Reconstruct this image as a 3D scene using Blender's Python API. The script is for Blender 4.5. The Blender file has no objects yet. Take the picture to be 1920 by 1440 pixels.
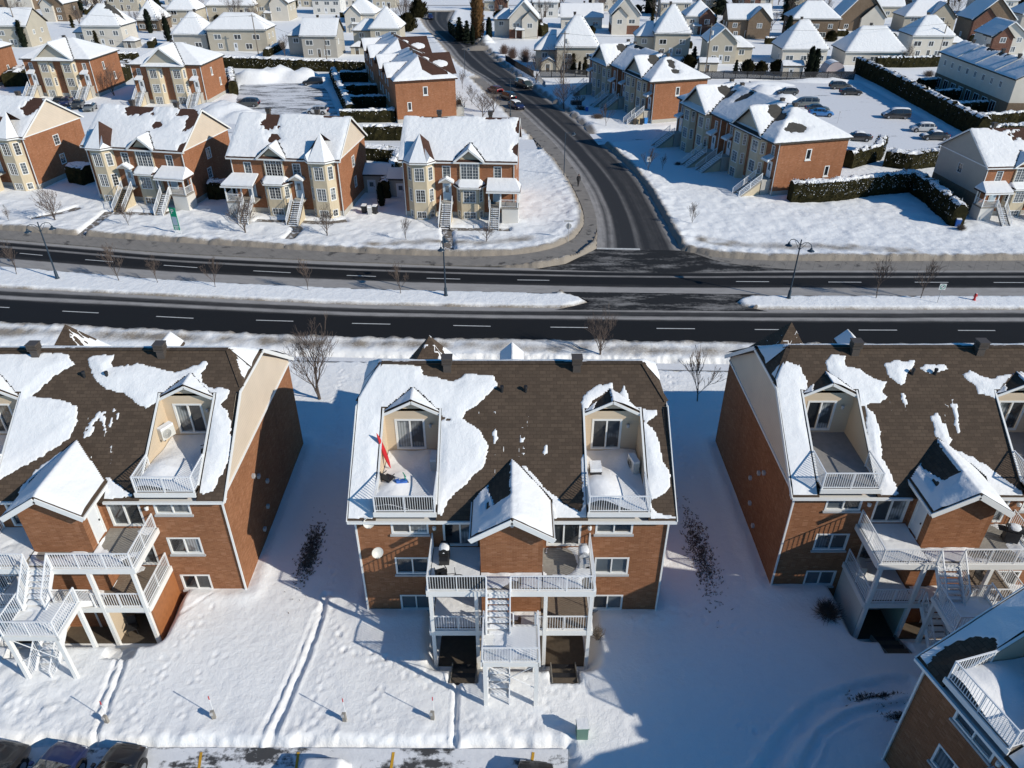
import bpy, math, random
import numpy as np
from mathutils import Vector, Matrix, noise as mnoise
random.seed(7)
R = math.radians
scene = bpy.context.scene

# ------------------------------------------------------------------ camera
CAM_F, CAM_TH, CAM_H = 1400.0, math.atan(900/1400.0), 34.0
cam_d = bpy.data.cameras.new("camera")
cam_d.sensor_fit = 'HORIZONTAL'; cam_d.sensor_width = 36.0
cam_d.lens = 36.0*CAM_F/1920.0
cam_d.clip_start = 0.5; cam_d.clip_end = 3000
cam = bpy.data.objects.new("camera", cam_d)
scene.collection.objects.link(cam)
cam.location = (0, 0, CAM_H)
cam.rotation_euler = (math.pi/2 - CAM_TH, 0, 0)
scene.camera = cam

# ------------------------------------------------------------------ light
SUN_DIR = Vector((0.885, -0.470, 0.0)).normalized()
SUN_EL = R(28.5)
sd = Vector((SUN_DIR.x*math.cos(SUN_EL), SUN_DIR.y*math.cos(SUN_EL), math.sin(SUN_EL)))
sun_l = bpy.data.lights.new("sun", 'SUN'); sun_l.energy = 4.4; sun_l.angle = R(0.5)
sun_l.color = (1.0, 0.93, 0.815)
sun_o = bpy.data.objects.new("sun", sun_l); scene.collection.objects.link(sun_o)
sun_o.rotation_euler = sd.to_track_quat('Z', 'Y').to_euler()
sun_o.location = (60, -40, 80)
world = bpy.data.worlds.new("World"); scene.world = world; world.use_nodes = True
wnt = world.node_tree
sky = wnt.nodes.new('ShaderNodeTexSky'); sky.sky_type = 'NISHITA'; sky.sun_disc = False
sky.sun_elevation = SUN_EL; sky.sun_rotation = math.atan2(SUN_DIR.x, SUN_DIR.y)
sky.air_density = 1.0; sky.dust_density = 0.4; sky.ozone_density = 5.0
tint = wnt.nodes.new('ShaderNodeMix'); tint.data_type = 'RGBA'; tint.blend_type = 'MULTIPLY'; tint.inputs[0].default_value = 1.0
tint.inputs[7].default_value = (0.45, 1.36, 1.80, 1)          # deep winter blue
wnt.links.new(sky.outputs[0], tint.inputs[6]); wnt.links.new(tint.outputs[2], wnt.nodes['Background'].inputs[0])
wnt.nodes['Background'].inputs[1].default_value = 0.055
scene.view_settings.view_transform = 'Standard'
scene.view_settings.look = 'None'
scene.view_settings.exposure = 0.08
scene.view_settings.gamma = 1.0
scene.render.engine = 'CYCLES'

# ------------------------------------------------------------------ survey: photo coordinates -> ground metres
_c, _s = math.cos(CAM_TH), math.sin(CAM_TH)
def _ray(px, py):
    u = (px-960)/CAM_F; v = -(py-720)/CAM_F
    return u, _c+v*_s, -_s+v*_c
def G(px, py, z=0.0):
    dx, dy, dz = _ray(px, py); t = (z-CAM_H)/dz
    return (dx*t, dy*t)
def RPL(px, py, z0, sl, y0=0.0):        # onto the plane z = z0 + sl*(y-y0)
    dx, dy, dz = _ray(px, py)
    t = (z0 - sl*y0 - CAM_H)/(dz - sl*dy)
    return (dx*t, dy*t)

# ------------------------------------------------------------------ numpy helpers
def _hash(ix, iy, seed):
    n = (ix*374761393 + iy*668265263 + seed*1442695041) & 0xffffffff
    n = ((n ^ (n >> 13))*1274126177) & 0xffffffff
    return ((n ^ (n >> 16)) & 0xffff)/65535.0
def vnoise(x, y, seed=0):
    x = np.asarray(x, float); y = np.asarray(y, float)
    ix = np.floor(x).astype(np.int64); iy = np.floor(y).astype(np.int64)
    fx = x-ix; fy = y-iy
    fx = fx*fx*(3-2*fx); fy = fy*fy*(3-2*fy)
    a = _hash(ix, iy, seed); b = _hash(ix+1, iy, seed); c = _hash(ix, iy+1, seed); d = _hash(ix+1, iy+1, seed)
    return (a*(1-fx)+b*fx)*(1-fy)+(c*(1-fx)+d*fx)*fy
def fbm(x, y, seed=0, oct=3):
    s = 0; a = 1; t = 0
    for i in range(oct):
        s = s+a*vnoise(x*2**i, y*2**i, seed+i*17); t += a; a *= .5
    return s/t-0.5
def seg_dist(x, y, pts, closed=True):
    d = np.full(np.shape(x), 1e9); n = len(pts)
    for i in range(n if closed else n-1):
        ax, ay = pts[i]; bx, by = pts[(i+1) % n]
        dx, dy = bx-ax, by-ay; L = dx*dx+dy*dy+1e-12
        t = np.clip(((x-ax)*dx+(y-ay)*dy)/L, 0, 1)
        d = np.minimum(d, (x-ax-t*dx)**2+(y-ay-t*dy)**2)
    return np.sqrt(d)
def inside(x, y, pts):
    r = np.zeros(np.shape(x), bool); n = len(pts)
    for i in range(n):
        ax, ay = pts[i]; bx, by = pts[(i+1) % n]
        if ay == by: continue
        c = ((ay > y) != (by > y)) & (x < (bx-ax)*(y-ay)/(by-ay)+ax)
        r ^= c
    return r
def sdf(x, y, pts):                     # positive inside
    d = seg_dist(x, y, pts)
    return np.where(inside(x, y, pts), d, -d)
def sstep(a, b, x):
    t = np.clip((x-a)/(b-a), 0, 1); return t*t*(3-2*t)

# ------------------------------------------------------------------ materials
MATS = {}
class NT:
    def __init__(s, name):
        s.m = bpy.data.materials.new(name); s.m.use_nodes = True; s.t = s.m.node_tree
        s.b = s.t.nodes['Principled BSDF']; MATS[name] = s.m
    def n(s, typ, **kw):
        nd = s.t.nodes.new('ShaderNode'+typ)
        for k, v in kw.items():
            if k.startswith('_'): setattr(nd, k[1:], v)
            else:
                key = int(k[1:]) if k[0] == 'i' and k[1:].isdigit() else k
                s.set(nd.inputs[key], v)
        return nd
    def set(s, sock, v):
        if hasattr(v, 'outputs'): v = v.outputs[0]
        if isinstance(v, bpy.types.NodeSocket): s.t.links.new(v, sock)
        else:
            if isinstance(v, tuple) and len(v) == 3 and sock.type == 'RGBA': v = (*v, 1)
            sock.default_value = v
    def math(s, op, a, b=0.0, c=None):
        nd = s.t.nodes.new('ShaderNodeMath'); nd.operation = op
        s.set(nd.inputs[0], a); s.set(nd.inputs[1], b)
        if c is not None: s.set(nd.inputs[2], c)
        return nd.outputs[0]
    def mix(s, f, a, b):
        nd = s.t.nodes.new('ShaderNodeMix'); nd.data_type = 'RGBA'
        s.set(nd.inputs[0], f); s.set(nd.inputs[6], a); s.set(nd.inputs[7], b)
        return nd.outputs[2]
    def ramp(s, f, stops, interp='LINEAR'):
        nd = s.t.nodes.new('ShaderNodeValToRGB'); nd.color_ramp.interpolation = interp
        el = nd.color_ramp.elements
        while len(el) > len(stops): el.remove(el[-1])
        while len(el) < len(stops): el.new(0.5)
        for e, (p, c) in zip(el, stops):
            e.position = p; e.color = (c, c, c, 1) if isinstance(c, (int, float)) else (*c, 1)
        s.set(nd.inputs[0], f); return nd.outputs[0]
    def noise(s, vec=None, scale=5.0, detail=3.0, rough=0.5, out=0):
        nd = s.n('TexNoise', Scale=scale, Detail=detail, Roughness=rough)
        if vec is not None: s.set(nd.inputs['Vector'], vec)
        return nd.outputs[out]
    def bump(s, h, strength=0.3, dist=0.05):
        nd = s.n('Bump', Strength=strength, Distance=dist, Height=h)
        s.set(s.b.inputs['Normal'], nd)
    def out(s, color=None, rough=None, metal=None):
        if color is not None: s.set(s.b.inputs['Base Color'], color)
        if rough is not None: s.set(s.b.inputs['Roughness'], rough)
        if metal is not None: s.set(s.b.inputs['Metallic'], metal)
    def objco(s): return s.n('TexCoord').outputs['Object']
    def pos(s): return s.n('NewGeometry').outputs['Position']
    def wallco(s):                       # (u along wall, z, 0) in object space
        tc = s.n('TexCoord'); so = s.n('SeparateXYZ', i0=tc.outputs['Object']); sn = s.n('SeparateXYZ', i0=tc.outputs['Normal'])
        f = s.math('GREATER_THAN', s.math('ABSOLUTE', sn.outputs[0]), s.math('ABSOLUTE', sn.outputs[1]))
        u = s.math('ADD', s.math('MULTIPLY', so.outputs[0], s.math('SUBTRACT', 1.0, f)), s.math('MULTIPLY', so.outputs[1], f))
        return s.n('CombineXYZ', i0=u, i1=so.outputs[2], i2=0.0).outputs[0]

def plain(name, col, rough=0.6, metal=0.0, nz=0.12, scale=3.0, bump=0.0):
    t = NT(name); f = t.noise(t.objco(), scale, 4)
    c = t.mix(f, tuple(v*(1-nz) for v in col), tuple(min(1, v*(1+nz)) for v in col))
    t.out(c, rough, metal)
    if bump: t.bump(f, bump, 0.02)
    return t
def brick_mat(name, c1, c2, mortar):
    t = NT(name); w = t.wallco()
    b = t.n('TexBrick', Vector=w, Color1=c1, Color2=c2, Mortar=mortar, Scale=1.0)
    b.inputs['Mortar Size'].default_value = 0.009; b.inputs['Brick Width'].default_value = 0.26; b.inputs['Row Height'].default_value = 0.092
    b.inputs['Bias'].default_value = 0.0
    cell = t.n('TexWhiteNoise', _noise_dimensions='2D', Vector=t.n('VectorMath', _operation='FLOOR', i0=t.n('Mapping', Vector=w, Scale=(1/0.26, 1/0.092, 1))))
    stain = t.noise(t.n('Mapping', Vector=w, Scale=(1.3, 0.25, 1)), 1.0, 5, 0.6)
    big = t.noise(w, 0.35, 4); mid = t.noise(w, 2.5, 3)
    c = t.mix(t.ramp(big, [(0.3, 0.0), (0.75, 0.55)]), b.outputs[0], tuple(v*0.6 for v in c1))
    c = t.mix(t.math('MULTIPLY', mid, 0.3), c, tuple(min(1, v*1.35) for v in c2))
    c = t.mix(t.math('MULTIPLY', t.ramp(cell.outputs[0], [(0.0, 0.0), (0.75, 0.25), (1.0, 1.0)]), 0.30), c, tuple(v*0.45 for v in c1))
    c = t.mix(t.math('MULTIPLY', t.ramp(cell.outputs[0], [(0.0, 1.0), (0.2, 0.0)]), 0.22), c, tuple(min(1, v*1.5) for v in mortar))
    c = t.mix(t.ramp(stain, [(0.52, 0.0), (0.85, 0.45)]), c, tuple(v*0.5 for v in c2))
    t.out(c, 0.9); t.bump(b.outputs[1], 0.35, -0.01); t.b.inputs['Specular IOR Level'].default_value = 0.1
    return t
brick_mat('brick_orange', (0.32, 0.146, 0.072), (0.235, 0.097, 0.046), (0.33, 0.19, 0.12))
brick_mat('brick_town', (0.34, 0.148, 0.072), (0.275, 0.112, 0.054), (0.33, 0.19, 0.13))
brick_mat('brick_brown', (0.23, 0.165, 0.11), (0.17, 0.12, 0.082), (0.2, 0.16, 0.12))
brick_mat('brick_red', (0.17, 0.078, 0.052), (0.13, 0.058, 0.042), (0.25, 0.18, 0.14))

def siding_mat(name, col, row=0.11):
    t = NT(name); w = t.wallco(); s = t.n('SeparateXYZ', i0=w)
    fr = t.math('FRACT', t.math('DIVIDE', s.outputs[1], row))
    n = t.noise(w, 0.7, 4)
    line = t.ramp(fr, [(0.0, 0.62), (0.1, 1.0), (1.0, 0.96)])
    c = t.mix(n, tuple(v*0.86 for v in col), tuple(min(1, v*1.08) for v in col))
    mx = t.t.nodes.new('ShaderNodeMix'); mx.data_type = 'RGBA'; mx.blend_type = 'MULTIPLY'; mx.inputs[0].default_value = 1
    t.set(mx.inputs[6], c); t.set(mx.inputs[7], line)
    t.out(mx.outputs[2], 0.6); t.bump(fr, 0.3, 0.01)
    return t
siding_mat('siding_beige', (0.62, 0.50, 0.36))
siding_mat('siding_cream', (0.66, 0.55, 0.43), 0.2)
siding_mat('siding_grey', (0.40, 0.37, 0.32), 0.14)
siding_mat('siding_tan', (0.47, 0.42, 0.33), 0.14)
siding_mat('siding_pale', (0.62, 0.57, 0.49), 0.14)
siding_mat('siding_white', (0.66, 0.64, 0.60), 0.14)
def stucco(name, col):
    t = NT(name); w = t.objco(); n = t.noise(w, 1.1, 5); n2 = t.noise(w, 30, 2)
    st = t.n('Mapping', Vector=w, Scale=(3, 3, 0.4)); ns = t.noise(st, 1.2, 4)
    c = t.mix(n, tuple(v*0.82 for v in col), tuple(min(1, v*1.12) for v in col))
    c = t.mix(t.ramp(ns, [(0.55, 0.0), (0.8, 0.5)]), c, tuple(v*0.6 for v in col))
    t.out(c, 0.85); t.bump(n2, 0.2, 0.01)
stucco('stucco_beige', (0.54, 0.455, 0.32))
stucco('concrete', (0.42, 0.40, 0.36))

def roof_mat(name, c1, c2):
    t = NT(name); tc = t.n('TexCoord'); so = t.n('SeparateXYZ', i0=tc.outputs['Object']); sn = t.n('SeparateXYZ', i0=tc.outputs['Normal'])
    f = t.math('GREATER_THAN', t.math('ABSOLUTE', sn.outputs[0]), t.math('ABSOLUTE', sn.outputs[1]))
    u = t.math('ADD', t.math('MULTIPLY', so.outputs[0], t.math('SUBTRACT', 1.0, f)), t.math('MULTIPLY', so.outputs[1], f))
    w = t.n('CombineXYZ', i0=u, i1=t.math('MULTIPLY', so.outputs[2], 1.8), i2=0.0).outputs[0]
    b = t.n('TexBrick', Vector=w, Color1=c1, Color2=c2, Mortar=tuple(v*0.45 for v in c1), Scale=1.0)
    b.inputs['Mortar Size'].default_value = 0.016; b.inputs['Brick Width'].default_value = 0.38; b.inputs['Row Height'].default_value = 0.21
    n1 = t.noise(w, 0.5, 5); n2 = t.noise(w, 14, 3)
    c = t.mix(t.math('MULTIPLY', n1, 0.7), b.outputs[0], tuple(v*0.6 for v in c2))
    c = t.mix(t.math('MULTIPLY', n2, 0.35), c, tuple(min(1, v*1.5) for v in c1))
    t.out(c, 0.9); t.bump(b.outputs[1], 0.5, -0.015); t.b.inputs['Specular IOR Level'].default_value = 0.12
roof_mat('shingle_brown', (0.110, 0.080, 0.058), (0.060, 0.044, 0.033))
roof_mat('shingle_grey', (0.085, 0.080, 0.072), (0.062, 0.058, 0.052))
roof_mat('shingle_red', (0.090, 0.048, 0.036), (0.062, 0.034, 0.026))

def snow_mat(name, base=(0.80, 0.82, 0.845), bumpy=0.4, patch=None):
    t = NT(name); p = t.pos()
    n1 = t.noise(p, 1.6, 5, 0.6); n2 = t.noise(p, 14, 4, 0.6)
    at = t.n('Attribute', _attribute_name='dirt').outputs['Fac']
    brk = t.noise(p, 5.0, 6, 0.75); fine = t.noise(p, 22, 4, 0.8)
    m = t.math('MULTIPLY', at, t.math('ADD', t.math('MULTIPLY', brk, 1.6), t.math('MULTIPLY', fine, 0.7)))
    m = t.ramp(m, [(0.25, 0.0), (0.95, 1.0)])
    c = t.mix(n1, tuple(v*0.955 for v in base), base)
    c = t.mix(m, c, (0.27, 0.235, 0.195))
    sp = t.noise(p, 60, 2, 0.5)
    c = t.mix(t.math('MULTIPLY', t.ramp(sp, [(0.66, 0.0), (0.72, 1.0)]), t.math('MULTIPLY', at, 0.8)), c, (0.12, 0.10, 0.08))
    t.out(c, 0.7); t.b.inputs['Specular IOR Level'].default_value = 0.2
    h = t.math('ADD', t.math('MULTIPLY', n1, 1.0), t.math('MULTIPLY', n2, 0.22))
    t.bump(h, bumpy, 0.25)
    return t
snow_mat('snow', (0.80, 0.80, 0.80)); snow_mat('snow_ground', (0.84, 0.845, 0.845), bumpy=0.36); snow_mat('snow_smooth', (0.79, 0.795, 0.80), 0.28)

def packed_mat(name, lo, hi, asphalt=(0.055, 0.055, 0.056), scale=0.35):
    t = NT(name); p = t.pos()
    mp = t.n('Mapping', Vector=p, Scale=(0.45, 1.5, 1.0))
    n = t.noise(mp, scale, 6, 0.62); n2 = t.noise(p, 2.5, 5, 0.7)
    f = t.math('ADD', t.math('MULTIPLY', n, 0.75), t.math('MULTIPLY', n2, 0.25))
    m = t.ramp(f, [(lo, 0.0), (hi, 1.0)])
    s = t.mix(n2, (0.60, 0.61, 0.63), (0.78, 0.79, 0.81))
    c = t.mix(m, asphalt, s); t.out(c, 0.7); t.bump(n2, 0.3, 0.1)
packed_mat('packed_snow', 0.30, 0.40)
packed_mat('lot_left_surface', 0.40, 0.52)
packed_mat('parking_surface', 0.44, 0.49)

def road_mat(name, stops, streak=1.0, base=1.0):
    """asphalt with dried salt and slush lying in bands along the traffic; uv = (metres along, 0..1 across)"""
    t = NT(name); uv = t.n('UVMap').outputs[0]; s = t.n('SeparateXYZ', i0=uv); p = t.pos()
    w = t.noise(t.n('Mapping', Vector=uv, Scale=(0.03, 1.5, 1)), 1.0, 3)
    v = t.math('ADD', s.outputs[1], t.math('MULTIPLY', t.math('SUBTRACT', w, 0.5), 0.10))
    band = t.ramp(v, stops)
    st = t.noise(t.n('Mapping', Vector=uv, Scale=(0.06, 26, 1)), 1.0, 7, 0.7)
    st2 = t.noise(t.n('Mapping', Vector=uv, Scale=(0.5, 9, 1)), 1.0, 6, 0.7)
    fine = t.noise(p, 9, 5, 0.7)
    k = t.math('ADD', t.math('MULTIPLY', st, 0.9), t.math('MULTIPLY', st2, 0.5))
    k = t.math('MULTIPLY', band, t.math('MULTIPLY', k, 1.55*streak))
    k = t.math('MULTIPLY', k, t.math('ADD', 0.6, t.math('MULTIPLY', fine, 0.8)))
    t.b.inputs['Specular IOR Level'].default_value = 0.15
    asp = t.mix(fine, tuple(v*base for v in (0.009, 0.0092, 0.010)), tuple(v*base for v in (0.021, 0.021, 0.022)))
    salt = t.mix(st2, (0.20, 0.19, 0.18), (0.42, 0.40, 0.385))
    t.out(t.mix(t.ramp(k, [(0.12, 0.0), (0.85, 1.0)]), asp, salt), 0.75); t.bump(fine, 0.25, 0.01)
    return t
road_mat('road_south', [(0.0, .75), (0.035, .25), (0.07, .03), (0.34, .05), (0.40, .02), (0.56, .03), (0.66, .12), (0.70, .55), (0.75, .62), (0.79, .12), (0.88, .16), (0.92, .6), (1.0, 1.0)], 1.3)
road_mat('road_north', [(0.0, .85), (0.06, .75), (0.26, .72), (0.31, .12), (0.52, .04), (0.66, .04), (0.70, .42), (0.73, .42), (0.77, .05), (0.87, .12), (0.92, .7), (1.0, 1.0)], 1.3)
road_mat('road_side', [(0.0, .8), (0.08, .7), (0.13, .25), (0.19, .6), (0.25, .12), (0.46, .06), (0.51, .34), (0.55, .2), (0.60, .08), (0.70, .16), (0.86, .12), (0.93, .5), (1.0, .9)], 1.0, 2.3)
def junction_mat():
    t = NT('junction_surface'); p = t.pos()
    mp = t.n('Mapping', Vector=p, Scale=(0.22, 0.9, 1)); mp.inputs['Rotation'].default_value = (0, 0, 0.12)
    n = t.noise(mp, 0.9, 7, 0.68); n2 = t.noise(p, 3.0, 5, 0.7)
    k = t.math('ADD', t.math('MULTIPLY', n, 0.8), t.math('MULTIPLY', n2, 0.2))
    t.b.inputs['Specular IOR Level'].default_value = 0.15
    asp = t.mix(n2, (0.013, 0.013, 0.014), (0.034, 0.034, 0.034))
    t.out(t.mix(t.ramp(k, [(0.49, 0.0), (0.62, 0.8)]), asp, (0.27, 0.26, 0.25)), 0.75)
junction_mat()
def walk_mat():
    t = NT('sidewalk_concrete'); uv = t.n('UVMap').outputs[0]; s = t.n('SeparateXYZ', i0=uv); p = t.pos()
    fr = t.math('FRACT', t.math('DIVIDE', s.outputs[0], 1.5)); line = t.ramp(fr, [(0.0, 0.45), (0.035, 1.0)])
    n = t.noise(p, 0.8, 6, 0.7); n2 = t.noise(p, 8, 4, 0.7)
    c = t.mix(n, (0.13, 0.12, 0.11), (0.30, 0.275, 0.245))
    c = t.mix(t.ramp(t.noise(p, 0.6, 5, .6), [(0.58, 0.0), (0.66, 1.0)]), c, (0.07, 0.065, 0.06))
    mx = t.t.nodes.new('ShaderNodeMix'); mx.data_type = 'RGBA'; mx.blend_type = 'MULTIPLY'; mx.inputs[0].default_value = 1
    t.set(mx.inputs[6], c); t.set(mx.inputs[7], line); t.out(mx.outputs[2], 0.85); t.bump(n2, 0.3, 0.02)
walk_mat()
def wet_path():
    t = NT('path_paving'); p = t.pos(); n = t.noise(p, 1.5, 6, 0.7); n2 = t.noise(p, 7, 4)
    c = t.mix(n2, (0.10, 0.085, 0.07), (0.20, 0.175, 0.15))
    t.out(t.mix(t.ramp(n, [(0.52, 0.0), (0.60, 1.0)]), c, (0.66, 0.67, 0.69)), 0.7)
wet_path()

plain('white_trim', (0.74, 0.74, 0.72), 0.45, nz=0.04)
plain('white_metal', (0.76, 0.77, 0.78), 0.4, nz=0.04)
plain('grey_trim', (0.42, 0.42, 0.42), 0.5)
plain('dark_metal', (0.03, 0.032, 0.035), 0.45)
plain('black_plastic', (0.018, 0.018, 0.020), 0.5)
plain('lamp_blue', (0.022, 0.040, 0.062), 0.4)
plain('vent_brown', (0.075, 0.060, 0.050), 0.55)
plain('wood_deck', (0.20, 0.155, 0.115), 0.8, nz=0.3, scale=6)
plain('wood_orange', (0.30, 0.115, 0.040), 0.6, nz=0.3, scale=4)
plain('wood_stair', (0.085, 0.065, 0.045), 0.8, nz=0.35, scale=5)
plain('wood_grey', (0.26, 0.24, 0.21), 0.85, nz=0.3, scale=5)
plain('floor_grey', (0.23, 0.225, 0.22), 0.85, nz=0.2)
plain('door_white', (0.66, 0.68, 0.70), 0.5, nz=0.05)
plain('door_blue', (0.42, 0.52, 0.60), 0.5, nz=0.05)
plain('garage_white', (0.7, 0.7, 0.68), 0.5, nz=0.05)
plain('ac_beige', (0.60, 0.59, 0.55), 0.5, nz=0.08)
plain('red_paint', (0.50, 0.020, 0.025), 0.4)
plain('blue_plastic', (0.03, 0.12, 0.42), 0.4)
plain('blue_light', (0.04, 0.25, 0.65), 0.4)
plain('green_sign', (0.0, 0.30, 0.16), 0.5, nz=0.05)
plain('green_box', (0.12, 0.22, 0.17), 0.6)
plain('sign_white', (0.75, 0.76, 0.76), 0.5, nz=0.03)
plain('yellow_paint', (0.55, 0.30, 0.02), 0.7, nz=0.3, scale=8)
plain('road_paint', (0.50, 0.50, 0.49), 0.8, nz=0.35, scale=4)
plain('pole_wood', (0.19, 0.16, 0.13), 0.9, nz=0.25)
plain('tarp_grey', (0.42, 0.36, 0.36), 0.6)
plain('skin', (0.42, 0.25, 0.18), 0.6)
plain('coat_black', (0.015, 0.015, 0.018), 0.85)
plain('curtain', (0.50, 0.52, 0.52), 0.9)
plain('tyre', (0.015, 0.015, 0.015), 0.9)
plain('rim', (0.38, 0.39, 0.41), 0.35, 0.7)
plain('tail_red', (0.40, 0.01, 0.012), 0.25)
plain('head_clear', (0.55, 0.57, 0.6), 0.15)
plain('bark', (0.085, 0.065, 0.052), 0.9, nz=0.3, scale=8)
plain('bark_red', (0.14, 0.085, 0.065), 0.9, nz=0.3, scale=8)
plain('twig', (0.105, 0.078, 0.064), 0.9, nz=0.3, scale=3)
plain('stone', (0.3, 0.28, 0.26), 0.9, nz=0.3)
def leaf_mat(name, a, b, sc=1.3):
    t = NT(name); p = t.pos(); n = t.noise(p, sc, 5, 0.6); n2 = t.noise(p, 9, 3, 0.6)
    f = t.math('ADD', t.math('MULTIPLY', n, .6), t.math('MULTIPLY', n2, .4))
    t.out(t.mix(t.ramp(f, [(0.35, 0.0), (0.65, 1.0)]), a, b), 0.9); t.bump(n2, 0.6, 0.08); t.b.inputs['Specular IOR Level'].default_value = 0.08
leaf_mat('cedar', (0.007, 0.008, 0.004), (0.042, 0.036, 0.014))
leaf_mat('spruce', (0.006, 0.010, 0.007), (0.020, 0.026, 0.015))
leaf_mat('dry_leaf', (0.15, 0.075, 0.030), (0.24, 0.135, 0.060))
leaf_mat('dead_grass', (0.11, 0.085, 0.068), (0.24, 0.20, 0.16))
def glass(name, col, rough=0.06, curtain=None):
    t = NT(name); w = t.wallco(); s = t.n('SeparateXYZ', i0=w)
    if curtain:
        wv = t.math('SINE', t.math('MULTIPLY', s.outputs[0], 42.0))
        f = t.math('MULTIPLY', t.math('ADD', 1.0, wv), 0.5)
        c = t.mix(f, tuple(v*0.55 for v in curtain), curtain)
        n = t.noise(w, 0.9, 2)
        c = t.mix(t.ramp(n, [(0.42, 0.0), (0.52, 1.0)]), c, col)
    else:
        n = t.noise(w, 0.8, 3); c = t.mix(n, tuple(v*0.5 for v in col), tuple(v*1.6 for v in col))
    t.out(c, rough); t.b.inputs['Specular IOR Level'].default_value = 0.75
    t.b.inputs['Coat Weight'].default_value = 0.5; t.b.inputs['Coat Roughness'].default_value = 0.03
glass('glass_dark', (0.016, 0.019, 0.022)); glass('glass_curtain', (0.05, 0.06, 0.065), 0.1, (0.34, 0.37, 0.38))
glass('glass_mid', (0.085, 0.10, 0.11)); glass('glass_blind', (0.03, 0.035, 0.04), 0.1, (0.17, 0.19, 0.20))
def paint(name, col, dirt=0.25):
    t = NT(name); p = t.objco(); n = t.noise(p, 2.2, 5, .6); s = t.n('SeparateXYZ', i0=p)
    low = t.ramp(s.outputs[2], [(0.2, 1.0), (0.75, 0.15)])
    f = t.math('MULTIPLY', t.math('MULTIPLY', n, low), dirt*2)
    t.out(t.mix(f, col, (0.32, 0.31, 0.30)), t.math('ADD', 0.22, t.math('MULTIPLY', n, 0.3)), 0.25)
    t.b.inputs['Coat Weight'].default_value = 0.6; t.b.inputs['Coat Roughness'].default_value = 0.08
for k, c in dict(car_black=(0.012, 0.012, 0.014), car_grey=(0.055, 0.06, 0.06), car_silver=(0.22, 0.235, 0.225), car_blue=(0.03, 0.18, 0.46),
                 car_navy=(0.008, 0.018, 0.085), car_red=(0.14, 0.012, 0.015), car_white=(0.62, 0.62, 0.62), car_green=(0.035, 0.055, 0.050), car_teal=(0.05, 0.075, 0.09)).items():
    paint(k, c)

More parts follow.
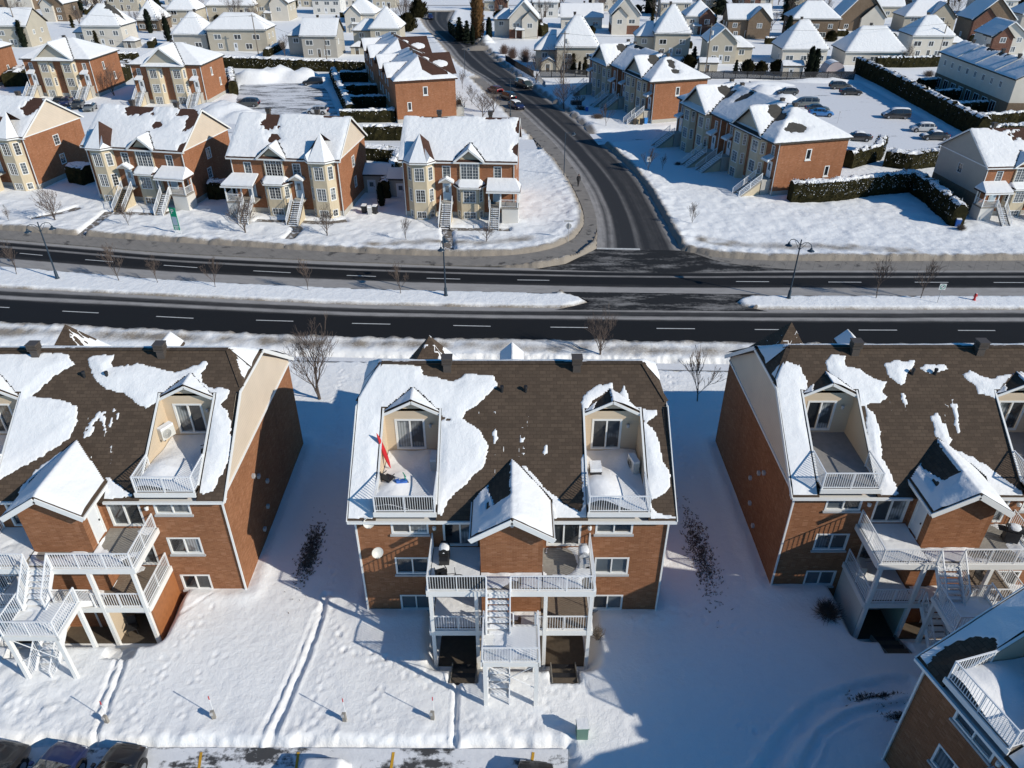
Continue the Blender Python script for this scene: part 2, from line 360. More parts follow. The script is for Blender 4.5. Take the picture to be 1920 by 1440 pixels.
# ------------------------------------------------------------------ object building
COL = scene.collection
def setp(o, label=None, cat=None, group=None, kind=None):
    if label: o['label'] = label
    if cat: o['category'] = cat
    if group: o['group'] = group
    if kind: o['kind'] = kind
    return o
def thing(name, label, cat, loc=(0, 0, 0), rz=0.0, group=None, sc=1.0):
    o = bpy.data.objects.new(name, None); COL.objects.link(o)
    o.empty_display_size = 0.3
    o.location = loc; o.rotation_euler = (0, 0, rz); o.scale = (sc, sc, sc) if not isinstance(sc, tuple) else sc
    return setp(o, label, cat, group)
def link(name, me, parent=None):
    o = bpy.data.objects.new(name, me); COL.objects.link(o)
    if parent is not None: o.parent = parent
    return o
def copy_tree(o, parent=None):
    c = o.copy(); COL.objects.link(c)
    if parent is not None: c.parent = parent
    for ch in o.children: copy_tree(ch, c)
    return c
class MB:
    def __init__(s): s.v = []; s.f = []; s.mi = []; s.cur = 0
    def add(s, vs, fs):
        b = len(s.v); s.v += [tuple(v) for v in vs]
        for f in fs: s.f.append(tuple(b+i for i in f)); s.mi.append(s.cur)
    def box(s, x0, x1, y0, y1, z0, z1):
        s.add([(x0, y0, z0), (x1, y0, z0), (x1, y1, z0), (x0, y1, z0), (x0, y0, z1), (x1, y0, z1), (x1, y1, z1), (x0, y1, z1)],
              [(0, 3, 2, 1), (4, 5, 6, 7), (0, 1, 5, 4), (1, 2, 6, 5), (2, 3, 7, 6), (3, 0, 4, 7)])
        return s
    def poly(s, pts): s.add(pts, [tuple(range(len(pts)))]); return s
    def prism(s, pts, z0, z1):
        n = len(pts)
        s.add([(x, y, z0) for x, y in pts]+[(x, y, z1) for x, y in pts],
              [tuple(range(n-1, -1, -1)), tuple(range(n, 2*n))]+[(i, (i+1) % n, n+(i+1) % n, n+i) for i in range(n)])
        return s
    def slab(s, pts, t):                 # polygon thickened downwards by t
        n = len(pts)
        s.add(list(pts)+[(x, y, z-t) for x, y, z in pts], [tuple(range(n)), tuple(range(2*n-1, n-1, -1))]+[(n+i, n+(i+1) % n, (i+1) % n, i) for i in range(n)])
        return s
    def bar(s, p, q, w=0.05, h=None, up=(0, 0, 1)):
        h = h or w; p = Vector(p); q = Vector(q); d = (q-p)
        if d.length < 1e-6: return s
        d.normalize(); up = Vector(up)
        if abs(d.dot(up)) > 0.98: up = Vector((0, 1, 0))
        a = d.cross(up).normalized()*w/2; b = a.cross(d).normalized()*h/2
        vs = [p-a-b, p+a-b, p+a+b, p-a+b, q-a-b, q+a-b, q+a+b, q-a+b]
        s.add(vs, [(0, 3, 2, 1), (4, 5, 6, 7), (0, 1, 5, 4), (1, 2, 6, 5), (2, 3, 7, 6), (3, 0, 4, 7)]); return s
    def tube(s, p, q, r0, r1=None, n=6, cap=True):
        r1 = r0 if r1 is None else r1; p = Vector(p); q = Vector(q); d = (q-p)
        if d.length < 1e-6: return s
        d.normalize(); up = Vector((0, 0, 1)) if abs(d.z) < 0.95 else Vector((1, 0, 0))
        a = d.cross(up).normalized(); b = a.cross(d).normalized(); vs = []
        for c, r in ((p, r0), (q, r1)):
            for i in range(n):
                t = 2*math.pi*i/n; vs.append(c+(a*math.cos(t)+b*math.sin(t))*r)
        fs = [(i, n+i, n+(i+1) % n, (i+1) % n) for i in range(n)]
        if cap: fs += [tuple(range(n)), tuple(range(2*n-1, n-1, -1))]
        s.add(vs, fs); return s
    def lathe(s, prof, c=(0, 0, 0), n=16):
        vs = []; fs = []
        for r, z in prof:
            for i in range(n):
                t = 2*math.pi*i/n; vs.append((c[0]+r*math.cos(t), c[1]+r*math.sin(t), c[2]+z))
        for k in range(len(prof)-1):
            for i in range(n):
                fs.append((k*n+i, k*n+(i+1) % n, (k+1)*n+(i+1) % n, (k+1)*n+i))
        s.add(vs, fs); return s
    def build(s, name, mats, parent=None, smooth=False, label=None):
        me = bpy.data.meshes.new(name); me.from_pydata(s.v, [], s.f)
        if isinstance(mats, str): mats = [mats]
        for m in mats: me.materials.append(MATS[m])
        if len(mats) > 1: me.polygons.foreach_set('material_index', s.mi)
        if smooth: me.polygons.foreach_set('use_smooth', [True]*len(me.polygons))
        me.update(); o = link(name, me, parent)
        if label: o['label'] = label
        return o
def grid_mesh(name, X, Y, Z, mat, parent=None, keep=None, attrs=None, smooth=True):
    ny, nx = X.shape
    idx = np.arange(nx*ny).reshape(ny, nx)
    q = np.stack([idx[:-1, :-1], idx[:-1, 1:], idx[1:, 1:], idx[1:, :-1]], -1).reshape(-1, 4)
    if keep is not None:
        k = keep.ravel(); m = k[q].all(1); q = q[m]
        used = np.unique(q); rem = -np.ones(nx*ny, int); rem[used] = np.arange(len(used)); q = rem[q]
    else: used = np.arange(nx*ny)
    if len(q) == 0: return None
    co = np.stack([X.ravel()[used], Y.ravel()[used], Z.ravel()[used]], -1)
    me = bpy.data.meshes.new(name)
    me.vertices.add(len(co)); me.vertices.foreach_set('co', co.ravel())
    me.loops.add(len(q)*4); me.loops.foreach_set('vertex_index', q.ravel().astype(np.int32))
    me.polygons.add(len(q)); me.polygons.foreach_set('loop_start', np.arange(0, len(q)*4, 4, dtype=np.int32))
    me.polygons.foreach_set('loop_total', np.full(len(q), 4, dtype=np.int32))
    me.polygons.foreach_set('use_smooth', np.full(len(q), smooth))
    me.materials.append(MATS[mat])
    if attrs:
        for k2, v in attrs.items():
            a = me.attributes.new(k2, 'FLOAT', 'POINT'); a.data.foreach_set('value', v.ravel()[used].astype(np.float32))
    me.update(calc_edges=True); me.validate()
    return link(name, me, parent)
# ------------------------------------------------------------------ roads, pavements, snow
def PX(l): return [G(*p) for p in l]
def resample(P, n):
    P = np.array(P, float); d = np.r_[0, np.cumsum(np.hypot(*np.diff(P, axis=0).T))]
    # smooth through the surveyed points
    t = np.linspace(0, d[-1], n); x = np.interp(t, d, P[:, 0]); y = np.interp(t, d, P[:, 1])
    k = max(1, n//40); ker = np.ones(2*k+1)/(2*k+1)
    xs = np.convolve(np.pad(x, k, 'edge'), ker, 'valid'); ys = np.convolve(np.pad(y, k, 'edge'), ker, 'valid')
    xs[0], ys[0], xs[-1], ys[-1] = x[0], y[0], x[-1], y[-1]
    return np.stack([xs, ys], 1)
def strip(name, A, B, mat, z=0.0, n=120, kind='structure', kerb=0.0):
    A = resample(A, n); B = resample(B, n)
    m = 5; V = []; UV = []
    L = np.r_[0, np.cumsum(np.hypot(*np.diff((A+B)/2, axis=0).T))]
    for i in range(n):
        for j in range(m):
            t = j/(m-1); p = A[i]*(1-t)+B[i]*t; V.append((p[0], p[1], z)); UV.append((L[i], t))
    F = [(i*m+j, (i+1)*m+j, (i+1)*m+j+1, i*m+j+1) for i in range(n-1) for j in range(m-1)]
    if kerb:
        b = len(V)
        for i in range(n):
            V.append((*A[i], z-kerb)); UV.append((L[i], 0)); V.append((*B[i], z-kerb)); UV.append((L[i], 1))
        for i in range(n-1):
            F.append((b+2*i, b+2*i+2, (i+1)*m, i*m)); F.append((i*m+m-1, (i+1)*m+m-1, b+2*i+3, b+2*i+1))
    me = bpy.data.meshes.new(name); me.from_pydata(V, [], F)
    uv = me.uv_layers.new(name='UVMap')
    vi = np.zeros(len(me.loops), int); me.loops.foreach_get('vertex_index', vi)
    uv.data.foreach_set('uv', np.array(UV, float)[vi].ravel())
    me.materials.append(MATS[mat]); me.update()
    o = link(name, me); setp(o, kind=kind)
    return list(map(tuple, A))+list(map(tuple, B[::-1]))
def flat(name, pts, mat, z=0.0):
    mb = MB(); mb.poly([(x, y, z) for x, y in pts]); o = mb.build(name, mat); setp(o, kind='structure'); return pts

S_S = [(-500, 570), (-200, 596), (0, 609), (320, 624), (640, 637), (960, 643), (1280, 647), (1920, 653), (2500, 656)]
S_N = [(-500, 500), (-200, 524), (0, 540), (320, 556), (640, 571), (960, 577), (1280, 580), (1920, 581), (2500, 582)]
N_S = [(-500, 455), (-200, 484), (0, 499), (333, 526), (633, 540), (833, 545), (1040, 550), (1280, 554), (1920, 555), (2500, 556)]
N_N = [(-500, 405), (-200, 431), (0, 449), (333, 477), (633, 491), (860, 500), (1100, 505), (1280, 506), (1920, 506), (2500, 506)]
SW_T = [(-500, 390), (-200, 418), (0, 433), (333, 457), (633, 475), (860, 484), (960, 483), (1035, 474), (1075, 458), (1096, 437), (1100, 410), (1088, 380), (1068, 340), (1040, 300), (1003, 264), (970, 233), (945, 205), (915, 178), (885, 148)]
SW_B = [(-500, 405), (-200, 431), (0, 449), (333, 477), (633, 491), (860, 500), (980, 501), (1060, 493), (1100, 474), (1120, 448), (1122, 425), (1112, 385), (1094, 345), (1067, 305), (1037, 267), (1000, 233), (970, 205), (937, 178), (905, 148)]
SR_L = [(1118, 470), (1122, 425), (1112, 385), (1094, 345), (1067, 305), (1037, 267), (1000, 233), (970, 205), (937, 178), (905, 148), (870, 130), (845, 105), (828, 83), (808, 62), (798, 50), (791, 38), (784, 22)]
SR_R = [(1278, 472), (1252, 425), (1230, 385), (1200, 335), (1160, 295), (1122, 262), (1084, 227), (1046, 197), (994, 162), (958, 133), (925, 106), (903, 83), (872, 62), (850, 50), (842, 38), (850, 22)]
paved = []
paved.append(strip('boulevard_south_road', PX(S_S), PX(S_N), 'road_south', 0.0, 200))
paved.append(strip('boulevard_north_road', PX(N_S), PX(N_N), 'road_north', 0.0, 200))
sw = strip('sidewalk', PX(SW_T), PX(SW_B), 'sidewalk_concrete', 0.13, 160, kerb=0.13); paved.append(sw)
paved.append(strip('side_road', PX(SR_L), PX(SR_R), 'road_side', 0.004, 160))
paved.append(flat('road_junction', PX([(1000, 505), (1060, 495), (1100, 476), (1117, 467), (1200, 468), (1279, 470), (1302, 475), (1345, 490), (1410, 499), (1500, 507.5), (1240, 512)]), 'junction_surface', 0.008))
gap = PX([(1040, 547), (1430, 552), (1392, 558), (1378, 566), (1392, 574), (1440, 584), (1040, 581), (1075, 574), (1106, 566), (1085, 556)])
paved.append(flat('road_crossing', gap, 'junction_surface', 0.012))
sh = strip('road_shoulder', PX([(1300, 474), (1345, 483), (1433, 489), (1680, 490), (1920, 489), (2500, 488)]), PX([(1301, 475), (1345, 491), (1410, 500), (1500, 507), (1700, 507), (1920, 507), (2500, 507)]), 'sidewalk_concrete', 0.03, 60); paved.append(sh)
packed = []
packed.append(strip('snowy_footpath', PX([(-500, 655), (0, 668), (640, 679), (1280, 696), (1920, 704), (2500, 706)]), PX([(-500, 645), (0, 657), (640, 672), (1280, 684), (1920, 690), (2500, 694)]), 'packed_snow', 0.10, 80))
packed.append(flat('parking_lot', PX([(1405, 152), (1600, 150), (1625, 163), (1800, 262), (1745, 292), (1690, 286), (1590, 264), (1560, 250), (1480, 205), (1440, 180)]), 'packed_snow', 0.05))
packed.append(flat('parking_court', PX([(452, 158), (600, 156), (614, 172), (634, 217), (560, 222), (440, 216), (445, 185)]), 'lot_left_surface', 0.05))
packed.append(strip('rear_lane', PX([(20, 198), (200, 212), (385, 245), (640, 264), (765, 277), (1010, 284)]), PX([(20, 186), (200, 198), (385, 229), (640, 246), (765, 257), (1000, 262)]), 'packed_snow', 0.03, 60))
packed.append(strip('service_lane', PX([(1122, 272), (1200, 264), (1290, 254)]), PX([(1105, 252), (1200, 247), (1290, 238)]), 'packed_snow', 0.03, 20))
packed.append(strip('cross_street', PX([(560, 8), (700, 12), (784, 16), (900, 16), (1100, 14)]), PX([(560, 0), (700, 3), (790, 8), (900, 8), (1100, 6)]), 'packed_snow', 0.03, 20))
bottom_lot = PX([(-400, 1402), (600, 1404), (1065, 1406), (1066, 1700), (-400, 1700)])
packed.append(flat('parking_area', bottom_lot, 'parking_surface', 0.06))
walks = []
for P in ([(205, 398), (190, 412), (150, 445)], [(150, 390), (120, 400), (60, 412)], [(215, 400), (300, 404), (335, 394)], [(545, 417), (560, 430), (540, 452)], [(480, 415), (620, 419), (650, 415)], [(838, 433), (843, 476)], [(830, 431), (955, 433)]):
    w = PX(P); A = np.array(w); n = len(A); dn = np.gradient(A, axis=0); nn = np.stack([-dn[:, 1], dn[:, 0]], 1); nn /= np.linalg.norm(nn, axis=1)[:, None]
    walks.append(strip('cleared_walkway', list(map(tuple, A-nn*0.55)), list(map(tuple, A+nn*0.55)), 'path_paving', 0.08, 24))
all_flat = paved+packed+walks

# painted markings
mk = MB()
def dash(mb, a, b, w=0.14, z=0.016):
    (x0, y0), (x1, y1) = G(*a), G(*b); dx, dy = x1-x0, y1-y0; L = math.hypot(dx, dy); nx, ny = -dy/L*w/2, dx/L*w/2
    mb.poly([(x0+nx, y0+ny, z), (x0-nx, y0-ny, z), (x1-nx, y1-ny, z), (x1+nx, y1+ny, z)])
for a, b, y0, y1 in ((-60, 18, 573, 577), (117, 185, 583.5, 587), (293, 363, 593.5, 597), (480, 550, 600.5, 602.5), (660, 732, 606.5, 608), (850, 920, 610.5, 612), (1032, 1102, 613.6, 614.4), (1231, 1303, 616, 616.6), (1415, 1487, 618, 618.4), (1610, 1682, 619, 619.2), (1796, 1866, 619.7, 620),
                     (37, 80, 475, 479), (160, 212, 487, 491), (307, 370, 497.5, 502), (475, 545, 508, 511.5), (650, 705, 516.5, 518.5), (800, 863, 521.8, 523.5), (970, 1030, 525, 525.8), (1380, 1442, 528, 528.4), (1553, 1615, 529, 529.3), (1715, 1778, 529.3, 529.6), (1863, 1920, 529.8, 530)):
    dash(mk, (a, y0), (b, y1))
dash(mk, (1119, 466), (1200, 467.5), 0.45)
setp(mk.build('road_markings', 'road_paint'), kind='structure')
mk = MB()
for px in (738, 378, 1000, 560): dash(mk, (px, 1412), (px-9, 1475), 0.13, 0.075)
setp(mk.build('parking_line_markings', 'yellow_paint'), kind='structure')

med_L = PX([(-500, 455), (-200, 484), (0, 499), (333, 526), (633, 540), (833, 545), (1040, 550), (1085, 556), (1106, 566), (1075, 574), (1040, 579), (640, 571), (320, 556), (0, 540), (-200, 524), (-500, 500)])
med_R = PX([(2500, 556), (1920, 555), (1430, 554), (1392, 558), (1378, 566), (1392, 574), (1440, 581), (1920, 581), (2500, 582)])
MULTI = [(-23.7, 30.3), (0.0, 28.8), (23.3, 30.6)]          # front-centre points of the three apartment buildings

def trail(x, y, pts, w, deep, seed, foot=0.0):
    d = seg_dist(x, y, PX(pts), closed=False)
    d = d+.12*fbm(x*1.6, y*1.6, seed+50, 3)
    h = -deep*(1-sstep(w*0.5, w, d))*(0.7+0.6*vnoise(x*3, y*3, seed))+deep*0.45*np.exp(-((d-w*1.35)/(w*0.35))**2)*(0.4+vnoise(x*2.5, y*2.5, seed+3))
    return h
def prints(x, y, pts, w, deep, seed):
    """scattered boot prints along a line"""
    P = resample(PX(pts), 400); L = np.r_[0, np.cumsum(np.hypot(*np.diff(P, axis=0).T))]; rnd = random.Random(seed)
    h = np.zeros_like(x); t = 0.0
    bb = (P[:, 0].min()-w-1, P[:, 0].max()+w+1, P[:, 1].min()-w-1, P[:, 1].max()+w+1)
    m = (x > bb[0]) & (x < bb[1]) & (y > bb[2]) & (y < bb[3]); xm, ym = x[m], y[m]; hm = np.zeros_like(xm); side = 1
    while t < L[-1]:
        cx = np.interp(t, L, P[:, 0])+side*rnd.uniform(0.05, w); cy = np.interp(t, L, P[:, 1])+rnd.uniform(-w, w)
        k_ = rnd.uniform(.75, 1.15); r2 = ((xm-cx)/(0.105*k_))**2+((ym-cy)/(0.165*k_))**2
        hm += -deep*np.exp(-r2)+deep*0.35*np.exp(-(np.sqrt(r2)-1.8)**2/0.3); t += rnd.uniform(0.26, 0.55); side = -side
    h[m] = hm; return h

def sdfc(x, y, P, pad=9.0):
    xs = [p[0] for p in P]; ys = [p[1] for p in P]; r = np.full(x.shape, -1e3)
    m = (x > min(xs)-pad) & (x < max(xs)+pad) & (y > min(ys)-pad) & (y < max(ys)+pad)
    if m.any(): r[m] = sdf(x[m], y[m], P)
    return r
def terrain(x, y, fine=True):
    d = np.full(x.shape, 1e3); dp = np.full(x.shape, 1e3)
    for P in paved: d = np.minimum(d, -sdfc(x, y, P))
    for P in packed: dp = np.minimum(dp, -sdfc(x, y, P))
    dw = np.full(x.shape, 1e3)
    for P in walks: dw = np.minimum(dw, -sdfc(x, y, P))
    inm = np.zeros(x.shape, bool)
    for P in (med_L, med_R):
        inm |= inside(x, y, P)
    j = 0.55*fbm(x*0.8, y*0.8, 5, 3)+0.25*fbm(x*3, y*3, 9, 2)
    dj = d+j*0.8
    h = 0.26+0.16*fbm(x*0.12, y*0.12, 1, 3)+0.045*fbm(x*0.7, y*0.7, 2, 3)+0.035*fbm(x*.9+y*.7, (y-x)*.25, 12, 3)
    rough = np.exp(-(np.maximum(d, 0)/3.2)**2)*(~inm)
    h = h+rough*(0.42*fbm(x*1.3, y*1.3, 3, 4)+0.34)
    h = np.where(inm, 0.20+0.05*fbm(x*1.5, y*1.5, 4, 3), h)
    # lawns trampled between the town houses and the pavement
    tr = sstep(80, 84, y)*(1-sstep(98, 104, y))
    h = h+tr*0.27*fbm(x*0.75, y*0.75, 21, 4)+sstep(78, 82, y)*(1-sstep(125, 130, y))*0.09*fbm(x*2.2, y*2.2, 22, 3)
    edge = sstep(-0.15, 0.42, dj); h = -0.25+(h+0.25)*edge
    ep = sstep(-0.1, 0.6, dp+j); h = np.where(dp < 4, -0.2+(h+0.2)*ep, h)
    ew = sstep(-0.05, 0.3, dw+0.3*j); h = np.where(dw < 2, -0.1+(h+0.1)*ew, h)
    dirt = np.exp(-(np.maximum(d, 0)/0.85)**2)*1.1
    dirt = np.where(inm, np.exp(-(np.maximum(d, 0)/0.35)**2)*0.9, dirt)
    for P, wd in (([(690, 462), (800, 458), (900, 462), (985, 452)], 1.3), ([(1320, 455), (1400, 466), (1550, 468), (1700, 476)], 1.5), ([(-200, 618), (0, 630), (600, 652), (1280, 668), (2200, 675)], 1.0)):
        q = seg_dist(x, y, PX(P), closed=False); dirt = np.maximum(dirt, 0.62*np.exp(-(q/wd)**2)*(.4+1.2*vnoise(x*.8, y*.8, 33)))
    # ploughed piles: (px, py, radius x, radius y, height)
    for i, (px, py, rx, ry, hh) in enumerate([(480, 152, 6.5, 4.0, 2.9), (520, 148, 7, 4.2, 2.9), (565, 150, 6.5, 3.5, 2.5), (600, 158, 4, 2.5, 1.6), (425, 215, 6.5, 4.0, 2.6), (455, 222, 4, 3.0, 1.7), (398, 205, 5, 3, 1.3), (1438, 172, 4.5, 3.2, 1.6), (1470, 190, 3.5, 3.0, 1.6), (1500, 215, 3, 3, 1.2), (1240+200, 160, 6, 2.5, 1.0), (1545, 153, 9, 2.2, 0.9),
                                                (912, 82, 2.6, 2.2, 2.6), (895, 92, 4, 3, 1.0), ]):
        cx, cy = G(px, py); r = np.sqrt(((x-cx)/rx)**2+((y-cy)/ry)**2)
        h = np.maximum(h, (hh*(1-sstep(0.25, 1.15, r))*(0.84+0.75*fbm(x*0.7, y*0.7, 40+i, 5))) - 0.25*(r > 1.1))
    if fine:
        h = h+0.007*fbm(x*5, y*5, 7, 2)
        for cx, cy in MULTI:             # sunken patios under the balconies
            px_ = np.maximum(np.abs(x-cx)-3.9, 0); py_ = np.maximum(np.abs(y-(cy-1.2))-1.9, 0)
            h = h-(0.95+h)*(1-sstep(0.0, 1.1, np.hypot(px_, py_)))
            for sx in (-2.55, 2.75): h = np.minimum(h, np.where((np.abs(x-cx-sx) < .78) & (y < cy-2.6) & (y > cy-4.75), -.9+(cy-2.9-y)*.48, 9))
            q = np.hypot(np.maximum(np.abs(x-cx)-8.2, 0), np.maximum(np.abs(y-cy-7)-7, 0))
            h = h+0.12*np.exp(-((q-0.6)/0.5)**2)
        h += trail(x, y, [(612, 1120), (600, 1170), (575, 1240), (545, 1310), (505, 1405)], 0.22, 0.13, 1)
        h += trail(x, y, [(596, 1150), (560, 1240), (528, 1310), (480, 1405)], 0.16, 0.06, 2)
        h += trail(x, y, [(858, 1235), (857, 1290), (852, 1400)], 0.17, 0.14, 3)
        h += trail(x, y, [(246, 1205), (228, 1270), (200, 1340), (178, 1400)], 0.17, 0.14, 4)
        h += trail(x, y, [(238, 1205), (200, 1300), (185, 1340)], 0.14, 0.10, 5)
        h += trail(x, y, [(1700, 1288), (1620, 1300), (1540, 1330), (1480, 1385), (1430, 1460)], 0.5, 0.16, 6)
        h += trail(x, y, [(1690, 1330), (1600, 1345), (1540, 1380), (1500, 1460)], 0.25, 0.12, 7)
        h += trail(x, y, [(400, 1120), (300, 1180), (245, 1230)], 0.12, 0.05, 8)
        for k, (P, w) in enumerate([([(600, 1155), (625, 1180), (660, 1215), (760, 1255), (900, 1310)], 0.28), ([(640, 1225), (700, 1240), (780, 1270), (850, 1300)], 0.35), ([(640, 1180), (620, 1240), (600, 1300), (580, 1390)], 0.25), ([(710, 1290), (700, 1340), (705, 1400)], 0.45),
                                    ([(640, 700), (632, 760), (640, 900), (616, 1150)], 0.3), ([(1000, 1250), (1020, 1330), (990, 1400)], 0.9), ([(1040, 1230), (1080, 1300), (1010, 1390)], 0.9), ([(300, 1250), (260, 1310), (230, 1370), (280, 1400)], 0.6), ([(390, 1150), (310, 1260), (270, 1330)], 0.25), ([(420, 1230), (360, 1290), (330, 1380)], 0.3),
                                    ([(120, 1290), (80, 1340), (60, 1380)], 1.1), ([(20, 1260), (60, 1330), (150, 1380)], 1.1), ([(560, 1360), (620, 1370), (640, 1395), (540, 1390)], 0.5), ([(880, 1350), (960, 1380), (900, 1400)], 0.6), ([(1180, 1170), (1280, 1155), (1420, 1190)], 0.3), ([(1250, 690), (1262, 800), (1290, 900)], 0.3), ([(1375, 1360), (1440, 1380)], 0.2),
                                    ([(0, 505+5), (150, 515), (330, 532), (600, 548)], 0.3), ([(1440, 560), (1520, 565), (1640, 572), (1760, 566)], 0.5)]):
            h += prints(x, y, P, w, 0.055, 60+k)
        lump = np.zeros_like(x)          # trampled snow along the parking edge
        for P, w in (([(-100, 1385), (300, 1392), (1050, 1392)], 0.9), ([(0, 1290), (90, 1340)], 1.8)):
            lump = np.maximum(lump, np.exp(-(seg_dist(x, y, PX(P), closed=False)/w)**2))
        h += lump*(0.22*fbm(x*1.6, y*1.6, 70, 4)+0.06)
    return h, dirt

def terr_patch(x0, x1, y0, y1, st, fine, seed=0):
    xs = np.arange(x0, x1+st/2, st); ys = np.arange(y0, y1+st/2, st); X, Y = np.meshgrid(xs, ys)
    H, D = terrain(X, Y, fine)
    o = grid_mesh('snow_ground', X, Y, H, 'snow_ground', attrs={'dirt': D}); setp(o, kind='structure')
terr_patch(-42, 42, 13.2, 57.2, 0.12, True)
terr_patch(-112, 112, 57.2, 132, 0.27, False)
terr_patch(-230, 230, 132, 332, 1.0, False)
mb = MB()
for x0, x1, y0, y1 in ((-1500, 1500, 331, 2600), (-1500, -229, 132, 331), (229, 1500, 132, 331), (-1500, -111.5, 57, 132), (111.5, 1500, 57, 132), (-1500, -41.9, -900, 57), (41.9, 1500, -900, 57), (-41.9, 41.9, -900, 13.3)):
    mb.poly([(x0, y0, 0.2), (x1, y0, 0.2), (x1, y1, 0.2), (x0, y1, 0.2)])
setp(mb.build('snow_field', 'snow'), kind='structure')
# ------------------------------------------------------------------ shared building parts (coordinates local to the thing)
def wall_panel(mb, o, u, W, H, holes=(), z0=0.0, reveal=0.10):
    """vertical wall from o along unit u (x,y), outward normal (u.y,-u.x); holes = (u0,u1,z0,z1)"""
    n = (u[1], -u[0])
    us = sorted({0.0, W, *[h[0] for h in holes], *[h[1] for h in holes]}); zs = sorted({z0, H, *[h[2] for h in holes], *[h[3] for h in holes]})
    P = lambda a, z, d=0: (o[0]+u[0]*a-n[0]*d, o[1]+u[1]*a-n[1]*d, z)
    for i in range(len(us)-1):
        for j in range(len(zs)-1):
            a, b, c, d = us[i], us[i+1], zs[j], zs[j+1]; m = ((a+b)/2, (c+d)/2)
            if any(h[0] < m[0] < h[1] and h[2] < m[1] < h[3] for h in holes): continue
            mb.poly([P(a, c), P(b, c), P(b, d), P(a, d)])
    for a, b, c, d in holes:
        r = reveal
        mb.poly([P(a, c), P(b, c), P(b, c, r), P(a, c, r)]); mb.poly([P(a, d), P(a, d, r), P(b, d, r), P(b, d)])
        mb.poly([P(a, c), P(a, c, r), P(a, d, r), P(a, d)]); mb.poly([P(b, c), P(b, d), P(b, d, r), P(b, c, r)])
def window(parent, o, u, hole, style='slide', glassm='glass_dark', frame='white_trim', sill=None, depth=0.09, proud=0.02, fw=0.06, name='window'):
    n = (u[1], -u[0]); a0, a1, z0, z1 = hole
    def pt(a, z, d): return (o[0]+u[0]*a+n[0]*d, o[1]+u[1]*a+n[1]*d, z)
    mb = MB()
    def bar(a, b, c, d, f0, f1):
        vs = [pt(a, c, f0), pt(b, c, f0), pt(b, d, f0), pt(a, d, f0), pt(a, c, f1), pt(b, c, f1), pt(b, d, f1), pt(a, d, f1)]
        mb.add(vs, [(0, 3, 2, 1), (4, 5, 6, 7), (0, 1, 5, 4), (1, 2, 6, 5), (2, 3, 7, 6), (3, 0, 4, 7)])
    W, H = a1-a0, z1-z0
    e = 0.004
    bar(a0-0.03, a0+fw, z0-0.03, z1+0.03, -depth, proud); bar(a1-fw, a1+0.03, z0-0.03, z1+0.03, -depth, proud)
    bar(a0+fw+e, a1-fw-e, z0-0.03, z0+fw, -depth, proud); bar(a0+fw+e, a1-fw-e, z1-fw, z1+0.03, -depth, proud)
    if style in ('slide', 'grid2', 'door2'): bar((a0+a1)/2-fw*0.5, (a0+a1)/2+fw*0.5, z0+fw+e, z1-fw-e, -depth+0.012, proud-0.012)
    if style == 'grid3':
        for k in (1, 2): q = a0+W*k/3; bar(q-fw*.5, q+fw*.5, z0+fw+e, z1-fw-e, -depth+0.012, proud-0.012)
    if style.startswith('grid'):
        cols = {'grid1': 2, 'grid2': 4, 'grid3': 6}[style]; rows = max(2, int(round(H/0.42)))
        for k in range(1, cols): q = a0+W*k/cols; bar(q-0.012, q+0.012, z0+fw+e, z1-fw-e, -depth+0.02, -depth+0.045)
        for k in range(1, rows): q = z0+H*k/rows; bar(a0+fw+e, a1-fw-e, q-0.012, q+0.012, -depth+0.018, -depth+0.043)
    w = mb.build(name, frame, parent)
    gb = MB()
    halves = [(a0, a1)] if style in ('single', 'grid1') else [(a0, (a0+a1)/2), ((a0+a1)/2, a1)]
    gm = [glassm] if isinstance(glassm, str) else list(glassm)
    for i, (p, q) in enumerate(halves):
        g = MB(); g.poly([pt(p+0.02, z0+0.02, -depth+0.008), pt(q-0.02 if i == len(halves)-1 else q, z0+0.02, -depth+0.008), pt(q-0.02 if i == len(halves)-1 else q, z1-0.02, -depth+0.008), pt(p+0.02, z1-0.02, -depth+0.008)])
        if len(gm) == 1: gb.add(g.v, g.f)
        else: g.build('pane', gm[i % len(gm)], w)
    if len(gm) == 1: gb.build('pane', gm[0], w)
    if sill:
        sb = MB(); s0, s1 = a0-0.10, a1+0.10
        vs = [pt(s0, z0-0.16, 0.0), pt(s1, z0-0.16, 0.0), pt(s1, z0-0.04, 0.0), pt(s0, z0-0.04, 0.0), pt(s0, z0-0.16, 0.09), pt(s1, z0-0.16, 0.09), pt(s1, z0-0.05, 0.09), pt(s0, z0-0.05, 0.09)]
        sb.add(vs, [(0, 3, 2, 1), (4, 5, 6, 7), (0, 1, 5, 4), (1, 2, 6, 5), (2, 3, 7, 6), (3, 0, 4, 7)]); sb.build('sill', sill, w)
    return w
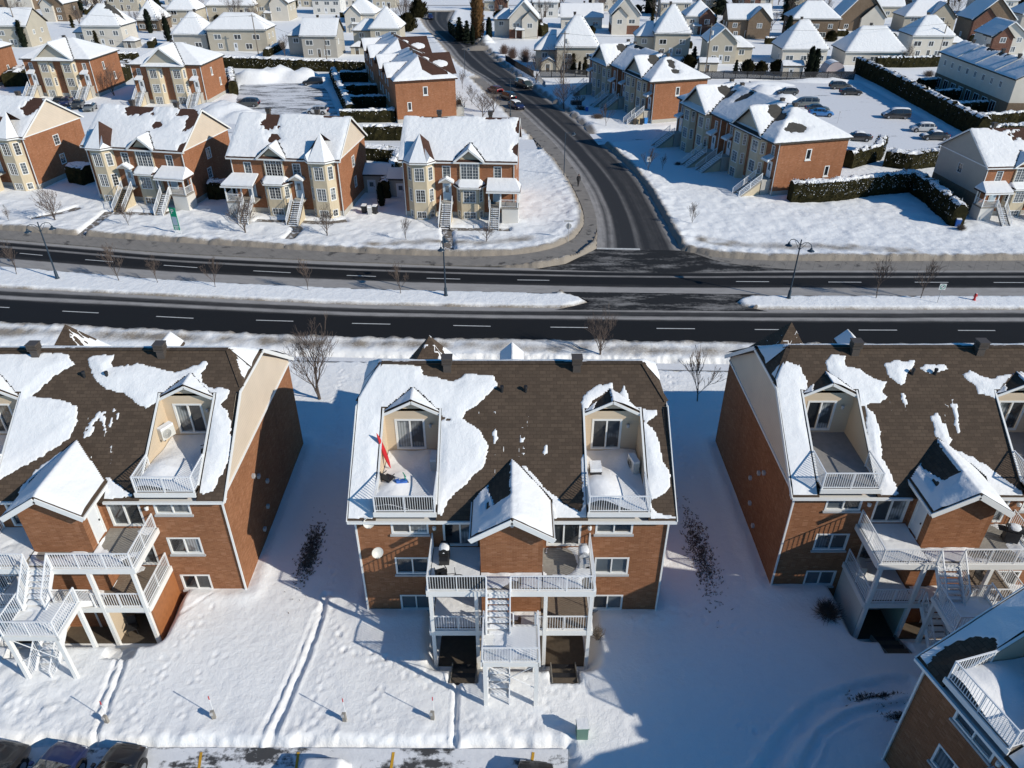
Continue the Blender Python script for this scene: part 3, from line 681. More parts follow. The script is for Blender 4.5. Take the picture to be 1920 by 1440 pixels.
def door(parent, o, u, hole, mat='door_white', glassed=True, depth=0.06, name='door'):
    n = (u[1], -u[0]); a0, a1, z0, z1 = hole
    def pt(a, z, d): return (o[0]+u[0]*a+n[0]*d, o[1]+u[1]*a+n[1]*d, z)
    def bx(mb, a, b, c, d, f0, f1):
        vs = [pt(a, c, f0), pt(b, c, f0), pt(b, d, f0), pt(a, d, f0), pt(a, c, f1), pt(b, c, f1), pt(b, d, f1), pt(a, d, f1)]
        mb.add(vs, [(0, 3, 2, 1), (4, 5, 6, 7), (0, 1, 5, 4), (1, 2, 6, 5), (2, 3, 7, 6), (3, 0, 4, 7)])
    mb = MB(); bx(mb, a0+0.07, a1-0.07, z0, z1-0.07, -depth-0.02, -depth+0.02)
    for k in range(2):
        bx(mb, a0+0.16, a1-0.16, z0+0.15+k*0.0, z0+0.75, -depth+0.02, -depth+0.03) if k == 0 else None
    d = mb.build(name, mat, parent)
    f = MB(); bx(f, a0-0.04, a0+0.07, z0, z1+0.04, -depth, 0.025); bx(f, a1-0.07, a1+0.04, z0, z1+0.04, -depth, 0.025); bx(f, a0+0.074, a1-0.074, z1-0.07, z1+0.04, -depth, 0.025); f.build('frame', 'white_trim', d)
    if glassed: g = MB(); bx(g, a0+0.28, a1-0.28, z0+1.0, z1-0.3, -depth+0.02, -depth+0.032); g.build('pane', 'glass_mid', d)
    h = MB(); bx(h, a1-0.2, a1-0.14, z0+0.95, z0+1.05, -depth+0.02, -depth+0.08); h.build('handle', 'dark_metal', d)
    return d
def railing(parent, pts, h=1.05, step=0.13, mat='white_metal', name='railing', r=0.022, mid=1.6, rail=0.055):
    """pts: polyline of floor points (x,y,z)"""
    mb = MB()
    for i in range(len(pts)-1):
        p, q = Vector(pts[i]), Vector(pts[i+1]); L = (q-p).length
        up = Vector((0, 0, h)); lo = Vector((0, 0, 0.10))
        mb.bar(p+up, q+up, rail, rail); mb.bar(p+lo, q+lo, rail*0.7, rail*0.7)
        n = max(1, int(L/step))
        for k in range(1, n):
            c = p.lerp(q, k/n); mb.bar(c+lo, c+up, r, r)
        m = max(1, int(round(L/mid)))
        for k in range(1, m):
            c = p.lerp(q, k/m); mb.bar(c, c+Vector((0, 0, h+0.0)), rail*0.9)
        mb.bar(p, p+Vector((0, 0, h+0.03)), rail*1.25)
        if i == len(pts)-2: mb.bar(q, q+Vector((0, 0, h+0.03)), rail*1.25)
    return mb.build(name, mat, parent)
def stairs(parent, a, b, w, n, mat_step='white_metal', snow=True, rails=True, rail_mat='white_metal', side=None, name='staircase', open_=True, snow_side=0.9):
    """flight from a (top) to b (foot); a,b are centre-line points, w width"""
    a, b = Vector(a), Vector(b); d = Vector((b.x-a.x, b.y-a.y, 0)); L = d.length; d.normalize(); s = Vector((-d.y, d.x, 0))
    st = MB(); sn = MB(); rise = (a.z-b.z)/n; run = L/n
    for k in range(n):
        c = a+d*run*(k+0.5); z = a.z-rise*(k+1)
        if k == n-1: pass
        p = c-d*run*0.5; q = c+d*run*0.5
        st.bar((p.x, p.y, z-0.03), (q.x, q.y, z-0.03), w, 0.05)
        if snow:
            sw_ = w*snow_side; th = 0.05+0.05*random.random(); e = run*0.06
            sn.bar((p.x+d.x*e, p.y+d.y*e, z+th/2-0.004), (q.x-d.x*e, q.y-d.y*e, z+th/2-0.004), sw_*(0.85+0.15*random.random()), th)
        if not open_: st.bar((p.x, p.y, z-0.1), (p.x+d.x*0.04, p.y+d.y*0.04, z-0.1), w*0.98, rise)
    for sg in (-1, 1):
        o = s*sg*(w/2+0.03); st.bar(a+o+Vector((0, 0, -0.18)), b+o+Vector((0, 0, -0.02)), 0.05, 0.28)
    f = st.build(name, mat_step, parent)
    if snow: sn.build('snow_cover', 'snow_smooth', f)
    if rails:
        for sg in (-1, 1):
            o = s*sg*(w/2+0.05); railing(f, [tuple(a+o), tuple(b+o)], 0.95, 0.14, rail_mat, 'railing')
    if side:
        for sg in (-1, 1):
            o = s*sg*(w/2-0.02); sb = MB(); p, q = a+o, b+o
            sb.add([(p.x, p.y, p.z-0.1), (q.x, q.y, q.z-0.05), (q.x, q.y, -0.2), (p.x, p.y, -0.2)], [(0, 1, 2, 3)]); sb.slab([(p.x, p.y, -0.2), (p.x, p.y, p.z-0.1), (q.x, q.y, q.z-0.05), (q.x, q.y, -0.2)], 0.0) if False else None
            sb.build('side_panel', side, f)
    return f

# ---- roofs as height functions: volumes combined with max(); snow follows them
class Roof:
    """list of volumes; each = (fn(x,y)->z, (x0,x1,y0,y1))"""
    def __init__(s): s.vol = []
    def add(s, fn, box): s.vol.append((fn, box))
    def h(s, x, y):
        r = np.full(np.shape(x), -9.0)
        for fn, (x0, x1, y0, y1) in s.vol:
            m = (x >= x0-1e-6) & (x <= x1+1e-6) & (y >= y0-1e-6) & (y <= y1+1e-6)
            r = np.where(m, np.maximum(r, fn(x, y)), r)
        return r
def hip_fn(x0, x1, y0, y1, z, sl, cap=99, ends=(1, 1, 1, 1), slx=None):
    """ends = (x0,x1,y0,y1) sides that slope"""
    slx = slx or sl
    def f(x, y):
        c = np.full(np.shape(x), 99.0)
        if ends[0]: c = np.minimum(c, (x-x0)*slx)
        if ends[1]: c = np.minimum(c, (x1-x)*slx)
        if ends[2]: c = np.minimum(c, (y-y0)*sl)
        if ends[3]: c = np.minimum(c, (y1-y)*sl)
        return z+np.minimum(c, cap)
    return f
def block_roof(parent, x0, x1, y0, y1, z, sl, mat, ends=(1, 1, 1, 1), th=0.16, slx=None, name='roof', soffit=True, mb=None, build=True):
    """closed hip / gable roof; ends[i]=0 makes that side a gable"""
    slx = slx or sl; mb = mb or MB(); ex0, ex1, ey0, ey1 = ends
    W, D = x1-x0, y1-y0
    if ey0 and ey1 and (D*sl <= W*slx or not (ex0 or ex1)):      # ridge along x
        ym = (y0+y1)/2; zr = z+D/2*sl; rx0 = x0+(D/2*sl/slx if ex0 else 0); rx1 = x1-(D/2*sl/slx if ex1 else 0)
        A, B, C, Dd = (x0, y0, z), (x1, y0, z), (x1, y1, z), (x0, y1, z); P, Q = (rx0, ym, zr), (rx1, ym, zr)
        faces = [[A, B, Q, P], [C, Dd, P, Q]]
        if ex0: faces.append([Dd, A, P])
        if ex1: faces.append([B, C, Q])
    else:
        xm = (x0+x1)/2; zr = z+W/2*slx; ry0 = y0+(W/2*slx/sl if ey0 else 0); ry1 = y1-(W/2*slx/sl if ey1 else 0)
        A, B, C, Dd = (x0, y0, z), (x1, y0, z), (x1, y1, z), (x0, y1, z); P, Q = (xm, ry0, zr), (xm, ry1, zr)
        faces = [[B, C, Q, P], [Dd, A, P, Q]]
        if ey0: faces.append([A, B, P])
        if ey1: faces.append([C, Dd, Q])
    for f in faces: mb.slab(f, th)
    return mb.build(name, mat, parent) if build else mb
def snow_sheet(parent, roof, box, step, mask, T=0.16, mat='snow', seed=0, nz=0.10, hard=None, off=0.012, inset=0.02, name='snow_cover'):
    """mask(x,y)->metres inside the snow patch (signed)"""
    x0, x1, y0, y1 = box; nx = max(3, int(round((x1-x0)/step))+1); ny = max(3, int(round((y1-y0)/step))+1)
    xs = np.linspace(x0+inset, x1-inset, nx); ys = np.linspace(y0+inset, y1-inset, ny); X, Y = np.meshgrid(xs, ys)
    H = roof.h(X, Y); S = mask(X, Y)+nz*2.4*fbm(X*1.7, Y*1.7, seed, 4)+nz*2.0*fbm(X*3.5, Y*9, seed+5, 3)
    t = T*(0.8+0.5*fbm(X*0.6, Y*0.6, seed+9, 3))*(.22*sstep(-.02, .06, S)+.78*sstep(0.02, 0.65, S))
    Z = H+off+t-0.10*(S < -0.02)
    keep = (S > -0.12-step*0.7) & (H > -5)
    if hard is not None: keep &= ~hard(X, Y)
    # drop cells that jump between two roof volumes
    o = grid_mesh(name, X, Y, Z, mat, parent, keep)
    return o
def edge_mask(box, r=0.05):
    x0, x1, y0, y1 = box
    return lambda x, y: np.minimum(np.minimum(x-x0, x1-x), np.minimum(y-y0, y1-y))+r
def minus_ellipses(base, els):
    def f(x, y):
        m = base(x, y)
        for cx, cy, rx, ry in els:
            r = np.sqrt(((x-cx)/rx)**2+((y-cy)/ry)**2)+1.3*fbm(x*.8+cx, y*.8+cy, 77, 4)+.5*fbm(x*3, y*3, 78, 2); m = np.minimum(m, (r-1)*min(rx, ry))
        return m
    return f
def roof_vent(parent, x, y, z, s=0.8, h=1.0, mat='vent_brown'):
    mb = MB(); mb.box(x-s*.38, x+s*.38, y-s*.38, y+s*.38, z-0.5, z+h*0.45)
    for k in range(4): mb.box(x-s*.5, x+s*.5, y-s*.5, y+s*.5, z+h*(0.45+k*0.13), z+h*(0.45+k*0.13)+0.08*h)
    mb.box(x-s*.4, x+s*.4, y-s*.4, y+s*.4, z+h*0.45, z+h*0.96)
    mb.box(x-s*.55, x+s*.55, y-s*.55, y+s*.55, z+h*0.965, z+h*1.03); return mb.build('roof_vent', mat, parent)
# ------------------------------------------------------------------ four-storey brick apartment buildings with balconies
RS, RE = 0.67, 7.45          # roof slope, height of its top surface at the eave
def main_fn(x, y): return np.minimum(np.minimum(RE+RS*(y+.4), RE+RS*(14.4-y)), 11.1+1.15*(8.45-np.abs(x)))
def snow_ground_dummy(): pass
def apartment(label, loc, rz=0.0, px_snow=None, snow_all=False, bay_snow=(True, 1), dorm_snow=(2, 1), curtains=0, terr_snow=(1, 1), stairs_on=True, seed=0, extra=True, ridge_bare=True):
    rnd = random.Random(seed); random.seed(seed)
    B = thing('apartment_building', label, 'building', loc, rz)
    hw, D, ZB, ZT = 8.2, 14.0, -1.05, 7.34
    # ---------- walls
    wm = MB()
    fw = [(1.9, 3.8, 6.15, 7.15), (1.9, 3.7, 3.15, 4.35), (1.95, 3.65, 0.25, 1.42), (12.6, 14.5, 6.15, 7.15), (12.7, 14.5, 3.15, 4.35), (12.75, 14.4, 0.25, 1.42),
          (4.6, 6.35, 5.28, 7.12), (10.05, 11.8, 5.28, 7.12), (4.6, 6.3, 2.28, 4.15), (10.1, 11.8, 2.28, 4.15), (4.6, 6.3, -0.8, 1.1), (10.1, 11.8, -0.8, 1.1)]
    wall_panel(wm, (-hw, 0), (1, 0), 2*hw, ZT, fw, ZB)
    wall_panel(wm, (hw, 0), (0, 1), D, ZT, (), ZB); wall_panel(wm, (-hw, D), (0, -1), D, ZT, (), ZB)
    rw = [(1.5, 3.2, 5.8, 7.0), (6.0, 8.0, 5.8, 7.0), (12, 14, 5.8, 7.0), (1.5, 3.2, 2.8, 4.2), (6.0, 8.0, 2.8, 4.2), (12, 14, 2.8, 4.2)]
    wall_panel(wm, (hw, D), (-1, 0), 2*hw, ZT, rw, ZB)
    W = wm.build('wall', 'brick_orange', B)
    for a, b in ((fw[0], 's'), (fw[1], 's'), (fw[2], 's'), (fw[3], 's'), (fw[4], 's'), (fw[5], 's')):
        g = [rnd.choice(['glass_dark', 'glass_mid', 'glass_curtain', 'glass_blind']), rnd.choice(['glass_curtain', 'glass_dark', 'glass_mid'])]
        window(B, (-hw, 0), (1, 0), a, 'slide', g, sill='grey_trim', fw=0.07)
    for a in fw[6:]:
        window(B, (-hw, 0), (1, 0), a, 'door2', [rnd.choice(['glass_dark', 'glass_blind']), rnd.choice(['glass_blind', 'glass_curtain', 'glass_dark'])], fw=0.08, name='sliding_door')
    for a in rw: window(B, (hw, D), (-1, 0), a, 'slide', 'glass_mid', sill='grey_trim')
    # gable ends in cream siding above a white belt
    for sg in (-1, 1):
        gm = MB(); x = sg*(hw+0.02); zt = 11.0
        yA = (zt-0.18-RE)/RS-.4
        prof = [(0, ZT), (D, ZT), (D, RE+RS*.4-.18), (D-yA, zt-.1), (yA, zt-.1), (0, RE+RS*.4-.18)]
        pts = [(x, y, z) for y, z in prof]
        gm.poly(pts if sg > 0 else pts[::-1]); gm.build('gable_siding', 'siding_cream', B)
        tb = MB(); tb.box(min(x, x+sg*0.06), max(x, x+sg*0.06), 0, D, ZT-0.12, ZT+0.02)
        tb.box(sg*8.45-0.03, sg*8.45+0.03, yA+.15, D-yA-.15, 10.86, 11.05)
        for y0, y1 in ((-.42, yA+.1), (D+.42, D-yA-.1)):
            tb.bar((sg*8.47, y0, RE-.12), (sg*8.47, y1, 11.0), 0.05, 0.24)
        tb.build('trim', 'white_trim', B)
        zs_ = RE+RS*(yA+.4)-.19; sf = MB(); sf.slab([(sg*8.2, -.4, 7.25), (sg*8.45, -.4, 7.25), (sg*8.45, yA, zs_), (sg*8.2, yA, zs_)], .02); sf.build('soffit', 'white_trim', B)
        dp = MB(); dp.bar((sg*(hw-.05), -.06, -.6), (sg*(hw-.05), -.06, 7.2), 0.09); dp.build('downspout', 'white_trim', B)
    for (y, z) in ((4.2, 5.3), (4.9, 4.7), (5.2, 2.0), (4.0, 1.2), (6.0, 3.4)):
        for sg in (-1, 1): vm = MB(); vm.box(min(sg*hw, sg*(hw+.16)), max(sg*hw, sg*(hw+.16)), y-.11, y+.11, z-.11, z+.11); vm.build('wall_vent', 'grey_trim', B)
    for (x, z) in ((-4.05, 5.05), (4.05, 5.0), (-4.1, 1.95), (4.1, 1.95)): vm = MB(); vm.box(x-.12, x+.12, -.14, 0, z-.12, z+.12); vm.build('wall_vent', 'grey_trim', B)
    for sx in (-1, 1):
        for z in (6.55,): 
            lm = MB(); lm.lathe([(.02, 0), (.10, .03), (.11, .2), (.03, .24)], (sx*4.05, -.16, z), 8); lm.box(sx*4.05-.04, sx*4.05+.04, -.14, 0, z+.06, z+.14); lm.build('wall_lamp', 'white_trim', B)
    # ---------- main roof
    rm = MB(); zc = 11.1; yc = (zc-RE)/RS-.4; yr, zr = 7.0, RE+RS*7.4; xa = 8.45-(zr-zc)/1.15; TY = 4.7
    zf = lambda y: RE+RS*(y+.4)
    def S(*pts): rm.slab([(x, y, zf(y)) for x, y in pts], .16)
    S((-8.45, -.4), (-7.0, -.4), (-7.0, yr), (-xa, yr), (-8.45, yc)); S((7.0, -.4), (8.45, -.4), (8.45, yc), (xa, yr), (7.0, yr))
    S((-7.0, TY), (-3.9, TY), (-3.9, yr), (-7.0, yr)); S((3.9, TY), (7.0, TY), (7.0, yr), (3.9, yr)); S((-3.9, -.4), (3.9, -.4), (3.9, yr), (-3.9, yr))
    zb = lambda y: RE+RS*(14.4-y)
    rm.slab([(8.45, 14.4, RE), (-8.45, 14.4, RE), (-8.45, 14-yc, zc), (-xa, yr, zr), (xa, yr, zr), (8.45, 14-yc, zc)], .16)
    for sg in (-1, 1):
        p = [(sg*8.45, yc, zc), (sg*8.45, 14-yc, zc), (sg*xa, yr, zr)]; rm.slab(p if sg > 0 else p[::-1], .16)
    roof = rm.build('roof', 'shingle_brown', B)
    cap = MB(); cap.bar((-xa, yr, zr+.015), (xa, yr, zr+.015), .3, .04)
    for sg in (-1, 1):
        cap.bar((sg*xa, yr, zr+.01), (sg*8.45, yc, zc+.01), .26, .04); cap.bar((sg*xa, yr, zr+.01), (sg*8.45, 14-yc, zc+.01), .26, .04)
    cap.build('ridge_cap', 'shingle_brown', roof)
    for a, b in ((-8.45, -2.05), (2.05, 8.45)):
        gt = MB(); gt.box(a, b, -.52, -.385, 7.26, 7.40); gt.box(a, b, -.4, 0.0, 7.22, 7.27); gt.build('gutter', 'white_trim', B)
    gt = MB(); gt.box(-8.45, 8.45, 14.41, 14.52, 7.28, 7.43); gt.build('gutter', 'white_trim', B)
    for sx in (-3.6, 3.6): roof_vent(roof, sx, 6.7, 12.25, .56, .72)
    for px_ in (-.55, .75):
        pm = MB(); pm.tube((px_, 5.55, 11.2), (px_, 5.55, 11.72), .085, .085, 8); pm.tube((px_, 5.55, 11.68), (px_, 5.55, 11.8), .11, .10, 8); pm.build('vent_pipe', 'black_plastic', roof)
    R_ = Roof(); R_.add(main_fn, (-8.45, 8.45, -.4, 14.4))
    # ---------- bay with gable roof
    bf = lambda x, y: 9.28-.62*np.abs(x)
    bm = MB()
    wall_panel(bm, (-1.6, -1.8), (1, 0), 3.15, 8.1, (), ZB); wall_panel(bm, (1.55, -1.8), (0, 1), 1.8, 8.1, [(.5, 1.45, 5.2, 7.25)], ZB); wall_panel(bm, (-1.6, 0), (0, -1), 1.8, 8.1, [(.35, 1.3, 5.2, 7.25)], ZB)
    bm.poly([(-1.6, -1.8, 8.1), (1.55, -1.8, 8.1), (1.55, -1.8, bf(1.55, 0)-.14), (0, -1.8, 9.13), (-1.6, -1.8, bf(1.6, 0)-.14)])
    bay = bm.build('stair_tower', 'brick_orange', B)
    door(B, (1.55, -1.8), (0, 1), (.5, 1.45, 5.2, 7.25), 'door_white', False); door(B, (-1.6, 0), (0, -1), (.35, 1.3, 5.2, 7.25), 'door_white', False)
    br = MB(); ym = 2.6
    br.slab([(-2.05, -2.3, bf(2.05, 0)), (0, -2.3, 9.28), (0, ym, 9.28), (-2.05, ym, bf(2.05, 0))][::-1], .12); br.slab([(0, -2.3, 9.28), (2.05, -2.3, bf(2.05, 0)), (2.05, ym, bf(2.05, 0)), (0, ym, 9.28)][::-1], .12)
    brf = br.build('porch_roof', 'shingle_brown', B)
    tm = MB()
    for sg in (-1, 1): tm.bar((0, -2.33, 9.14), (sg*2.08, -2.33, bf(2.08, 0)-.14), 0.05, 0.30); tm.bar((sg*2.08, -2.3, bf(2.08, 0)-.1), (sg*2.08, .4, bf(2.08, 0)-.1), .07, .18)
    tm.slab([(-2.0, -2.28, 7.96), (2.0, -2.28, 7.96), (2.0, -1.8, 7.96), (-2.0, -1.8, 7.96)], .03) if False else None
    tm.build('trim', 'white_trim', brf)
    lm = MB(); lm.lathe([(.02, 0), (.12, .03), (.13, .12), (.03, .2)], (0, -1.92, 8.47), 8); lm.build('lamp', 'white_trim', brf)
    Rb = Roof(); Rb.add(bf, (-2.05, 2.05, -2.3, 2.6))
    lo = bay_snow[1]
    def bmask(x, y):
        m = np.minimum(np.minimum(x-(-.02)+.1, 2.1-x), y+2.35)
        if lo == 1: l = np.minimum(np.minimum(-x+.1, 2.1+x), np.minimum(y+2.35, (-.9-y)+.25*(x+2))); l = np.maximum(l, np.minimum(x+2.1, -1.25-x)); l = np.maximum(l, .13-np.abs(-x-.7-(y+1.6)*.3))
        else: l = np.minimum(2.1+x, y+2.35)
        return np.maximum(m, l)
    bh = lambda x, y: main_fn(x, y)+.02 > bf(x, y)
    snow_sheet(brf, Rb, (-2.07, 2.07, -2.32, 2.6), .085, bmask, .2, 'snow_smooth', seed+1, .06, bh, inset=0)
    # ---------- roof terraces with dormers
    for sg, full, lev in ((-1, dorm_snow[0], terr_snow[0]), (1, dorm_snow[1], terr_snow[1])):
        xc = sg*5.45; x0, x1 = xc-1.55, xc+1.55; FZ = 7.95
        dm = MB(); gf = lambda x: 11.52-.53*abs(x-xc)
        dd = (x0+.55, x0+2.15, FZ+.18, FZ+2.2)
        wall_panel(dm, (x0, TY), (1, 0), 3.1, 10.45, [(dd[0]-x0, dd[1]-x0, dd[2], dd[3])], FZ-.2)
        dm.poly([(x0, TY, 10.45), (x1, TY, 10.45), (x1, TY, gf(x1)-.1), (xc, TY, 11.42), (x0, TY, gf(x0)-.1)])
        for x, d_ in ((x0, 1), (x1, -1)):
            p = [(x, -.2, FZ-.2), (x, TY+.3, FZ-.2), (x, TY+.3, zf(TY+.3)-.02), (x, .35, FZ+.02), (x, -.2, FZ)]
            dm.poly(p if d_ > 0 else p[::-1])
        dw = dm.build('dormer_wall', 'siding_beige', B)
        window(B, (x0, TY), (1, 0), (dd[0]-x0, dd[1]-x0, dd[2], dd[3]), 'door2', ['glass_curtain' if rnd.random() < .6 else 'glass_dark', rnd.choice(['glass_dark', 'glass_blind', 'glass_curtain'])], fw=.085, name='sliding_door')
        lm = MB(); lm.lathe([(.02, 0), (.09, .03), (.10, .2), (.03, .24)], (dd[1]+.35, TY-.15, FZ+1.75), 8); lm.box(dd[1]+.3, dd[1]+.4, TY-.14, TY, FZ+1.8, FZ+1.9); lm.build('wall_lamp', 'grey_trim', B)
        fl = MB(); fl.box(x0, x1, -.38, TY, FZ-.22, FZ); tf = fl.build('terrace_floor', 'floor_grey', B)
        tt = MB(); tt.box(x0-.06, x1+.06, -.46, -.385, FZ-.25, FZ+.03)
        for x in (x0, x1): tt.bar((x, .2, FZ+.03), (x, TY, zf(TY)+.03), .10, .06)
        tt.build('trim', 'white_trim', tf)
        railing(tf, [(x0+.03, 1.55, FZ), (x0+.03, -.34, FZ), (x1-.03, -.34, FZ), (x1-.03, 1.55, FZ)], 1.05, .12)
        dr = MB(); ye = 6.3; xo = 1.72
        dr.slab([(xc-xo, TY-.22, gf(xc-xo)), (xc, TY-.22, 11.52), (xc, ye, 11.52), (xc-xo, ye, gf(xc-xo))][::-1], .1); dr.slab([(xc, TY-.22, 11.52), (xc+xo, TY-.22, gf(xc+xo)), (xc+xo, ye, gf(xc+xo)), (xc, ye, 11.52)][::-1], .1)
        dro = dr.build('dormer_roof', 'shingle_brown', B)
        t2 = MB()
        for s2 in (-1, 1): t2.bar((xc, TY-.25, 11.43), (xc+s2*(xo+.02), TY-.25, gf(xc+xo)-.09), .045, .16)
        t2.build('trim', 'white_trim', dro)
        Rd = Roof(); Rd.add(lambda x, y, xc=xc: 11.52-.53*np.abs(x-xc), (xc-xo, xc+xo, TY-.22, ye))
        if full == 2: dmask = lambda x, y: np.full(np.shape(x), .5)
        else: dmask = lambda x, y, xc=xc: np.maximum(x-xc+.05, np.minimum(xc-.75-x+.4*(y-5.2), 1))
        snow_sheet(dro, Rd, (xc-xo, xc+xo, TY-.22, ye), .075, dmask, .16, 'snow_smooth', seed+11+sg, .05, lambda x, y, xc=xc: main_fn(x, y) > 11.55-.53*np.abs(x-xc)+.03, inset=0)
        if lev:                              # drifted snow on the terrace
            n = 34; xs = np.linspace(x0+.04, x1-.04, n); ys = np.linspace(-.33, TY-.02, 44); X, Y = np.meshgrid(xs, ys)
            Z = FZ+.05+.42*lev*np.exp(-((X-x0-.6)/1.1)**2)*sstep(3.6, 1.2, Y)*1.0+.12*fbm(X*1.1, Y*1.1, seed+30, 3)+.2*lev*np.exp(-((Y-3.9)/.8)**2-((X-x0-2.4)/.7)**2)
            grid_mesh('snow_cover', X, Y, Z, 'snow_smooth', tf)
    # ---------- street-side features seen over the ridge
    def pyramid(cx, cy, hb, z0, za):
        p = MB(); A = (cx, cy, za); q = [(cx-hb, cy-hb, z0), (cx+hb, cy-hb, z0), (cx+hb, cy+hb, z0), (cx-hb, cy+hb, z0)]
        for i in range(4): p.poly([q[i], q[(i+1) % 4], A])
        r = p.build('turret_roof', 'shingle_brown', B); f = lambda x, y: za-(za-z0)*np.maximum(np.abs(x-cx), np.abs(y-cy))/hb
        Rr = Roof(); Rr.add(f, (cx-hb, cx+hb, cy-hb, cy+hb))
        snow_sheet(r, Rr, (cx-hb, cx+hb, cy-hb, cy+hb), .11, lambda x, y: np.maximum(-1.0+.9*(cy-y)-0.0*x, np.where(x-cx > np.abs(y-cy)-.3, .35+(x-cx)*.4-.9, -.5)+.3), .1, 'snow', seed+70, .32)
        tw = MB(); tw.box(cx-hb+.3, cx+hb-.3, 13.9, cy+hb-.3, ZB, z0); tw.build('street_bay', 'siding_beige', B)
    pyramid(-5.2, 12.4, 2.3, 7.45, 11.15)
    g2 = MB(); gx = .0; zg = 9.0; hg = .82
    g2.slab([(gx-hg, 9, zg-.95*hg), (gx, 9, zg), (gx, 15.2, zg), (gx-hg, 15.2, zg-.95*hg)][::-1], .12); g2.slab([(gx, 9, zg), (gx+hg, 9, zg-.95*hg), (gx+hg, 15.2, zg-.95*hg), (gx, 15.2, zg)][::-1], .12)
    g2o = g2.build('street_gable', 'shingle_brown', B); Rg = Roof(); Rg.add(lambda x, y: zg-.95*np.abs(x-gx), (gx-hg, gx+hg, 9, 15.2))
    snow_sheet(g2o, Rg, (gx-hg, gx+hg, 9, 15.2), .12, lambda x, y: np.full(np.shape(x), .5), .14, 'snow', seed+71, .05)
    snow_sheet(roof, R_, (-8.45, 8.45, 7.05, 14.4), .2, lambda x, y: np.minimum(.9-.25*np.abs(np.sin(x*.9+seed)), (y-7.0)*1.5), .30, 'snow', seed+72, .05)
    # ---------- snow on the main front slope, surveyed outline
    if px_snow is not None:
        polys = []
        M = Matrix.Rotation(-rz, 3, 'Z')
        for P in px_snow:
            polys.append([RPL(px, py, RE+.06, RS, loc[1]-.4) for px, py in P]); polys[-1] = [(x-loc[0], y-loc[1]) for x, y in polys[-1]]
        def mask(x, y):
            m = np.full(np.shape(x), -9.0)
            for P in polys: m = np.maximum(m, sdf(x, y, P))
            m = np.where((np.abs(x) > 8.45-.0), -1, m)
            sp = fbm(x*2.2, y*1.1, seed+80, 4)       # thin patchy remnants
            return np.maximum(m, np.where((np.abs(x) < 2.2) & (y > 1.2) & (y < 4.6), (sp-.25)*1.0, -1))
    else: mask = lambda x, y: np.minimum(np.full(np.shape(x), 1.0), (y*.0+np.hypot(x+7.4, (y-.6)*.6)-.75))
    hard = lambda x, y: ((np.abs(np.abs(x)-5.45) < 1.60) & (y < TY-.05)) | ((np.abs(x) < 2.05) & (bf(x, y) > main_fn(x, y)+.0)) | ((np.abs(np.abs(x)-5.45) < 1.72) & (y > TY-.22) & (11.52-.53*np.abs(np.abs(x)-5.45) > main_fn(x, y)+.0))
    snow_sheet(roof, R_, (-8.47, 8.47, -.42, 7.02), .075, mask, .15, 'snow_smooth', seed+3, .075, hard, inset=0)
    # ---------- balconies, posts
    Z1, Z2, ZL = 5.10, 2.15, 3.62
    for z, nm in ((Z1, 1), (Z2, 2)):
        dk = MB()
        for k in range(20):
            y0 = -2.9+k*.145
            if y0+.135 <= -1.8+.0: dk.box(-4.2, 4.1, y0, y0+.132, z-.06, z)
            elif y0 >= -1.8: dk.box(-4.2, -1.62, y0, y0+.132, z-.06, z); dk.box(1.57, 4.1, y0, y0+.132, z-.06, z)
            else: dk.box(-4.2, -1.62, y0, y0+.132, z-.06, z); dk.box(1.57, 4.1, y0, y0+.132, z-.06, z); dk.box(-1.6, 1.55, y0, -1.81, z-.06, z)
        bal = dk.build('balcony', 'wood_deck' if nm == 2 else 'wood_grey', B)
        bmz = MB(); bmz.box(-4.3, 4.2, -3.06, -2.93, z-.34, z+.02); bmz.box(-4.33, -4.21, -2.92, 0, z-.34, z+.02); bmz.box(4.11, 4.23, -2.92, 0, z-.34, z+.02)
        for k in range(5): bmz.box(-4.2, 4.1, -2.5+k*.55, -2.44+k*.55, z-.26, z-.065) if k < 1 else None
        bmz.box(-4.2, 4.1, -2.92, -1.9, z-.10, z-.065); bmz.box(-4.2, -1.62, -1.89, -.02, z-.10, z-.065); bmz.box(1.57, 4.1, -1.89, -.02, z-.10, z-.065)
        bmz.build('beam', 'white_trim', bal)
        if nm == 1:
            railing(bal, [(-4.2, 0, z), (-4.2, -2.98, z), (-1.3, -2.98, z)]); railing(bal, [(-.05, -2.98, z), (4.1, -2.98, z), (4.1, 0, z)])
        else:
            railing(bal, [(-4.2, 0, z), (-4.2, -2.98, z), (-1.35, -2.98, z)]); railing(bal, [(1.3, -2.98, z), (4.1, -2.98, z), (4.1, 0, z)])
        # snow lying on the boards
        for x0, x1 in ((-4.14, -1.64), (1.59, 4.04)):
            if nm == 2 and x0 > 0 and seed == 2: continue
            X, Y = np.meshgrid(np.linspace(x0, x1, 30), np.linspace(-2.85, -.03, 34))
            cover = fbm(X*.8, Y*.8, seed+90+nm+(x0 > 0), 3)+(.30 if x0 < 0 else .06)-(.26 if nm == 2 and x0 > 0 else 0)
            if x0 > 0 and nm == 1: cover = cover-.9*np.exp(-((X-2.6)/.6)**2-((Y+.9)/.75)**2)
            Zs = z+.008+.07*sstep(-.02, .12, cover)-.05*(cover < -.05)
            grid_mesh('snow_cover', X, Y, Zs, 'snow_smooth', bal, cover > -.12)
        X, Y = np.meshgrid(np.linspace(-1.58, 1.53, 26), np.linspace(-2.85, -1.83, 14)); cover = fbm(X*1.1, Y*1.1, seed+95, 3)+.1
        grid_mesh('snow_cover', X, Y, z+.008+.06*sstep(-.02, .1, cover)-.04*(cover < -.04), 'snow_smooth', bal, cover > -.1)
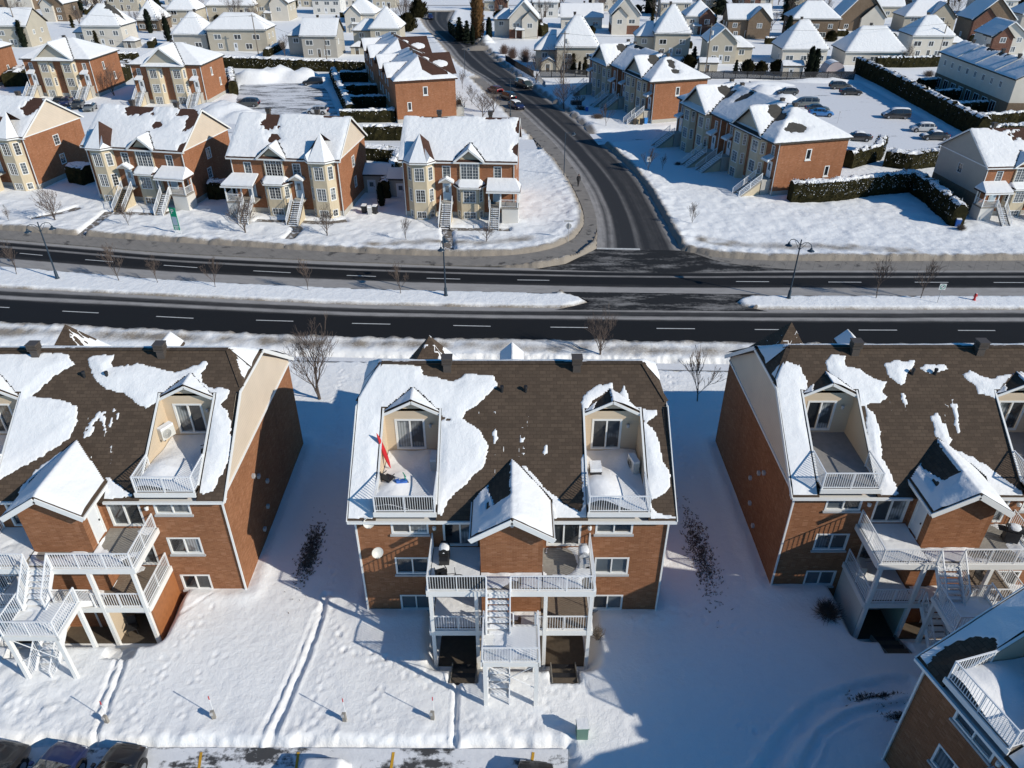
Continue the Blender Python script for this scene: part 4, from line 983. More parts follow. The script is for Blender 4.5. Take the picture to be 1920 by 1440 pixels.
    for (x, y, z0, z1) in ((-4.1, -2.98, -1, Z1-.35), (-1.8, -2.98, -1, Z1-.35), (1.7, -2.98, -1, Z1-.35), (4.0, -2.98, -1, Z1-.35), (-1.3, -6.0, -.4, ZL-.2), (1.18, -6.0, -.4, ZL-.2), (1.18, -4.0, -.4, ZL-.2), (-1.3, -4.0, -.4, ZL-.2)):
        p = MB(); p.box(x-.095, x+.095, y-.095, y+.095, z0, z1); p.build('post', 'white_trim', B)
    # landing
    ld = MB()
    for k in range(14): ld.box(-1.38, 1.25, -6.0+k*.148, -6.0+k*.148+.137, ZL-.05, ZL)
    lo_ = ld.build('landing', 'white_trim', B)
    lb = MB(); lb.box(-1.42, 1.29, -6.12, -6.01, ZL-.26, ZL+.02); lb.box(-1.42, 1.29, -3.93, -3.84, ZL-.26, ZL-.0); lb.box(-1.5, -1.39, -6.12, -3.84, ZL-.26, ZL+.02); lb.box(1.26, 1.37, -6.12, -3.84, ZL-.26, ZL+.02); lb.build('beam', 'white_trim', lo_)
    railing(lo_, [(-1.40, -3.9, ZL), (-1.40, -6.05, ZL), (1.28, -6.05, ZL), (1.28, -3.9, ZL)])
    X, Y = np.meshgrid(np.linspace(-1.34, 1.2, 24), np.linspace(-5.95, -4.0, 20)); cover = fbm(X*.9, Y*.9, seed+97, 3)+.12
    grid_mesh('snow_cover', X, Y, ZL+.006+.06*sstep(-.02, .1, cover)-.03*(cover < -.04), 'snow_smooth', lo_, cover > -.1)
    bc = MB(); bc.bar((-1.2, -6.0, ZL-.35), (1.1, -6.0, 1.6), .03); bc.bar((1.1, -6.0, ZL-.35), (-1.2, -6.0, 1.6), .03); bc.build('brace', 'white_metal', lo_)
    if stairs_on:
        stairs(B, (-.68, -3.0, Z1), (-.68, -4.45, ZL), 1.08, 7)
        stairs(B, (.62, -3.95, ZL), (.62, -2.65, Z2), 1.0, 7)
        stairs(B, (-.68, -3.1, Z2), (-.68, -6.0, -.15), 1.02, 11)
    # ground-floor rooms under the balconies
    gf_ = MB(); gf_.box(-4.0, 4.0, -2.9, 0, -1.02, -.86); gf_.build('patio_floor', 'wood_stair', B)
    for x_ in (-1.75, 1.57): sp = MB(); sp.box(x_, x_+.13, -2.9, 0, -1, Z2-.35); sp.build('side_panel', 'siding_beige', B)
    dd2 = door(B, (-1.6, -1.805), (1, 0), (1.75, 2.65, -.9, 1.15), 'door_white', False)
    return B

PXC = [[(628, 972), (642, 850), (655, 725), (676, 670), (788, 686), (795, 702), (850, 714), (872, 700), (926, 702), (934, 720), (893, 757), (872, 775), (860, 790), (832, 782), (826, 770), (720, 790), (712, 860), (706, 972)],
       [(822, 786), (868, 785), (886, 795), (900, 805), (917, 835), (908, 872), (872, 905), (838, 937), (830, 966), (812, 968), (818, 850)],
       [(884, 998), (915, 940), (950, 890), (965, 872), (985, 872), (1005, 890), (1015, 905), (1040, 930), (1070, 950), (1100, 966), (1040, 972), (960, 972)],
       [(1196, 785), (1212, 790), (1228, 808), (1238, 835), (1245, 865), (1259, 890), (1255, 910), (1246, 926), (1222, 935), (1206, 925), (1200, 850)],
       [(1170, 722), (1176, 735), (1182, 757), (1205, 765), (1232, 766), (1233, 774), (1215, 790), (1195, 786), (1175, 770), (1160, 740)],
       [(1214, 938), (1226, 950), (1240, 962), (1268, 966), (1268, 974), (1212, 972)], [(1095, 740), (1120, 722), (1148, 715), (1150, 728), (1110, 750), (1093, 785), (1090, 760)],
       [(1088, 860), (1097, 850), (1100, 960), (1092, 966), (1092, 900)], [(786, 716), (800, 708), (795, 722)]]
PXL = [[(-300, 665), (0, 662), (128, 662), (140, 682), (98, 705), (60, 740), (120, 750), (143, 760), (147, 785), (128, 820), (85, 850), (0, 895), (-100, 900), (-300, 880)],
       [(163, 668), (215, 662), (208, 690), (225, 684), (262, 680), (300, 690), (330, 695), (352, 690), (386, 675), (389, 680), (376, 700), (378, 716), (390, 726), (416, 724), (430, 730), (424, 745), (408, 755), (425, 770), (434, 790), (430, 850), (420, 882), (398, 922), (366, 925), (392, 750), (330, 740), (286, 757), (272, 765), (255, 755), (232, 735), (200, 730), (172, 705)],
       [(30, 925), (60, 885), (110, 850), (140, 838), (152, 838), (165, 858), (180, 880), (215, 905), (245, 928), (200, 935), (100, 930)], [(440, 652), (492, 654), (462, 702), (450, 690)], [(-100, 925), (0, 928), (-30, 950)]]
PXR = [[(1440, 690), (1470, 672), (1500, 684), (1508, 700), (1514, 720), (1520, 740), (1512, 765), (1520, 800), (1540, 860), (1550, 930), (1468, 934), (1450, 800)],
       [(1548, 672), (1560, 664), (1585, 666), (1586, 682), (1610, 690), (1632, 705), (1650, 712), (1668, 712), (1655, 730), (1663, 742), (1650, 755), (1625, 757), (1590, 765), (1530, 758), (1515, 745), (1560, 712)],
       [(1656, 680), (1680, 673), (1702, 676), (1716, 674), (1716, 684), (1700, 700), (1698, 714), (1690, 722), (1668, 706)], [(1722, 690), (1735, 680), (1772, 682), (1778, 690), (1760, 697), (1735, 697)],
       [(1803, 700), (1820, 692), (1835, 700), (1860, 708), (1875, 705), (1900, 700), (1930, 692), (1930, 760), (1890, 757), (1870, 745), (1835, 736), (1828, 722)], [(1622, 755), (1640, 775), (1648, 800), (1652, 830), (1655, 855), (1668, 880), (1686, 925), (1655, 935), (1630, 850)],
       [(1745, 778), (1758, 772), (1768, 790), (1784, 822), (1780, 835), (1762, 832), (1750, 800)], [(1750, 890), (1768, 842), (1780, 836), (1815, 850), (1850, 870), (1880, 895), (1925, 925), (1850, 935), (1770, 930)], [(1890, 805), (1905, 820), (1925, 860), (1925, 900), (1900, 850)]]
APT_C = apartment('brick apartment building in the middle, brown roof half bare, red kayak on its left terrace', (0.0, 28.8, 0), 0, PXC, bay_snow=(True, 1), dorm_snow=(2, 1), terr_snow=(1, 1.7), seed=2)
APT_L = apartment('brick apartment building cut by the left edge, tall cream gable facing right', (-23.7, 30.3, 0), 0, PXL, bay_snow=(True, 2), dorm_snow=(2, 2), seed=5)
APT_R = apartment('brick apartment building on the right, shaded wall and grey gable facing left', (23.38, 30.6, 0), 0, PXR, bay_snow=(True, 1), dorm_snow=(1, 1), terr_snow=(0, 0), seed=8)
a_ = R(-74.6); c0 = G(1730, 1222, 7.45)
APT_B = apartment('dark shaded apartment building corner filling the bottom right of the photo', (c0[0]+8.6*math.cos(a_)-.4*-math.sin(a_)*0, c0[1]+8.6*math.sin(a_), 0), a_, None, dorm_snow=(2, 2), seed=11)
# ------------------------------------------------------------------ brick town houses across the boulevard
def bay(parent, x0, x1, dep, z0, z1, sk, wins, mat='stucco_beige', name='bay'):
    """three-sided bay; sk = how far the flanks slant in; wins = list of (z0,z1)"""
    pts = [(x0, 0), (x0+sk, -dep), (x1-sk, -dep), (x1, 0)]; wb = MB(); gl = []
    for i in range(3):
        p, q = pts[i], pts[i+1]; L = math.hypot(q[0]-p[0], q[1]-p[1]); u = ((q[0]-p[0])/L, (q[1]-p[1])/L)
        mg = .28 if i == 1 else L*.24; hs = [(mg, L-mg, a, b) for a, b in wins]
        wall_panel(wb, p, u, L, z1, hs, z0, .07); gl += [(p, u, h, i) for h in hs]
    wb.poly([(x, y, z1) for x, y in pts])
    w = wb.build(name, mat, parent)
    for p, u, h, i in gl: window(parent, p, u, h, 'grid2' if i == 1 else 'grid1', random.choice(['glass_dark', 'glass_mid', 'glass_curtain', 'glass_mid']), depth=.06, fw=.055)
    return pts
def snow_on(r, R_, box, step=.3, els=(), T=.18, seed=0, r_=.08, nz=.09, hard=None):
    return snow_sheet(r, R_, box, step, minus_ellipses(edge_mask(box, r_), els), T, 'snow', seed, nz, hard)
def townhouse_a(label, loc, rz, mirror=False, seed=0, sc=1.0, els=(), siding_end=False, w=14.0):
    random.seed(seed)
    B = thing('town_house', label, 'house', loc, rz, 'town houses facing the boulevard', sc=(-sc, sc, sc) if mirror else sc)
    hw, D, E = w/2, 11.5, 7.35; rs = .62; RE_ = E+.12
    rf = lambda x, y: np.minimum(RE_+rs*(y+.4), RE_+rs*(D+.4-y)); zr = RE_+rs*(D/2+.4)
    wm = MB(); holes = [(5.0, 6.0, 5.25, 6.75), (w-2.6, w-1.65, 5.25, 6.75)]
    wall_panel(wm, (-hw, 0), (1, 0), w, E, holes, .9); wall_panel(wm, (hw, 0), (0, 1), D, E, [(5.2, 6.3, 4.9, 6.3), (4.6, 5.6, 2.4, 3.8)], .9); wall_panel(wm, (-hw, D), (0, -1), D, E, [(5.2, 6.3, 4.9, 6.3), (5.2, 6.2, 2.2, 3.6)], .9)
    rh = [(1.5, 3, 5, 6.4), (5, 6.5, 5, 6.4), (8.5, 10, 5, 6.4), (11.5, 13, 5, 6.4), (2, 4, 1.9, 3.9), (9.5, 11.5, 1.9, 3.9)]
    wall_panel(wm, (hw, D), (-1, 0), w, E, rh, .9); W = wm.build('wall', 'brick_town', B)
    cm = MB(); cm.box(-hw-.03, hw+.03, -.03, D+.03, -.5, .9); cm.build('foundation', 'concrete', B)
    for h in holes: window(B, (-hw, 0), (1, 0), h, 'grid1', 'glass_mid', sill='concrete')
    for h in rh: window(B, (hw, D), (-1, 0), h, 'slide', 'glass_mid')
    for z in ((5.2, 6.3, 4.9, 6.3), (4.6, 5.6, 2.4, 3.8)): window(B, (hw, 0), (0, 1), z, 'grid1', 'glass_dark')
    for z in ((5.2, 6.3, 4.9, 6.3), (5.2, 6.2, 2.2, 3.6)): window(B, (-hw, D), (0, -1), z, 'grid1', 'glass_dark')
    for sg in (-1, 1):
        g = MB(); x = sg*(hw+.02); p = [(x, -.02, E), (x, D+.02, E), (x, D+.02, RE_+rs*.4-.16), (x, D/2, zr-.16), (x, -.02, RE_+rs*.4-.16)]
        g.poly(p if sg > 0 else p[::-1]); g.build('gable_siding', 'siding_cream', B)
        t = MB()
        for y0 in (-.42, D+.42): t.bar((sg*(hw+.37), y0, RE_-.12), (sg*(hw+.37), D/2, zr-.1), .05, .22)
        t.box(min(x, x+sg*.05), max(x, x+sg*.05), 0, D, E-.1, E+.03); t.build('trim', 'white_trim', B)
        d = MB(); d.bar((sg*(hw-.1), -.06, .3), (sg*(hw-.1), -.06, 7.2), .09); d.build('downspout', 'white_trim', B)
    X0, X1 = -hw-.35, hw+.35
    roof = block_roof(B, X0, X1, -.4, D+.4, RE_, rs, 'shingle_red', (0, 0, 1, 1))
    g = MB(); g.box(X0, X1, -.52, -.41, 7.2, 7.36); g.build('gutter', 'white_trim', B)
    g = MB(); g.box(X0, X1, -.4, 0, 7.16, 7.2); g.build('soffit', 'white_trim', B)
    R_ = Roof(); R_.add(rf, (X0, X1, -.4, D+.4))
    roof_vent(roof, -2.9, D/2+.3, zr-.05, .6, .75); roof_vent(roof, 3.6, D/2+.3, zr-.05, .6, .75)
    # turret bay and its tall faceted roof
    bay(B, -hw+.55, -hw+4.0, 1.15, .0, 7.25, .85, [(5.1, 6.75), (2.45, 4.05), (.35, 1.25)])
    cx, cy, ap = -hw+2.27, 1.1, 10.35; ring = [(-hw+.25, -.35), (-hw+1.2, -1.5), (-hw+3.35, -1.5), (-hw+4.3, -.35), (-hw+4.6, 3.4), (-hw-.05, 3.4)]
    c = MB()
    for i in range(5): p, q = ring[i], ring[(i+1) % 6]; c.poly([(p[0], p[1], 7.42), (q[0], q[1], 7.42), (cx, cy, ap)])
    c.poly([(x, y, 7.40) for x, y in ring][::-1]); cone = c.build('turret_roof', 'shingle_red', B)
    s_ = MB(); o = .07
    for i, keep in enumerate((1, 1, 0, 0, 0)):
        if not keep: continue
        p, q = ring[i], ring[i+1]; s_.poly([(p[0], p[1]-o, 7.52), (q[0], q[1]-o, 7.52), (cx, cy-o, ap+.09)])
    p, q = ring[2], ring[3]; s_.poly([(p[0], p[1]-o, 7.52), (q[0]-.1, q[1]-o, 7.52), (p[0]*.62+q[0]*.38, (p[1]*.62+q[1]*.38), 8.2), (cx+.25, cy-.5, 9.3)]); s_.build('snow_cover', 'snow_smooth', cone)
    g = MB(); 
    for i in range(3): g.bar((ring[i][0], ring[i][1], 7.34), (ring[i+1][0], ring[i+1][1], 7.34), .10, .16)
    g.build('gutter', 'white_trim', cone)
    # centre window with its own little gable
    xm = 1.4; cw = (xm-1.1, xm+1.1)
    p_ = MB(); wall_panel(p_, (xm-1.25, -.16), (1, 0), 2.5, 7.6, [(.15, 2.35, 5.15, 7.1)], 4.95, .08)
    p_.poly([(xm-1.25, -.16, 7.6), (xm+1.25, -.16, 7.6), (xm, -.16, 8.78)]); p_.box(xm-1.25, xm+1.25, -.155, -.005, 4.95, 5.0)
    p_.poly([(xm-1.25, -.16, 4.95), (xm-1.25, -.16, 7.6), (xm-1.25, 0, 7.6), (xm-1.25, 0, 4.95)]); p_.poly([(xm+1.25, -.16, 4.95), (xm+1.25, 0, 4.95), (xm+1.25, 0, 7.6), (xm+1.25, -.16, 7.6)])
    p_.build('window_surround', 'stucco_beige', B)
    window(B, (xm-1.25, -.16), (1, 0), (.15, 2.35, 5.15, 7.1), 'grid3', 'glass_mid' if seed % 2 else 'glass_dark', depth=.05)
    gf = lambda x, y: 9.0-.80*np.abs(x-xm); gr = MB(); hx = 1.9
    gr.slab([(xm-hx, -.62, gf(xm-hx, 0)), (xm, -.62, 9.0), (xm, 2.7, 9.0), (xm-hx, 2.7, gf(xm-hx, 0))][::-1], .1); gr.slab([(xm, -.62, 9.0), (xm+hx, -.62, gf(xm+hx, 0)), (xm+hx, 2.7, gf(xm+hx, 0)), (xm, 2.7, 9.0)][::-1], .1)
    gro = gr.build('window_gable', 'shingle_red', B); t = MB()
    for sg in (-1, 1): t.bar((xm, -.65, 8.9), (xm+sg*hx, -.65, gf(xm+hx, 0)-.1), .05, .22)
    t.build('trim', 'white_trim', gro)
    Rg = Roof(); Rg.add(gf, (xm-hx, xm+hx, -.62, 2.7)); snow_on(gro, Rg, (xm-hx, xm+hx, -.62, 2.7), .14, T=.16, seed=seed+3, hard=lambda x, y: rf(x, y) > gf(x, y)+.08)
    snow_on(roof, R_, (X0, X1, -.4, D+.4), .17, els, .2, seed, .12, .10, lambda x, y: ((np.abs(x-xm) < hx) & (y < 2.7) & (gf(x, y) > rf(x, y)+.02)))
    # low bay
    bay(B, xm-1.75, xm+1.75, 1.0, .0, 4.35, .7, [(2.45, 4.0), (.35, 1.25)])
    hb = MB(); r4 = [(xm-2.1, 0), (xm-1.3, -1.35), (xm+1.3, -1.35), (xm+2.1, 0)]; q4 = [(xm-1.35, 0), (xm+1.35, 0)]
    hb.poly([(r4[0][0], 0, 4.4), (*r4[1], 4.4), (q4[0][0], 0, 5.1)]); hb.poly([(*r4[1], 4.4), (*r4[2], 4.4), (q4[1][0], 0, 5.1), (q4[0][0], 0, 5.1)]); hb.poly([(*r4[2], 4.4), (r4[3][0], 0, 4.4), (q4[1][0], 0, 5.1)])
    hb.poly([(x, y, 4.38) for x, y in r4][::-1]); lr = hb.build('bay_roof', 'shingle_red', B)
    X, Y = np.meshgrid(np.linspace(xm-2.05, xm+2.05, 30), np.linspace(-1.3, -.02, 12)); k = sstep(0, .3, np.minimum(Y+1.42, 2.15-np.abs(X-xm)-(-Y)*.5)); Z = 4.42+np.minimum((Y+1.35)*.52, .7)*1.0*k+.12*k+.03*fbm(X*2, Y*2, seed+5, 2)
    Z = np.minimum(Z, 4.5+np.maximum(0, (2.1-np.abs(X-xm)+Y*.55))*.85+.03); snow_keep = (2.12-np.abs(X-xm)+Y*.6) > 0
    grid_mesh('snow_cover', X, Y, Z, 'snow_smooth', lr, snow_keep)
    g = MB(); 
    for i in range(3): g.bar((*r4[i], 4.36), (*r4[i+1], 4.36), .09, .14)
    g.build('trim', 'white_trim', lr)
    # door, canopy and long stair
    xd = -1.5; door(B, (xd-.5, -.02), (1, 0), (0, 1.0, 2.45, 4.6), 'door_blue', True, -.06)
    cf = lambda x: 5.45-.55*abs(x-xd); cr = MB()
    cr.slab([(xd-.95, -1.0, cf(xd-.95)), (xd, -1.0, 5.45), (xd, 0, 5.45), (xd-.95, 0, cf(xd-.95))][::-1], .07); cr.slab([(xd, -1.0, 5.45), (xd+.95, -1.0, cf(xd+.95)), (xd+.95, 0, cf(xd+.95)), (xd, 0, 5.45)][::-1], .07)
    co = cr.build('door_canopy', 'white_trim', B); s_ = MB()
    s_.slab([(xd-.9, -.96, cf(xd-.9)+.12), (xd, -.96, 5.58), (xd, 0, 5.58), (xd-.9, 0, cf(xd-.9)+.12)][::-1], .12); s_.slab([(xd, -.96, 5.58), (xd+.9, -.96, cf(xd+.9)+.12), (xd+.9, 0, cf(xd+.9)+.12), (xd, 0, 5.58)][::-1], .12); s_.build('snow_cover', 'snow_smooth', co)
    tb = MB(); tb.poly([(xd-.85, -.97, 4.92), (xd+.85, -.97, 4.92), (xd, -.97, 5.36)]); tb.build('tympanum', 'siding_grey', co)
    pl = MB(); pl.box(xd-.75, xd+.75, -1.15, 0, 2.2, 2.4); pl.build('landing', 'concrete', B)
    stairs(B, (xd, -1.15, 2.4), (xd, -4.1, .15), 1.35, 12, 'wood_stair', seed in (3, 4), True, 'white_metal', 'stucco_beige', 'staircase', False)
    # covered porch at the other end
    x0, x1 = hw-3.2, hw+.55; ph = MB(); ph.slab([(x0-.2, -2.35, 4.35), (x1+.25, -2.35, 4.35), (x1-.5, 0, 5.2), (x0-.2, 0, 5.2)], .14); ph.slab([(x1+.25, -2.35, 4.35), (x1+.25, .3, 4.35), (x1-.5, 0, 5.2)], .14)
    po = ph.build('porch_roof', 'shingle_red', B); s_ = MB(); s_.slab([(x0-.17, -2.3, 4.56), (x1+.2, -2.3, 4.56), (x1-.5, -.02, 5.40), (x0-.17, -.02, 5.40)], .18); s_.slab([(x1+.2, -2.3, 4.56), (x1+.2, .28, 4.56), (x1-.5, -.02, 5.40)], .18)
    so = s_.build('snow_cover', 'snow_smooth', po)
    g = MB(); g.box(x0-.22, x1+.3, -2.46, -2.36, 4.18, 4.34); g.build('trim', 'white_trim', po)
    fl = MB(); fl.box(x0, x1, -2.1, -.02, 2.1, 2.3); fo = fl.build('porch_floor', 'wood_grey', B)
    sk = MB(); sk.box(x0+1.7, x1-.04, -2.05, -1.98, -.2, 2.1); sk.box(x1-.10, x1-.04, -1.97, -.05, -.2, 2.1); sk.box(x0+1.7, x0+1.76, -1.97, -.05, -.2, 2.1); sk.build('skirt', 'siding_white', fo)
    for x, y in ((x0+.1, -2.0), (x0+1.55, -2.0), (x1-.1, -2.0), (x1-.1, -.25)):
        p = MB(); p.box(x-.07, x+.07, y-.07, y+.07, 2.3, 4.3); p.build('post', 'white_trim', B)
    railing(fo, [(x0+1.6, -2.0, 2.3), (x1-.1, -2.0, 2.3), (x1-.1, -.3, 2.3)], .95, .14)
    stairs(B, (x0+.85, -2.1, 2.3), (x0+.85, -4.5, .15), 1.1, 11, 'wood_grey', True, True, 'white_metal', None, 'staircase', False)
    door(B, (x0+.5, -.02), (1, 0), (0, 1.0, 2.35, 4.35), 'door_blue', True, -.06)
    return B

def townhouse_b(label, loc, rz, units=1, seed=0, els=(), group=None, roofm='shingle_grey', back=False, w=14.2, D=11.3, mirror=False):
    """row of units with two beige bays under a cross gable, hipped roof, stairs at both ends"""
    random.seed(seed); B = thing('town_house', label, 'house', loc, rz, group, sc=(-1, 1, 1) if mirror else 1.0); E = 7.35; sl = .52; zE = E+.14
    zr = zE+sl*(D/2+.4)
    for k in range(units):
        ox = k*(w+.05); st = 1.1*k*0
        wm = MB(); a, b = ox-w/2, ox+w/2; oy = -.0 if k == 0 else .9
        hs = [(1.1, 1.85, 5.2, 6.7), (w-1.85, w-1.1, 5.2, 6.7)]
        wall_panel(wm, (a, oy), (1, 0), w, E, hs, .9)
        sideh = [(4.2, 4.95, 4.9, 6.3), (7.6, 8.3, 2.4, 3.8)] 
        wall_panel(wm, (b, oy), (0, 1), D-oy, E, sideh, .9); wall_panel(wm, (a, D), (0, -1), D-oy, E, [(D-6, D-5.2, 4.9, 6.3), (D-9, D-8.3, 2.4, 3.8)], .9)
        rh = [(q, q+1.3, z, z+1.5) for q in (1.0, 4.2, 8.6, 11.6) for z in (5.1, 2.4)]
        wall_panel(wm, (b, D), (-1, 0), w, E, rh, .9); wm.build('wall', 'brick_town', B)
        f = MB(); f.box(a-.03, b+.03, oy-.03, D+.03, -.5, .9); f.build('foundation', 'concrete', B)
        for h in hs: window(B, (a, oy), (1, 0), h, 'grid1', 'glass_mid')
        for h in rh: window(B, (b, D), (-1, 0), h, 'slide', 'glass_mid')
        if k == units-1: 
            for h in sideh: window(B, (b, oy), (0, 1), h, 'single', 'glass_dark', sill='white_trim', fw=.09)
        if k == 0:
            for h in [(D-6, D-5.2, 4.9, 6.3), (D-9, D-8.3, 2.4, 3.8)]: window(B, (a, D), (0, -1), h, 'single', 'glass_dark', sill='white_trim', fw=.09)
        if k == 0:
            A_, Z_ = -w/2-.4, (units-1)*(w+.05)+w/2+.4
            ro = block_roof(B, A_, Z_, -.4, D+.4, zE, sl, roofm); H_ = hip_fn(A_, Z_, -.4, D+.4, zE, sl); R_ = Roof(); R_.add(H_, (A_, Z_, -.4, D+.4))
            rg = MB(); rg.bar((A_+D/2+.4, D/2, zr+.02), (Z_-D/2-.4, D/2, zr+.02), .28, .05); rg.build('ridge_cap', roofm, ro)
        for q in ((-1.6, 1.6) if units > 1 or back else (-.4,)): roof_vent(ro, ox+q, D/2+.1, zr-.25, .55, .7)
        # front cross gable
        if back:                                       # plain street slope, low snowy gables over the gardens
            gl_ = []
            for gx_, hb_, gz_, sg_, ya, yb in ((-.6, 5.4, 10.35, .53, -1.35, D/2), (-4.6, 3.3, 9.6, .6, D/2, D+1.0), (4.6, 3.3, 9.6, .6, D/2, D+1.0)):
                gf_ = lambda x, y, gx_=gx_, gz_=gz_, sg_=sg_: gz_-sg_*np.abs(x-gx_); zl = gz_-sg_*hb_; g = MB()
                g.slab([(gx_-hb_, ya, zl), (gx_, ya, gz_), (gx_, yb, gz_), (gx_-hb_, yb, zl)][::-1], .12); g.slab([(gx_, ya, gz_), (gx_+hb_, ya, zl), (gx_+hb_, yb, zl), (gx_, yb, gz_)][::-1], .12); go = g.build('cross_gable', roofm, B)
                yt = ya+.5 if ya < 0 else yb-.5; tt = MB(); P3 = [(gx_-hb_+.4, yt, 7.2), (gx_+hb_-.4, yt, 7.2), (gx_, yt, gz_-.15)]; tt.poly(P3 if ya < 0 else P3[::-1]); tt.build('tympanum', 'brick_town', go)
                Rg = Roof(); Rg.add(gf_, (gx_-hb_, gx_+hb_, ya, yb)); hd = lambda x, y, gf_=gf_: H_(x, y) > gf_(x, y)+.08
                if ya < 0: snow_sheet(go, Rg, (gx_-hb_, gx_+hb_, ya, yb), .16, lambda x, y: np.maximum(1-np.hypot((x+3.4)/.9, (y-1.2)/1.5), 1-np.hypot((x+2.2)/.7, (y-4)/1.1))*.8, .16, 'snow', seed+3, .06, hd)
                else: snow_on(go, Rg, (gx_-hb_, gx_+hb_, ya, yb), .25, [], .18, seed+3, hard=hd)
                gl_.append((gf_, gx_, hb_, ya, yb))
            def bmask_(x, y):
                m = np.minimum(edge_mask((A_, Z_, -.4, D+.4), .08)(x, y), 2)
                east = (y+.4 < (D/2+.4)) & (np.minimum(x-A_, Z_-x) > y+.4+.25)
                m = np.where(east, np.where(np.abs(np.minimum(x-A_, Z_-x)-(y+.4)-.5) < .55, .4, -1), m)
                south = (x-A_ < y+.4) & (y < D/2)
                return np.where(south & ((x-A_) > .9) & (y-(x-A_)*1.0 < 3.1) & (y > 1.2), -1, m)
            snow_sheet(ro, R_, (A_, Z_, -.4, D+.4), .17, bmask_, .19, 'snow', seed+k, .10, lambda x, y: np.any([(np.abs(x-g_[1]) < g_[2]) & (y > g_[3]) & (y < g_[4]) & (g_[0](x, y) > H_(x, y)+.03) for g_ in gl_], axis=0))
            for q in (-w/2+1.5, w/2-1.5):
                door(B, (ox+q-.5, oy-.02), (1, 0), (0, 1.0, 2.45, 4.6), 'door_white', True, -.06)
                p = MB(); p.box(ox+q-.9, ox+q+.9, oy-1.6, oy-.02, -.2, 2.3); lo = p.build('landing', 'concrete', B); railing(lo, [(ox+q-.85, oy-1.55, 2.3), (ox+q+.85, oy-1.55, 2.3)], .95, .14)
            continue
        gz = 10.7; gs = .78; hx = 4.25; gfn = lambda x, y, ox=ox: gz-gs*np.abs(x-ox); yf = oy-1.15
        g = MB(); g.slab([(ox-hx, yf, gz-gs*hx), (ox, yf, gz), (ox, D/2, gz), (ox-hx, D/2, gz-gs*hx)][::-1], .12); g.slab([(ox, yf, gz), (ox+hx, yf, gz-gs*hx), (ox+hx, D/2, gz-gs*hx), (ox, D/2, gz)][::-1], .12)
        go = g.build('cross_gable', roofm, B); ty = oy-.55
        tm = MB()
        for sg in (-1, 1): tm.bar((ox, yf-.03, gz-.12), (ox+sg*hx, yf-.03, gz-gs*hx-.12), .06, .26)
        tm.build('trim', 'white_trim', go)
        ty_ = MB(); ty_.poly([(ox-3.85, ty, 7.5), (ox+3.85, ty, 7.5), (ox, ty, gz-.25)]); ty_.lathe([(.02, 0), (.26, .0), (.26, .03), (.02, .04)], (0, 0, 0), 4) if False else None; ty_.build('tympanum', 'siding_tan', go)
        sh = MB(); sh.slab([(ox-4.4, yf-.25, 7.30), (ox+4.4, yf-.25, 7.30), (ox+4.1, ty, 7.78), (ox-4.1, ty, 7.78)], .1); sho = sh.build('eyebrow_roof', roofm, B)
        s2 = MB(); s2.slab([(ox-4.35, yf-.2, 7.42), (ox+4.35, yf-.2, 7.42), (ox+4.1, ty+.0, 7.90), (ox-4.1, ty+.0, 7.90)], .1); s2.build('snow_cover', 'snow_smooth', sho)
        Rg = Roof(); Rg.add(gfn, (ox-hx, ox+hx, yf, D/2))
        snow_on(go, Rg, (ox-hx, ox+hx, yf, D/2), .25, [(ox+.9, 3.4, .9, 1.3)] if seed in (21, 22) else [], .18, seed+3, hard=lambda x, y: H_(x, y) > gfn(x, y)+.08)
        if k == units-1:
            oxs = [j*(w+.05) for j in range(units)]
            snow_on(ro, R_, (A_, Z_, -.4, D+.4), .2, [(o_+e[0], e[1], e[2], e[3]) for e in els for o_ in oxs], .19, seed+k, .12, .10, lambda x, y: np.any([(np.abs(x-o_) < hx) & (y < D/2) & (gz-gs*np.abs(x-o_) > H_(x, y)+.03) for o_ in oxs], axis=0))
        for q in (-4.0, .75):
            m2 = thing.__defaults__ and None
            pb = [(ox+q, 0)]
            pts = [(ox+q, oy), (ox+q+.55, oy-.85), (ox+q+2.7, oy-.85), (ox+q+3.25, oy)]; wb = MB(); gl = []
            for i in range(3):
                p, r = pts[i], pts[i+1]; L = math.hypot(r[0]-p[0], r[1]-p[1]); u = ((r[0]-p[0])/L, (r[1]-p[1])/L); mg = .38 if i == 1 else L*.27
                hh = [(mg, L-mg, 5.1, 6.65), (mg, L-mg, 2.4, 3.95)]+([(mg, L-mg, .1, 1.6)] if i == 1 else [])
                wall_panel(wb, p, u, L, 7.28, hh, -.2, .06); gl += [(p, u, h, i) for h in hh]
            wb.build('bay', 'stucco_beige', B)
            for p, u, h, i in gl: window(B, p, u, h, 'grid2' if i == 1 else 'grid1', random.choice(['glass_dark', 'glass_mid', 'glass_curtain']), depth=.05)
        for q in (-w/2+1.5, w/2-1.5):
            door(B, (ox+q-.5, oy-.02), (1, 0), (0, 1.0, 2.45, 4.6), 'door_white', True, -.06)
            c = MB(); c.slab([(ox+q-.85, oy-1.1, 4.85), (ox+q+.85, oy-1.1, 4.85), (ox+q+.6, oy, 5.3), (ox+q-.6, oy, 5.3)], .1); co = c.build('door_canopy', 'white_trim', B)
            c = MB(); c.slab([(ox+q-.82, oy-1.06, 5.02), (ox+q+.82, oy-1.06, 5.02), (ox+q+.6, oy, 5.46), (ox+q-.6, oy, 5.46)], .15); c.build('snow_cover', 'snow_smooth', co)
            p = MB(); p.box(ox+q-.9, ox+q+.9, oy-1.5, oy, 2.15, 2.38); p.box(ox+q-.85, ox+q+.85, oy-1.4, oy-.02, -.2, 2.15); p.build('landing', 'concrete', B)
